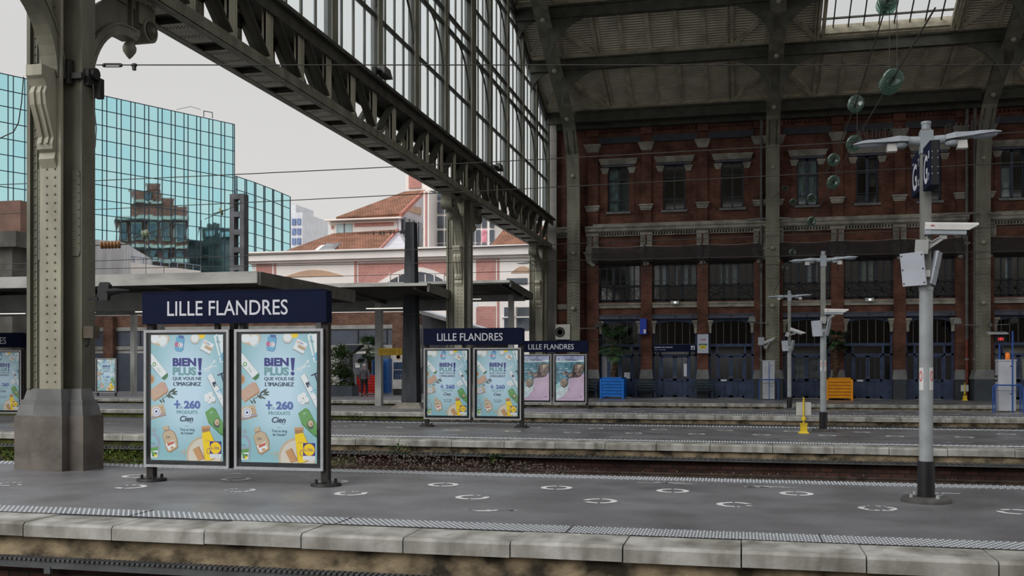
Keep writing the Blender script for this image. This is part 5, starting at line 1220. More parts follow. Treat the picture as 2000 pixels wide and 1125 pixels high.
for i, (u, lab) in enumerate([(-7.75, 'dark metal bench left of the bright blue planter'), (-4.75, 'dark metal bench between the first and second doors'), (-1.9, 'dark metal bench under the white car rental board')]):
    t = thing('bench', lab, 'bench', (u, 50.85, 0), 0, 'benches against the facade pillars')
    for x in (-.48, .48):
        m = MB(); m.box(x-.025, x+.025, -.25, -.2, 0, .62); m.box(x-.025, x+.025, .12, .17, 0, .86); m.box(x-.025, x+.025, -.25, .17, .58, .63); m.box(x-.025, x+.025, -.25, .17, .36, .41); m.lathe([(.05, -.03), (.05, .03)], (x, -.25, .63), 10, 0, (1,0,0)); m.build('end_frame', BENCH, t, True)
    m = MB()
    for k in range(4): m.box(-.5, .5, -.22+.1*k, -.15+.1*k, .41, .44)
    m.build('seat', BENCH, t, True); m = MB()
    for k in range(3): m.box(-.5, .5, .1, .13, .52+.13*k, .60+.13*k)
    m.build('backrest', BENCH, t, True)
t = thing('rental_board', 'white board with car rental names on the second brick pillar', 'sign', (-1.9, VF-.2, 2.3)); m = MB(); m.box(-2.17, -1.62, VF-.24, VF-.16, 2.28, 3.24); b = m.build('board', mat('board_pale', srgb(188,196,214), .4, 0, .03, 3), t)
m = MB(); text(m, 'AVIS', -2.03, -1.76, 2.92, 3.02, VF-.242, 0, .03); m.build('lettering', mat('avis_red', srgb(190,40,52), .5, 0, 0), b)
m = MB(); m.box(-2.1, -1.69, VF-.243, VF-.24, 2.68, 2.76, 0); m.box(-2.05, -1.74, VF-.243, VF-.24, 2.5, 2.66, 1); text(m, 'Europcar', -2.02, -1.78, 2.7, 2.745, VF-.245, 2, .01); text(m, 'Hertz', -2.0, -1.8, 2.55, 2.62, VF-.245, 3, .03, .1); m.build('logo', [mat('ec_green', srgb(30,92,72), .5, 0, 0), mat('hz_yellow', srgb(232,208,60), .5, 0, 0), mat('ec_y', srgb(220,210,90), .5, 0, 0), BLACK], b)
t = thing('door_sign', 'dark sign with white words over the second blue door', 'sign', (-3.3, VF-.1, 2.38)); m = MB(); m.box(-4.42, -2.24, VF-.16, VF-.02, 2.36, 2.72); b = m.build('board', NAVY, t)
m = MB(); text(m, 'Location de voitures', -4.34, -3.42, 2.56, 2.64, VF-.163, 0, .02); text(m, 'Car rental', -4.34, -3.78, 2.45, 2.50, VF-.163, 0); m.box(-2.5, -2.3, VF-.165, VF-.16, 2.46, 2.66, 0); m.box(-2.46, -2.42, VF-.167, VF-.165, 2.5, 2.58, 1); m.box(-2.46, -2.36, VF-.167, VF-.165, 2.48, 2.52, 1); m.box(-2.38, -2.34, VF-.167, VF-.165, 2.5, 2.64, 1); m.build('lettering', [SIGNW, NAVY], b)
t = thing('wall_box', 'bright blue box sign fixed on the first brick pillar', 'sign', (-5.0, VF-.3, 3.2)); m = MB(); m.box(-5.05, -4.72, VF-.5, VF-.16, 3.25, 4.05); b = m.build('box', mat('box_blue', srgb(40,66,176), .4, 0, .05, 3), t); m = MB(); m.box(-4.86, -4.74, VF-.503, VF-.5, 3.3, 3.5); m.build('lettering', SIGNW, b)
for u, lab in ((-3.3, 'small white emergency light above the rental door'), (6.1, 'small white emergency light above the door by the orange planter')):
    t = thing('emergency_light', lab, 'lamp', (u, VF-.2, 4.8)); m = MB(); m.box(u-.2, u+.2, VF-.26, VF-.1, 4.78, 4.95); h = m.build('housing', mat('em_body', srgb(178,186,180), .4, 0, .05, 4), t); m = MB(); m.box(u-.03, u+.06, VF-.27, VF-.26, 4.84, 4.9); m.build('lens', lamp('em_lens', (1, 1, .95, 1), 3), h)
t = thing('air_conditioner', 'white outdoor air conditioning unit on the wall above the beach posters', 'air conditioner', (-8.95, 50.7, 2.95)); m = MB(); m.box(-9.35, -8.6, 50.5, 50.9, 3.0, 3.78); c = m.build('casing', mat('ac_white', srgb(205,205,198), .5, 0, .05, 3), t)
m = MB(); m.lathe([(.27, 0), (.27, .02), (.24, .02), (.24, .0)], (-9.12, 50.5, 3.38), 22, 0, (0,-1,0)); m.lathe([(.24, .005), (.05, .005)], (-9.12, 50.5, 3.38), 22, 1, (0,-1,0)); [m.lathe([(.04+.05*k, .0), (.04+.05*k, .02), (.055+.05*k, .02)], (-9.12, 50.5, 3.38), 22, 0, (0,-1,0)) for k in range(4)]; m.build('fan_grille', [mat('ac_grille', srgb(130,130,126), .5, 0, 0), mat('ac_dark', srgb(112,112,110), .6, 0, 0)], c); m = MB(); m.box(-9.3, -9.25, 50.5, 51.3, 2.9, 3.0); m.box(-8.7, -8.65, 50.5, 51.3, 2.9, 3.0); m.box(-9.35, -8.6, 50.6, 51.3, 2.78, 2.86); m.build('bracket', DARK, t)
def cabinet(loc, label, w_, h, rail=True, disp=False):
    t = thing('meter_cabinet', label, 'cabinet', loc, 0, 'white cabinets behind blue guard rails'); m = MB(); m.box(-w_/2, w_/2, -.22, .22, .05, h); m.box(-w_/2-.02, w_/2+.02, -.24, .24, h, h+.05); m.box(-w_/2, w_/2, -.225, .225, h*.42, h*.42+.012, 1)
    c = m.build('body', [mat('cab_white', srgb(186,190,198), .45, 0, .06, 2), STONEG], t, True)
    m = MB(); [m.lathe([(.025, 0), (.025, .01)], (.12, -.225, z), 10, 0, (0,-1,0)) for z in (h*.36, h*.9)]; m.build('lock', DARK, c, True)
    BR = mat('guard_blue', srgb(44,84,160), .4, 0, .06, 4)
    for s in (-.35, .0) if disp else (-.3,):
        m = MB(); y = s-.12; e = w_/2+.16; m.tube([(-e, y, 0), (-e, y, h*.48), (-e+.08, y, h*.53), (e-.08, y, h*.53), (e, y, h*.48), (e, y, 0)], .025, 8); m.build('guard_rail', BR, t, True)
    m = MB(); m.cyl((.12 if disp else .02, -.42, 0), (.12 if disp else .02, -.42, h*(1.58 if disp else .98)), .028 if disp else .018, .028 if disp else .018, 8); m.build('guard_post', BR, t, True)
    if disp:
        m = MB(); m.cyl((-.2, .0, h), (-.2, .0, h*1.5), .03, .03, 8); m.build('display_pole', BR, t, True)
        m = MB(); m.box(-.36, .0, -.1, .1, h*1.36, h*1.57); m.prism([(-.30, h*1.52), (.1, h*1.55), (.1, h*1.58), (-.30, h*1.55)], -.62, .02, 'x', 1) ; d = m.build('display', [BLACK, GALV], t, True)
        m = MB(); text(m, '101', -.26, -.10, h*1.405, h*1.46, -.103, 0, .01); m.build('digits', lamp('led_red', (1, .05, .06, 1), 1.6), d, True)
        m = MB(); m.lathe([(.08, 0), (.08, .18), (.05, .24), (0, .25)], (.06, 0, h+.05), 12); m.build('beacon', mat('beacon_amber', srgb(210,110,36), .3, 0, .1, 6, emit=.3), t, True)
        m = MB(); [m.lathe([(.04, 0), (.04, .08), (.02, .1)], (-w_/2, -.05, h*k), 8, 0, (-1,0,0)) for k in (.62, .7)]; m.build('socket', BLACK, c, True)
    return t
cabinet((9.0, 37.7, 0), 'white cabinet with a red figure display and blue guard rails at the right', .56, 1.78, True, True)
cabinet((1.27, 49.3, 0), 'white cabinet with a blue guard rail in front of the second roof rib', .56, 1.85)
def marker(loc, label, sc=1.0):
    t = thing('track_marker', label, 'marker post', loc, 0, 'yellow marker posts with white plates'); Y = mat('marker_yellow', srgb(228,196,44), .45, 0, .06, 4)
    k = sc; m = MB(); m.frus((-.08*k, .08*k, -.08*k, .08*k, 0), (-.075*k, .075*k, -.075*k, .075*k, .2*k)); m.frus((-.13*k, .13*k, -.11*k, .11*k, 0), (-.09*k, .09*k, -.09*k, .09*k, .035*k)); m.box(-.085*k, .085*k, -.085*k, .085*k, .2*k, .23*k); m.build('base', Y, t, True)
    m = MB(); m.cyl((0,0,.24*k), (0,0,.8*k), .02*k, .02*k, 8); m.tube([(0,0,.76*k), (.01*k,0,.82*k), (-.02*k,0,.85*k)], .014*k, 6); m.lathe([(.055*k, .30*k), (.055*k, .36*k), (.02*k, .4*k)], (0,0,0), 10); m.build('rod', Y, t, True)
    m = MB(); m.box(-.17*k, .17*k, .02, .04, .42*k, .73*k); m.build('plate', mat('plate_white', srgb(190,190,184), .5, 0, .05, 4), t, True)
marker((1.44, 24.5, 0), 'yellow marker post with a white plate beside the middle lamp post'); marker((10.3, 50.6, 0), 'yellow marker post with a white plate by the red rain pipe', 1.0)
def spot(u, z, s, label):
    t = thing('spot_lamp', label, 'lamp', (u, 50.5, z)); m = MB(); m.cyl((u, 50.5, z), (u+s*.95, 50.4, z+.02), .022, .022, 6); m.box(u-.04, u+.04, 50.45, 50.6, z-.08, z+.08); m.build('arm', STONEG, t)
    m = MB(); m.frus((u+s*1.0-.2, u+s*1.0+.2, 50.2, 50.55, z+.06), (u+s*1.0-.1, u+s*1.0+.14, 50.25, 50.5, z+.34)); m.box(u+s*.95-.05, u+s*.95+.05, 50.3, 50.45, z, z+.1); m.build('head', DARK if abs(s) > .9 else STONEG, t)
spot(-8.1, 3.55, 1.0, 'small spot lamp on an arm right of the first roof rib'); spot(10.8, 3.55, -.9, 'small spot lamp on an arm left of the third roof rib'); spot(11.4, 3.55, .95, 'small spot lamp on an arm right of the third roof rib'); spot(1.2, 3.75, -.7, 'dark spot lamp left of the second roof rib')
for i, (x0, y0, x1, y1, lab) in enumerate([(1496, 427, 1460, 430, 'left of the second roof rib'), (1523, 426, 1552, 429, 'right of the second roof rib'), (1914, 416, 1845, 420, 'left of the third roof rib'), (1930, 416, 1956, 419, 'right of the third roof rib')]):
    m = MB(); m.tube([at_v(x0, y0, 50.4), at_v((x0+x1)/2, (y0+y1)/2-1, 50.2), at_v(x1, y1, 50.0)], .05, 8); tag(m.build('bracket_arm', STONEG), 'grey tubular bracket arm at cornice height '+lab, 'bracket', 'bracket arms on the ribs')
# fittings on the columns
t = thing('horn_loudspeaker', 'dark horn loudspeaker beside the huge column under the pale canopy', 'loudspeaker', (-9.2, 13.3, 2.65)); o = at_d(205, 570, 14.6); m = MB(); r_ = Vector((C13, S13, 0))
m.prism([(p[0], p[1]) for p in ((-.10,-.13),(.06,-.13),(.09,.1),(.05,.14),(-.06,.14),(-.1,.05))], -.04, .04, 'y'); m.move(Matrix.Translation(o)); b = m.build('back_plate', BLACK, t); m = MB(); m.cyl(o+r_*.05, o+r_*.36+Vector((0,0,.02)), .07, .012, 10); m.bar(o-r_*.1+Vector((0,0,-.1)), o-r_*.25+Vector((0,0,-.1)), .06, .05); m.build('horn', BLACK, t)
t = thing('junction_box', 'brown junction box on the right side of the huge column', 'junction box', (-9.4, 13.3, 2.0)); o = Vector((-9.66, 13.33, 2.09)); m = MB(); m.box(o.x-.105, o.x+.08, o.y-.08, o.y+.08, o.z-.09, o.z+.09); m.build('cover', mat('jb_brown', srgb(96,88,76), .6, 0, .1, 6), t); m = MB(); m.tube([o+Vector((-.04,-.02,-.09)), o+Vector((-.03,-.02,-.17)), o+Vector((-.08,-.02,-.22))], .012, 6); m.build('cable', BLACK, t)
t = thing('street_lamp', 'grey lamp on an arm left of the rear iron column', 'lamp', at_d(1046, 520, 49)); p, q_ = at_d(1048, 521, 49.5), at_d(1034, 514, 49); m = MB(); m.cyl(p, q_, .03, .03, 6); m.build('arm', GALV, t); m = MB(); e_ = at_d(1010, 511, 49); c = (q_+e_)/2; m.ball(c, (.36, .12, .09), 12, 6); m.build('head', mat('lamp_pale', srgb(178,180,178), .4, 0, .05, 4), t)
# ================================================================ outside the hall: canopies, masts, low building
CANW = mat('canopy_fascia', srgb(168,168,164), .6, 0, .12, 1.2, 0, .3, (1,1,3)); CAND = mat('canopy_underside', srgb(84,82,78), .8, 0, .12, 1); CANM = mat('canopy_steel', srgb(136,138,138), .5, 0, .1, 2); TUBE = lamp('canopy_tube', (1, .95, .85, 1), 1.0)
def canopy(v0, v1, z0, label, u1, posts, pv, rise=.0, fh=.27):
    t = thing('platform_canopy', label, 'canopy', (u1-10, v0, 0), 0, 'platform canopies outside the hall'); u0 = -75
    m = MB(); m.prism([(v0, z0), (v0, z0-.02), (v1, z0-.02+rise), (v1, z0+rise)], u0, u1, 'x'); m.build('roof', CANM, t)
    m = MB(); m.box(u0, u1, v0-.06, v0+.0, z0+.04-fh, z0+.04); m.build('front_fascia', CANW, t)
    m = MB(); m.prism([(v0, z0-.27), (v1, z0-.3+rise), (v1, z0+.03+rise), (v0, z0+.03)], u1-.02, u1+.06, 'x'); m.box(u0, u1, v1, v1+.06, z0-.3+rise, z0+.03+rise); m.build('end_fascia', mat('canopy_end', srgb(96,94,88), .6, 0, .1, 2), t)
    u = u1-.5
    while u > u0:
        m = MB()
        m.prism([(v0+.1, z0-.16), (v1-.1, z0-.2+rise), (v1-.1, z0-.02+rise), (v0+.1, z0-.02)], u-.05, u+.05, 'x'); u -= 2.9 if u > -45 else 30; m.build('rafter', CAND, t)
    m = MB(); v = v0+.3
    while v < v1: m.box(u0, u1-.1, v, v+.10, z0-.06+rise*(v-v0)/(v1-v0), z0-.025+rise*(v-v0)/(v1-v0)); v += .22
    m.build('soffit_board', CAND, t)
    if v0 > 44: m = MB(); m.box(u0, u1-1.5, v0-.1, v0-.06, z0-1.2, z0-1.0); m.build('daylight_strip', mat('strip_daylight', srgb(232,238,240), .3, 0, .04, 1), t); m = MB(); [m.box(x-.02, x+.02, v0-.09, v0-.05, z0-1.05, z0) for x in (-12.5, -18, -24, -30, -36, -42, -48, -54, -60)]; m.build('strip_hanger', CANM, t)  # opaque pale strip stands in for a line of daylight; hangers added with it
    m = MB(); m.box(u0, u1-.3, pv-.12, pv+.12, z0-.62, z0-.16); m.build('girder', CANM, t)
    for u in posts: m = MB(); m.box(u-.13, u+.13, pv-.13, pv+.13, 0, z0-.3); m.build('post', mat('post_pale', srgb(186,188,186), .6, 0, .08, 1.5), t)
    m = MB(); u = u1-3
    while u > -60: m.box(u-.75, u+.75, pv-1.3, pv-1.26, z0-.60, z0-.565); u -= 3.4
    m.build('tube_lamp', TUBE, t); return t
canopy(20.7, 26.4, 3.70, 'nearest pale edged platform canopy left of the hall', -10.7, (-28.5, -40), 23.6)
canopy(32.9, 38.4, 4.45, 'second dark platform canopy ending near the middle iron column', -10.6, (-14.3, -24.2, -36, -48), 38.0, -.15, .10)
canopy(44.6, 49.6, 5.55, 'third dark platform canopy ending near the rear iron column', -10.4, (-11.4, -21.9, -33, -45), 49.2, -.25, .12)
t = thing('yellow_notice', 'long yellow notice board fixed to the pale canopy post', 'sign', (-14.3, 37.8, 2.3)); p0, p1 = at_v(739, 694, 37.75), at_v(785, 680, 37.75); m = MB(); m.box(p0.x, p1.x, 37.74, 37.80, p0.z, p1.z); b = m.build('board', mat('notice_yellow', srgb(226,186,40), .5, 0, .05, 5), t)
m = MB(); 
for k in range(4):
    x = p0.x+.08
    while x < p1.x-.26: l = R.uniform(.04, .13); m.box(x, min(x+l, p1.x-.22), 37.736, 37.74, p1.z-.09-.055*k, p1.z-.07-.055*k); x += l+.03
for k in range(4): m.bar((p1.x-.16, 37.737, p1.z-.05-.06*k), (p1.x-.06, 37.737, p1.z-.09-.06*k), .006, .02)
m.build('lettering', mat('notice_ink', srgb(120,92,30), .6, 0, 0), b)
# dark concrete mast with its stone foot; ladder shaped mast behind
CONC_D = mat('mast_concrete', srgb(74,77,82), .85, 0, .25, 1.6, .3, .15, (1,1,.3), srgb(46,47,50))
t = thing('catenary_mast', 'dark tapering concrete mast beside the second station sign', 'mast', (-12.3, 36.2, 0), 0, 'masts carrying the overhead lines'); m = MB(); m.frus((-12.62, -12.0, 35.9, 36.5, 0), (-12.49, -12.15, 36.0, 36.4, 7.1)); m.build('shaft', CONC_D, t); m = MB(); m.frus((-12.95, -11.7, 35.6, 36.7, 0), (-12.7, -11.9, 35.8, 36.6, .22)); m.build('footing', STONE, t); m = MB(); m.box(-12.6, -12.03, 35.88, 36.52, 3.55, 3.6); m.build('band', BLACK, t)
m = MB(); p, q_ = at_v(700, 456, 36.2), at_v(800, 452, 36.2); m.tube([p, q_], .02, 5); 
for k in range(7): x = p.lerp(q_, .3+.1*k+(.03 if k % 2 else 0)); m.cyl(x-Vector((0,0,.08)), x+Vector((0,0,.06)), .03, .02, 6)
m.build('cross_line', DARK, t)
t = thing('catenary_mast', 'ladder shaped concrete mast in front of the glass tower', 'mast', at_d(467, 640, 42), 0, 'masts carrying the overhead lines'); m = MB(); o = at_d(467, 718, 42); x0, x1 = o.x-.33, o.x+.33; zt = at_d(467, 380, 42).z
m.box(x0, x0+.2, o.y-.2, o.y+.2, 0, zt); m.box(x1-.2, x1, o.y-.2, o.y+.2, 0, zt); z = zt
while z > .5: m.box(x0+.2, x1-.2, o.y-.2, o.y+.2, z-.22, z); z -= .75
m.build('shaft', mat('mast_grey', srgb(96,97,102), .85, 0, .15, 2), t)
# low dark building behind the far platform
LB = 58.0
t = thing('platform_building', 'low building with brick band and dark panels behind the far platform', 'building', (-30, LB, 0)); DKB = mat('panel_slate', srgb(66,72,84), .6, 0, .08, 1.5); m = MB(); m.box(-85, -19.3, LB, LB+3, 4.2, 4.98); m.build('brick_band', brick('low_brick', srgb(120,84,68), srgb(92,64,54), srgb(90,82,74), dirt=.6), t)
m = MB(); m.box(-85, -19.3, LB-.03, LB+3, 3.95, 4.2); m.box(-85, -19.3, LB-.03, LB+3, 2.72, 2.95); m.build('trim_band', mat('band_grey', srgb(134,134,130), .7, 0, .1, 2), t); m = MB(); m.box(-85, -19.3, LB+.05, LB+3, 2.95, 3.95); u = -19.4
while u > -80: m.box(u-.06, u, LB+.0, LB+.06, 2.95, 3.95, 1); u -= 1.9
m.build('upper_panel', [DKB, BLACK], t); m = MB(); m.box(-85, -19.3, LB+.1, LB+3, 0, 2.72); m.build('lower_wall', mat('wall_light', srgb(176,176,172), .8, 0, .1, 1), t)
m = MB(); a = at_v(694, 770, LB); c = at_v(770, 770, LB); m.box(a.x-1.0, c.x-.3, LB+.02, LB+.12, 0, 2.42); m.box(a.x+.5, a.x+.53, LB, LB+.03, 0, 2.4, 1); m.build('dark_door', [mat('door_slate', srgb(70,74,82), .6, 0, .06, 1.5), BLACK], t)
m = MB(); m.box(-50, -29.5, LB-.02, LB+.12, 0, 2.5); m.box(-27.5, -26.2, LB-.02, LB+.12, 0, 2.5); m.build('slate_panel', DKB, t)
m = MB(); a = at_v(203, 700, LB-.3); c = at_v(222, 700, LB-.3); m.box(a.x, c.x, LB-.4, LB+.2, 0, 4.9); m.build('brick_pillar', MT['low_brick'], t); m = MB(); m.box(-20.9, -19.3, LB-.2, LB+.2, 0, 4.9); m.build('brick_pillar', MT['low_brick'], t)
m = MB(); x = at_v(698, 718, LB).x; m.box(x-.14, x+.16, LB-.01, LB+.03, 1.55, 1.85); m.build('door_notice', mat('notice_grey', srgb(186,186,184), .6, 0, .1, 12), t)
t = thing('sloping_glass_roof', 'pale sloping glass roof falling to the right behind the middle iron column', 'roof', (-11, 56, 3)); a = at_v(815, 603, 56); c = at_v(985, 652, 56); m = MB(); m.bar(a, c, 2.4, .06, 0, (0,0,1)); m.build('sheet', mat('polycarbonate', srgb(186,196,208), .35, 0, .08, 2), t); m = MB(); m.bar(a+Vector((0,-1.2,-.1)), c+Vector((0,-1.2,-.1)), .06, .2); m.build('edge_beam', STONEG, t); m = MB(); m.box(a.x-.2, c.x, 56.9, 57.0, 0, 1.55); m.prism([(a.x, 1.5), (c.x, 1.5), (c.x, c.z-.15), (a.x, a.z-.15)], 56.9, 57.0, 'y'); m.build('screen_wall', mat('screen_dark', srgb(60,60,64), .8, 0, .1, 2), t)
# planting, machines and a person on the far platform
def shrub(c, r, n, label, seed, cols, wide=1.0):
    m = MB(); q = random.Random(seed); t = thing('shrub', label, 'shrub', c)
    for k in range(n):
        a, e_ = q.random()*6.283, q.uniform(-1, 1); rr = r*(.15+.85*q.random()**.6); ce = math.sqrt(1-e_*e_)
        d = Vector((math.cos(a)*ce*wide, math.sin(a)*ce, e_)); leaf(m, d*rr+Vector((0,0,r*.9)), d+Vector((q.uniform(-.5,.5), q.uniform(-.5,.5), q.uniform(-.3,.5))), q.uniform(.12,.24), q.uniform(.03,.06), q.choice((0,0,1,2)))
    m.build('foliage', cols, t, True); m = MB(); m.cyl((0,0,-.3), (0,0,r*.9), .04, .03, 6); m.build('stem', mat('stem', srgb(74,60,44), .9, 0, .2, 6), t, True)
GPL = mat('planter_slate', srgb(72,80,90), .5, 0, .06, 3)
for i, (x0, x1, lab) in enumerate([(584, 640, 'slate grey planter box left of the other, partly behind the large sign'), (647, 692, 'slate grey planter box in front of the walking person')]):
    a, c = at_v(x0, 775, 51), at_v(x1, 775, 51); t = thing('planter', lab, 'planter', ((a.x+c.x)/2, 51.2, 0), 0, 'slate box planters'); w_ = (c.x-a.x)/2; m = MB(); m.box(-w_, w_, -.5, .5, 0, .56); m.box(-w_-.01, w_+.01, -.51, .51, .50, .56); m.build('box', GPL, t, True); m = MB(); m.box(-w_+.05, w_-.05, -.45, .45, .56, .58); m.build('soil', MT['soil'], t, True)
G3 = [mat('shrub_dark', srgb(70,92,54), .6, 0, .2, 4), mat('shrub_mid', srgb(92,120,62), .6, 0, .2, 4), mat('shrub_lime', srgb(172,180,78), .6, 0, .2, 4)]
c = at_v(664, 760, 51.2); shrub((c.x, 51.2, 1.2), .82, 1500, 'tall dark leafy shrub behind the slate planters', 3, G3[:1]+G3[:2]); c = at_v(672, 760, 51.1); shrub((c.x, 51.1, .5), .48, 900, 'dark green shrub in the planter in front of the walking person', 4, [G3[0], G3[0], G3[1]], 1.3); c = at_v(636, 760, 51); shrub((c.x, 51.0, .5), .6, 900, 'bright yellow green shrub beside the edge of the large sign', 5, [G3[1], G3[2], G3[2]], 1.3)
c = at_v(723, 768, 54.5); planter((c.x, 54.5, 0), 'red slatted planter box beside the walking person', ('red', (206,42,40)), 1.2, 1.12); palm((c.x-.1, 54.5), 1.05, 1.55, 'fan palm in the red planter', 8, 1.05)
a, c = at_v(738, 767, 55.3), at_v(754, 767, 55.3); t = thing('vending_machine', 'bright blue machine between the red planter and the pale post', 'machine', ((a.x+c.x)/2, 55.3, 0)); m = MB(); m.box(-.45, .5, -.35, .35, .05, 1.95); m.frus((-.45, .5, -.35, .35, 1.95), (-.35, .5, -.3, .35, 2.08)); m.build('casing', mat('machine_blue', srgb(40,112,190), .45, 0, .05, 3), t, True); m = MB(); m.box(-.35, .4, -.37, -.35, .9, 1.8); m.build('front_panel', mat('machine_blue2', srgb(32,88,160), .3, 0, .05, 3), t, True)
a, c = at_v(770, 764, 53.5), at_v(793, 764, 53.5); t = thing('ticket_machine', 'tall white machine with dark blue screen panel right of the pale post', 'machine', ((a.x+c.x)/2, 53.5, 0)); w_ = (c.x-a.x)/2; m = MB(); m.box(-w_, w_, -.3, .3, .35, 2.45); m.build('casing', WHITEP, t, True); m = MB(); m.box(-w_+.04, w_-.04, -.26, .26, 0, .35); m.build('plinth', DARK, t, True); m = MB(); m.box(-w_+.06, w_-.06, -.315, -.3, .9, 1.85, 0); m.box(-w_+.06, w_-.06, -.318, -.315, 1.4, 1.45, 1); [m.lathe([(.03, 0), (.03, .01)], (x, -.315, z), 8, 1, (0,-1,0)) for x in (-.15, 0, .15) for z in (1.0, 1.12)]; m.build('screen_panel', [mat('screen_blue', srgb(34,58,92), .25, 0, .2, 3), GALV], t, True)
m = MB(); m.lathe([(.15, 0), (.15, .01), (.11, .01), (.11, 0)], (0, -.3, 2.15), 18, 0, (0,-1,0)); m.build('emblem', mat('emblem_tan', srgb(206,170,140), .5, 0, 0), t, True)
c = at_v(689, 772, 51.6); t = thing('ticket_validator', 'slim silver ticket validator between the shrub and the walking person', 'machine', (c.x, 51.7, 0)); m = MB(); m.box(-.07, .09, -.1, .1, 0, .72); m.build('stand', DARK, t, True); m = MB(); m.frus((-.06, .14, -.12, .12, .65), (-.12, .08, -.1, .1, 1.35)); m.build('head', mat('silver', srgb(186,190,196), .35, .2, .05, 4), t, True)
c = at_v(685, 690, 53.5); t = thing('information_screen', 'dark angled information screen above the shrubs', 'screen', (c.x, 53.5, 0)); m = MB(); z0 = at_v(685, 692, 53.5).z; m.frus((-.6, .15, -.4, .2, z0), (-.5, .75, -.4, .3, z0+.52)); m.box(-.55, .85, -.42, .35, z0+.52, z0+.58, 1); m.build('housing', [mat('screen_case', srgb(46,54,66), .3, 0, .1, 3), mat('screen_top', srgb(150,150,142), .6, 0, .05, 3)], t, True); m = MB(); m.box(-.08, .08, -.05, .1, 0, z0); m.build('pole', DARK, t, True)
# ---- person: rear view, white hair, grey quilted jacket, dark trousers
def skin(name, pts, edges_, rad, mt, parent, lev=2):
    me = bpy.data.meshes.new(name); me.from_pydata(pts, edges_, []); o = bpy.data.objects.new(name, me); COL.objects.link(o); me.materials.append(mt)
    md = o.modifiers.new('skin', 'SKIN'); md.use_smooth_shade = True; sv = me.skin_vertices[0].data
    for i, r in enumerate(rad): sv[i].radius = r if hasattr(r, '__len__') else (r, r)
    sv[0].use_root = True; s = o.modifiers.new('sub', 'SUBSURF'); s.levels = lev; s.render_levels = lev
    if parent is not None: o.parent = parent
    WM[o.name] = WM[parent.name].copy(); return o
pp = at_z(711, 773.5); pe = thing('person', 'person with white hair in a grey quilted jacket, seen from behind on the far platform', 'person', (pp.x, pp.y, 0), math.radians(8))
SK = mat('skin_tone', srgb(186,140,118), .6, 0, .05, 8); JK = mat('jacket_grey', srgb(112,112,120), .7, 0, .1, 6); TR = mat('trousers_black', srgb(38,38,44), .8, 0, .1, 6); SH = mat('shoe_brown', srgb(96,58,46), .6, 0, .1, 6)
B = [(0,0,.93),(0,.0,1.12),(0,.0,1.30),(0,.01,1.43),(0,.03,1.52),(0,.05,1.62),(0,.05,1.70), (-.1,0,.9),(-.11,.03,.48),(-.12,-.05,.09),(-.12,.08,.04), (.1,0,.9),(.13,.08,.5),(.15,.02,.1),(.16,.14,.05), (-.2,0,1.42),(-.27,.0,1.16),(-.26,.1,.93),(-.25,.13,.84), (.2,0,1.42),(.28,-.02,1.16),(.27,.06,.92),(.26,.1,.83)]
E_ = [(0,1),(1,2),(2,3),(3,4),(4,5),(5,6),(0,7),(7,8),(8,9),(9,10),(0,11),(11,12),(12,13),(13,14),(3,15),(15,16),(16,17),(17,18),(3,19),(19,20),(20,21),(21,22)]
RD = [(.14,.1),(.15,.1),(.17,.11),(.12,.08),(.05,.055),(.085,.1),(.07,.085),(.09,.1),.06,.04,.04,(.09,.1),.06,.04,.04,.06,.05,.036,.03,.06,.05,.036,.03]
skin('body', B, E_, RD, SK, pe)
for s, hx in ((-1, -.25), (1, .26)):
    for k in range(5):
        y = .13+(.0 if s < 0 else -.03)+(k-2)*.018; skin('finger', [(hx, y, .82), (hx-s*.008, y+.005, .77), (hx-s*.02, y+.012, .74-.008*abs(k-2))], [(0,1),(1,2)], [.011,.009,.008], SK, pe, 1)
J = [(0,.0,.86),(0,.0,1.0),(0,.0,1.15),(0,.0,1.32),(0,.01,1.44),(0,.02,1.50),(-.2,0,1.41),(-.28,0,1.16),(-.27,.09,.95),(.2,0,1.41),(.29,-.02,1.16),(.28,.05,.95)]
skin('jacket', J, [(0,1),(1,2),(2,3),(3,4),(4,5),(4,6),(6,7),(7,8),(4,9),(9,10),(10,11)], [(.2,.15),(.2,.15),(.2,.15),(.21,.15),(.15,.11),(.075,.08),.085,.075,.055,.085,.075,.055], JK, pe)
m = MB()
for k in range(7): z = .92+.075*k; m.lathe([(.2, 0), (.207, .008), (.2, .016)], (0, 0, z), 22, 0); m.v = [(x, y*.74, zz) if i >= 0 else (x, y, zz) for i, (x, y, zz) in enumerate(m.v)] if k == 6 else m.v
m.build('jacket_seam', mat('seam_dark', srgb(66,66,74), .8, 0, .05, 6), pe, True)
T = [(0,0,.95),(-.1,0,.86),(-.115,.03,.48),(-.125,-.05,.1),(.1,0,.86),(.135,.08,.5),(.155,.02,.11)]
skin('trousers', T, [(0,1),(1,2),(2,3),(0,4),(4,5),(5,6)], [(.16,.13),(.105,.115),.078,.06,(.105,.115),.078,.06], TR, pe)
for s, (x, y, z) in ((0, (-.12,0,.045)), (1, (.155,.07,.05))): m = MB(); m.ball((x, y, z), (.05, .14, .05), 10, 6); m.build('shoe', SH, pe, True)
m = MB(); m.ball((0, .035, 1.665), (.092, .108, .105), 14, 9); m.build('hair', mat('hair_white', srgb(212,208,204), .8, 0, .1, 20), pe, True)
for s in (-1, 1): m = MB(); m.ball((s*.094, .06, 1.63), (.015, .025, .035), 8, 6); m.build('ear', SK, pe, True)
m = MB(); [m.ball((s*.035, .145, 1.65), (.012,.008,.008), 8, 5, 1) for s in (-1, 1)]; m.ball((0, .16, 1.615), (.016,.022,.025), 8, 6); m.ball((0, .148, 1.57), (.03,.01,.008), 8, 5, 2); m.build('face', [SK, BLACK, mat('lip', srgb(150,90,84), .6, 0, 0)], pe, True)
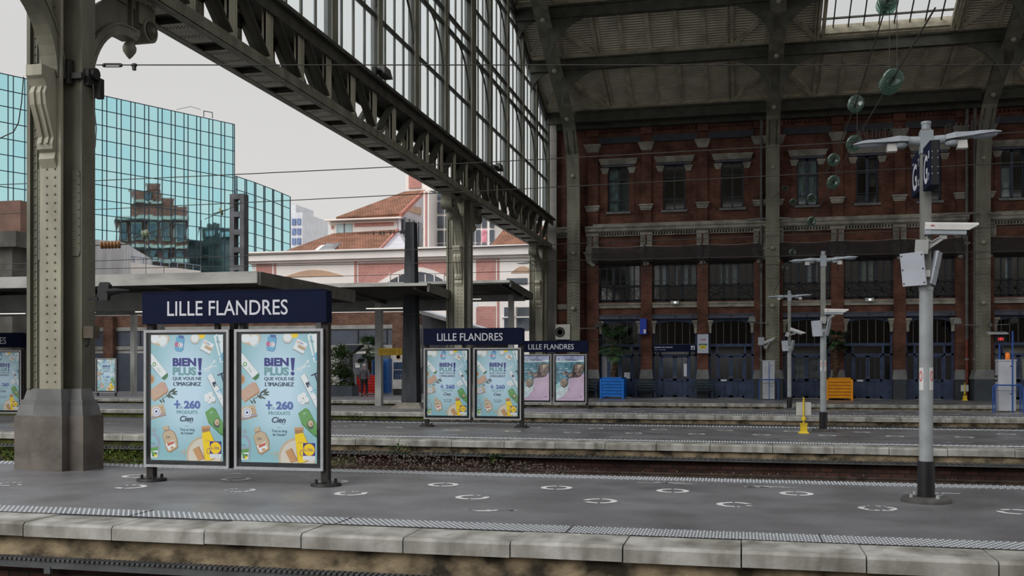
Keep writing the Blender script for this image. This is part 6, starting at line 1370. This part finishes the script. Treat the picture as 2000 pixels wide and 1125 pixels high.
# ================================================================ buildings beyond the station
RENDER_W = mat('pale_render', srgb(240,234,230), .8, 0, .03, .6, 0, .2); BRK_R = brick('red_brick_far', srgb(190,130,122), srgb(174,114,108), srgb(206,178,170), .3, .1, .012, .12); TILE = None
def tiles():
    m = mat('roof_tiles', srgb(172,124,102), .8, 0, .2, 1.2, 0, .2, (1,1,1), srgb(138,100,82)); t = m.node_tree; b = t.nodes['Principled BSDF']; old = b.inputs['Base Color'].links[0].from_socket
    tc = t.nodes.new('ShaderNodeTexCoord'); br = t.nodes.new('ShaderNodeTexBrick'); br.inputs['Scale'].default_value = 1; br.inputs['Brick Width'].default_value = .2; br.inputs['Row Height'].default_value = .25; br.inputs['Mortar Size'].default_value = .022; br.inputs['Color1'].default_value = (1,1,1,1); br.inputs['Color2'].default_value = (.8,.8,.8,1); br.inputs['Mortar'].default_value = (.38,.34,.32,1)
    t.links.new(tc.outputs['Object'], br.inputs['Vector']); x = t.nodes.new('ShaderNodeMix'); x.data_type = 'RGBA'; x.blend_type = 'MULTIPLY'; x.inputs[0].default_value = 1; t.links.new(old, x.inputs[6]); t.links.new(br.outputs['Color'], x.inputs[7]); t.links.new(x.outputs[2], b.inputs['Base Color']); return m
TILE = tiles(); GLZ = mat('far_glazing', srgb(70,78,88), .08, 0, .25, .8, 0, .8); TAN = mat('tan_panel', srgb(196,164,140), .8, 0, .06, 1)
V6 = 62.0
hb = thing('market_hall', 'pale rendered hall with red brick panels and tiled stepped roofs beyond the canopies', 'building', (-20, V6, 0))
X = lambda x, v=V6: at_v(x, 600, v).x
def zz(x, y, v=V6): return at_v(x, y, v).z
xl, xr = X(492), X(1100); ZE = 9.35
m = MB(); m.box(xl, xr, V6, V6+14, 0, 8.6); m.box(xl-.25, xr, V6-.25, V6+14, 8.6, 8.75); m.box(xl-.4, xr, V6-.5, V6+14, 8.75, 9.25); m.box(xl-.55, xr, V6-.75, V6+14, 9.25, ZE); m.build('wall', RENDER_W, hb)
def pan(name, x0, x1, y0, y1, mt, th=.04, v=V6):
    a, b_ = at_v(x0, y1, v), at_v(x1, y0, v); m = MB(); m.box(a.x, b_.x, v-th, v+.05, a.z, b_.z); return m.build(name, mt, hb)
for x0, x1, y0, y1 in ((501, 531, 516, 600), (692, 697, 511, 600), (700, 879, 510, 600), (930, 968, 506, 548), (930, 968, 598, 660), (971, 975, 505, 660), (535, 539, 514, 600)): pan('brick_panel', x0, x1, y0, y1, BRK_R)
def lens(x0, x1, yb, yt, mt, name, th, x_=14, v=V6):
    a, b_, c = at_v(x0, yb, v), at_v(x1, yb-(x1-x0)*.018, v), at_v((x0+x1)/2, yt, v); m = MB(); n = 16
    pts = [(a.x, a.z)]+[(b_.x, b_.z)]+[(a.x+(b_.x-a.x)*(1-k/n), a.z+(b_.z-a.z)*(1-k/n)+(c.z-a.z)*math.sin(PI*(1-k/n))) for k in range(1, n)]
    m.prism(pts, v-th, v+.02, 'y'); return m.build(name, mt, hb)
lens(555, 672, 541, 527, TAN, 'arched_panel', .05); lens(998, 1044, 533, 520, TAN, 'arched_panel', .05); lens(728, 900, 560, 522, RENDER_W, 'arch_surround', .12); lens(745, 885, 560, 531, GLZ, 'arched_window', .16)
for k in range(1, 8): x = 745+140*k/8; pan('arch_mullion', x-1, x+1, 535, 558, RENDER_W, .2)
for x0, x1, y0, y1 in ((985, 1004, 600, 645), (1010, 1036, 600, 645), (990, 1030, 543, 556), (1012, 1022, 660, 700)): pan('window', x0, x1, y0, y1, GLZ, .06)
for x0, x1, y0, y1 in ((1006, 1008, 598, 650), (980, 1036, 618, 621), (1038, 1042, 540, 660)): pan('window_bar', x0, x1, y0, y1, RENDER_W, .1)
def quad(name, pts, mt, th=.25, n_=None):
    P = [Vector(p) for p in pts]; nr = (P[1]-P[0]).cross(P[2]-P[0]).normalized()*th; m = MB(); k = len(P); m.add(P+[p-nr for p in P], [tuple(range(k)), tuple(range(2*k-1, k-1, -1))]+[(i, k+i, k+(i+1) % k, (i+1) % k) for i in range(k)]); return m.build(name, mt, hb)
A = lambda x, y, v: tuple(at_v(x, y, v))
# lower hipped roof, upper block, upper roof, glazed tower
quad('tiled_roof', [A(549,493,62.6), A(738,486.5,62.6), A(777,448,67.5), A(650,456,67.5)], TILE)
quad('white_gable', [A(738,487,62.5), A(800,486,62.5), A(800,470,67.5), A(777,447,67.4)], mat('gable_white', srgb(208,206,214), .8, 0, .05, 1))
quad('roof_edge', [A(736,488,62.45), A(741,488,62.45), A(780,447,67.4), A(775,447,67.4)], mat('edge_tile', srgb(184,120,106), .7, 0, .1, 3), .3)
quad('roof_light', [A(622,488,62.5), A(652,487,62.5), A(687,459,67.0), A(656,460,67.0)], mat('rooflight', srgb(120,128,134), .2, 0, .3, 1, 0, .7), .15); quad('roof_light_curb', [A(613,489.5,62.48), A(622,489,62.48), A(656,460,67.0), A(648,461,67)], RENDER_W, .3)
V7 = 67.6
def wpan(name, x0, x1, y0, y1, mt, v, d=3.0, s=.02):
    a, b_ = at_v(x0, y1, v), at_v(x1, y0, v); m = MB(); m.box(a.x, b_.x, v, v+d, a.z, b_.z); return m.build(name, mt, hb)
wpan('upper_wall', 645, 777, 424, 470, RENDER_W, V7, 6); wpan('cornice', 633, 783, 423, 431, RENDER_W, V7-.7, 7); wpan('cornice_bed', 640, 780, 431, 437, RENDER_W, V7-.3, 6)
wpan('brick_panel', 692, 768, 433.5, 443, BRK_R, V7-.05, .2); wpan('clerestory_window', 657, 687, 436, 455, mat('pale_glass', srgb(176,200,204), .2, 0, .1, 1), V7-.06, .2); wpan('window_bar', 671, 673, 436, 456, STONEG, V7-.1, .1); wpan('brick_panel', 647, 651, 441, 447, BRK_R, V7-.05, .2)
quad('tiled_roof', [A(656,424,67.2), A(781,416,67.2), A(828,371,73.5), A(790,374,73.5)], TILE)
quad('roof_edge', [A(779,417,67.1), A(784,417,67.1), A(830,370,73.4), A(825,371,73.4)], mat('edge_tile', srgb(184,120,106), .7, 0, .1, 3), .3)
quad('side_wall', [A(783,420,67.3), A(784,490,67.3), A(828,490,73.5), A(828,374,73.5)], mat('gable_white', srgb(208,206,214), .8, 0, .05, 1), .2)
for k in range(4): quad('side_window', [A(789+k*9,424+k*3.2,67.2+k*1.2), A(789+k*9,486,67.2+k*1.2), A(796+k*9,486,68.1+k*1.2), A(796+k*9,427+k*3.2,68.1+k*1.2)], GLZ, -.1)
quad('tan_recess', [A(798,412,69), A(798,404,69), A(823,405,72.4), A(823,420,72.4)], TAN, -.1)
wpan('tower_wall', 792, 838, 330, 376, RENDER_W, 73.6, 5); wpan('brick_panel', 798, 822, 338, 368, BRK_R, 73.5, .2); wpan('tower_pier', 827, 838, 372, 492, RENDER_W, 66.5, 4); wpan('brick_strip', 830, 833, 374, 490, BRK_R, 66.4, .2)
wpan('tower_block', 838, 962, 340, 492, RENDER_W, 68.2, 5)
for x0 in (838, 853, 868, 883, 898, 913, 928, 940, 955):
    for y0, y1 in ((372, 391), (394, 418), (422, 446), (450, 474), (476, 486)):
        w_ = 12 if x0 < 925 else 9
        wpan('tower_window', x0+1, x0+1+w_, y0-(x0-838)*.01, y1-(x0-838)*.01, GLZ if (x0, y0) != (940, 450) else mat('pink_poster', srgb(222,140,160), .6, 0, .2, 3), 68.1, .3)
quad('tiled_roof', [A(950,489,62.6), A(1080,484,62.6), A(1060,440,66.5), A(985,446,66.5)], TILE)
# ---- the glass office tower (faceted mirror glazing)
def cw_(cx, cy, z): return Vector((cx*C13-cy*S13, cx*S13+cy*C13, z))
gt = thing('glass_tower', 'tall office block with teal mirror glass in a dark grid behind the huge column', 'building', cw_(-50, 120, 0))
TEAL = bpy.data.materials.new('teal_mirror_glass'); TEAL.use_nodes = True; b_ = TEAL.node_tree.nodes['Principled BSDF']; b_.inputs['Base Color'].default_value = (.56, .95, 1.0, 1); b_.inputs['Metallic'].default_value = 1.0; b_.inputs['Roughness'].default_value = .02
def bumpy(m):
    t = m.node_tree; b = t.nodes['Principled BSDF']; n = t.nodes.new('ShaderNodeTexNoise'); n.inputs['Scale'].default_value = .35; n.inputs['Detail'].default_value = 1; tc = t.nodes.new('ShaderNodeTexCoord'); t.links.new(tc.outputs['Object'], n.inputs['Vector']); bp = t.nodes.new('ShaderNodeBump'); bp.inputs['Strength'].default_value = .08; bp.inputs['Distance'].default_value = .05; t.links.new(n.outputs['Fac'], bp.inputs['Height']); t.links.new(bp.outputs[0], b.inputs['Normal'])
bumpy(TEAL); TEALS = [TEAL]
for col in ((.61, .96, 1.0, 1), (.50, .92, 1.0, 1)): m2 = TEAL.copy(); m2.node_tree.nodes['Principled BSDF'].inputs['Base Color'].default_value = col; TEALS.append(m2)
GRID = mat('tower_grid', srgb(44,62,76), .5, .2, 0)
def facade(P0, P1, ztop, z0, cols, fl, seed, name='curtain_wall'):
    """glazing from P0 to P1 (camera-frame plan points); cols = pane edges in metres from P0"""
    d = Vector((P1[0]-P0[0], P1[1]-P0[1])); L = d.length; d = d/L; q = random.Random(seed); g, f = MB(), MB(); pt = lambda s, z: cw_(P0[0]+d.x*s, P0[1]+d.y*s, z)
    nrm = (pt(1, 0)-pt(0, 0)).cross(Vector((0,0,1))).normalized(); e = [min(c, L) for c in cols if 0 <= c <= L+.01]
    zs = []; z = ztop
    while z > z0: zs.append(z); z -= fl
    zs.append(z0)
    for s0, s1 in zip(e, e[1:]):
        for a, b2 in zip(zs, zs[1:]):
            j = [q.uniform(-.0018, .0018) for _ in range(4)]; w2 = min(1, (s1-s0))
            g.add([pt(s0, b2)+nrm*j[0]*w2, pt(s1, b2)+nrm*j[1]*w2, pt(s1, a)+nrm*j[2]*w2, pt(s0, a)+nrm*j[3]*w2], [(0,1,2,3)], q.choice((0,0,0,1,2)))
    for c in e: f.bar(pt(c, z0)+nrm*.03, pt(c, ztop)+nrm*.03, .065, .07, 0, nrm)
    for z in zs: f.bar(pt(0, z)+nrm*.03, pt(L, z)+nrm*.03, .07, .08, 0, (0,0,1))
    c = g.build(name, TEALS, gt); f.build('glazing_grid', GRID, gt); return c
e0 = (math.sin(math.radians(40)), math.cos(math.radians(40))); PA = (-.2794*130, 130); PB = (PA[0]-e0[0]*62, PA[1]-e0[1]*62)
cols = sorted({0.0, 62.0, *[62-(.25+1.78*k) for k in range(35)], *[62-(.25+1.78*k+1.22) for k in range(35)]})
zA = at_d(458, 243, 130).z
facade(PB, PA, zA, 0, cols, 1.75, 1)
m = MB(); Q = [cw_(*PB, 0), cw_(*PA, 0), cw_(PA[0]-18, PA[1]+20, 0), cw_(PB[0]-18, PB[1]+20, 0)]; m.prism([(p.x, p.y) for p in Q], 0, zA-.05, 'z'); 
m.v = [tuple(Vector(p)+Vector((C13*-.766*.3-S13*.643*.3, S13*-.766*.3+C13*.643*.3, 0))) for p in m.v]; m.build('core', mat('tower_core', srgb(70,90,100), .4, 0, .05, 1), gt)
zB = at_d(458, 344, 130.2).z; cur = [(-36.3+.05, 130.1), (-34.9, 134.6), (-33.7, 139.8), (-32.6, 146.0)]
for k in range(3):
    L = math.hypot(cur[k+1][0]-cur[k][0], cur[k+1][1]-cur[k][1]); facade(cur[k], cur[k+1], zB, 0, [0, .4, L*.5, L*.5+.4, L], 1.75, 5+k)
m = MB(); Q = [cw_(*p, 0) for p in cur]+[cw_(-60, 150, 0), cw_(-60, 135, 0)]; m.prism([(p.x, p.y) for p in Q][::1], 0, zB-.8, 'z'); m.v = [(x-4, y+1.5, z) for x, y, z in m.v]; m.build('core', MT['tower_core'], gt)
m = MB(); a, c = at_d(398, 228, 138), at_d(415, 231, 138); m.tube([a, a+Vector((0,0,.8)), c+Vector((0,0,.8)), c], .06, 5); a, c = at_d(345, 214, 138), at_d(372, 208, 140); m.tube([a, c, at_d(392, 214, 140)], .03, 4); m.build('roof_rail', GRID, gt)
# the brick tower of the station street front, seen only as the reflection in the mirror glass
n_ = (e0[1], -e0[0])
def mirror(x, y, D, z=None):
    cx = (x-1000)/FPX*D; zz_ = EYE+(HOR-y)/FPX*D; k = (cx-PA[0])*n_[0]+(D-PA[1])*n_[1]; return cw_(cx-2*k*n_[0], D-2*k*n_[1], zz_)
rb = thing('reflected_brick_tower', 'brick corner tower with pale cornices mirrored in the glass office block', 'building', mirror(300, 718, 215)); BRD = brick('tower_brick', srgb(140,84,72), srgb(118,68,60), srgb(120,100,92), .6, .2, .02, .3)
def mbox(mb, x0, x1, y0, y1, D0, D1, mi=0):
    P = [mirror(x, y, D0) for x, y in ((x0,y1),(x1,y1),(x1,y0),(x0,y0))]; Qs = [p+(mirror((x0+x1)/2, 700, D1)-mirror((x0+x1)/2, 700, D0)) for p in P]; mb.add(P+[Vector((a.x, a.y, p.z)) for a, p in zip(Qs, P)], [(0,1,2,3),(7,6,5,4),(0,4,5,1),(1,5,6,2),(2,6,7,3),(3,7,4,0)], mi)
m = MB(); mbox(m, 228, 366, 425, 560, 215, 235); mbox(m, 258, 315, 372, 430, 216, 230); mbox(m, 286, 314, 359, 375, 216, 226); mbox(m, 315, 341, 386, 430, 216, 230); mbox(m, 341, 365, 404, 430, 216, 230); m.build('wall', BRD, rb)
m = MB(); mbox(m, 224, 370, 421, 428, 213, 235); mbox(m, 256, 318, 392, 396, 215.2, 230); mbox(m, 226, 368, 478, 484, 213.5, 230); mbox(m, 226, 368, 505, 512, 213.5, 230)
for x in (236, 262, 290, 318, 346): mbox(m, x-2, x+14, 434, 470, 214.4, 216)
m.build('cornice', mat('tower_stone', srgb(168,164,158), .8, 0, .1, .5), rb); m = MB()
for x in (236, 262, 290, 318, 346): mbox(m, x, x+12, 438, 468, 214.2, 216); mbox(m, x, x+12, 488, 503, 214.2, 216)
mbox(m, 285, 300, 378, 390, 215.5, 217); m.build('window', GLZ, rb)
rc = thing('reflected_roofs', 'dark roofscape mirrored low in the glass office block', 'building', mirror(420, 718, 225)); m = MB(); mbox(m, 390, 470, 445, 600, 225, 250); mbox(m, 366, 392, 470, 600, 222, 250); mbox(m, 405, 430, 436, 447, 226, 240); m.build('wall', mat('roof_slate', srgb(84,84,84), .8, 0, .3, .3), rc); m = MB(); [mbox(m, x, x+8, 452, 462, 224.5, 226) for x in (398, 412, 428, 444)]; m.build('window', mat('win_pale', srgb(150,168,176), .3, 0, .1, 1), rc)
# opened casement on the glass tower
m = MB(); a, b2, c = at_d(396, 365, 131.0), at_d(391, 389, 131.0), at_d(403, 390.5, 129.6); m.add([a, b2, c], [(0,1,2)]); m.build('open_casement', mat('casement', srgb(44,84,92), .3, 0, 0), gt)
# low white walls and the small white block
t = thing('white_wall_building', 'pale concrete block with a low white wall in front of the glass tower', 'building', cw_(-40, 95, 0)); m = MB(); a, c = at_d(150, 545, 92), at_d(243, 545, 96); P = [a, c, c+Vector((-6, 14, 0)), a+Vector((-6, 14, 0))]; m.prism([(p.x, p.y) for p in P], 0, at_d(243, 474, 96).z, 'z'); m.build('concrete_block', mat('stained_white', srgb(196,196,200), .8, 0, .1, 1, 0, .2, (1,1,.2)), t)
m = MB(); a, c = at_d(243, 560, 98), at_d(392, 560, 112); P = [a, c, c+Vector((-2, 3, 0)), a+Vector((-2, 3, 0))]; h0, h1 = at_d(243, 511, 98).z, at_d(392, 529, 112).z; m.add([(P[0].x, P[0].y, 0), (P[1].x, P[1].y, 0), (P[2].x, P[2].y, 0), (P[3].x, P[3].y, 0), (P[0].x, P[0].y, h0), (P[1].x, P[1].y, h1), (P[2].x, P[2].y, h1), (P[3].x, P[3].y, h0)], [(0,1,5,4),(1,2,6,5),(2,3,7,6),(3,0,4,7),(4,5,6,7)]); m.build('low_wall', RENDER_W, t)
m = MB(); pa, pb = Vector((P[0].x, P[0].y, h0)), Vector((P[1].x, P[1].y, h1)); m.bar(pa+Vector((0,0,.6)), pb+Vector((0,0,.6)), .08, .08); [m.bar(pa.lerp(pb, k/9), pa.lerp(pb, k/9)+Vector((0,0,.6)), .06, .06) for k in range(10)]; m.build('railing', mat('rail_blue', srgb(120,136,160), .5, 0, 0), t)
t = thing('apartment_block', 'small distant white apartment block between the glass tower and the tiled roofs', 'building', at_d(582, 560, 190)); m = MB(); o0, o1 = at_d(560, 600, 190), at_d(594, 600, 190); zt = at_d(580, 416, 190).z; m.box(o0.x, o1.x, o0.y, o0.y+12, 0, zt); m.box(o0.x, at_d(580, 600, 190).x, o0.y, o0.y+8, zt, at_d(570, 400, 190).z); m.build('wall', mat('apartment_white', srgb(214,216,222), .8, 0, .04, 1), t); m = MB()
for k in range(4):
    for j in (0, 1): a, c = at_d(572+j*11, 440+k*19, 190), at_d(580+j*11, 428+k*19, 190); m.box(a.x, c.x, o0.y-.2, o0.y+.2, a.z, c.z)
m.build('window', mat('win_blue', srgb(110,130,170), .3, 0, .1, 1), t)
t = thing('brown_block', 'brown clad block with a dark concrete bridge beam at the far left', 'building', at_d(-20, 600, 70)); m = MB(); o0, o1 = at_d(-120, 600, 75), at_d(70, 600, 75); m.box(o0.x, o1.x, o0.y, o0.y+8, at_d(20, 468, 75).z, at_d(20, 398, 75).z); m.box(o0.x+.3, o1.x-.3, o0.y+4.5, o0.y+7.5, 0, at_d(20, 468, 75).z); m.build('cladding', mat('brown_clad', srgb(112,84,72), .7, 0, .1, 1), t); m = MB(); o0, o1 = at_d(-120, 600, 62), at_d(60, 600, 62); m.box(o0.x, o1.x, o0.y, o0.y+3, at_d(20, 486, 62).z, at_d(20, 456, 62).z); [m.box(x, x+.9, o0.y+.4, o0.y+2.6, 0, at_d(20, 486, 62).z) for x in (o0.x+.5, (o0.x+o1.x)/2, o1.x-1.5)]; m.build('bridge_beam', mat('beam_concrete', srgb(86,84,78), .85, 0, .15, 1), t)
m = MB(); o0, o1 = at_d(-120, 600, 78), at_d(60, 600, 78); m.box(o0.x, o1.x, o0.y, o0.y+2, 0, at_d(20, 505, 78).z); m.build('glass_front', mat('front_glass', srgb(104,122,126), .15, 0, .2, .8), t); m = MB(); m.box(o0.x, o1.x, o0.y+.4, o0.y+2, 0, at_d(20, 470, 78).z); m.build('upper_wall', mat('pale_brownish', srgb(176,150,136), .8, 0, .1, 1), t)
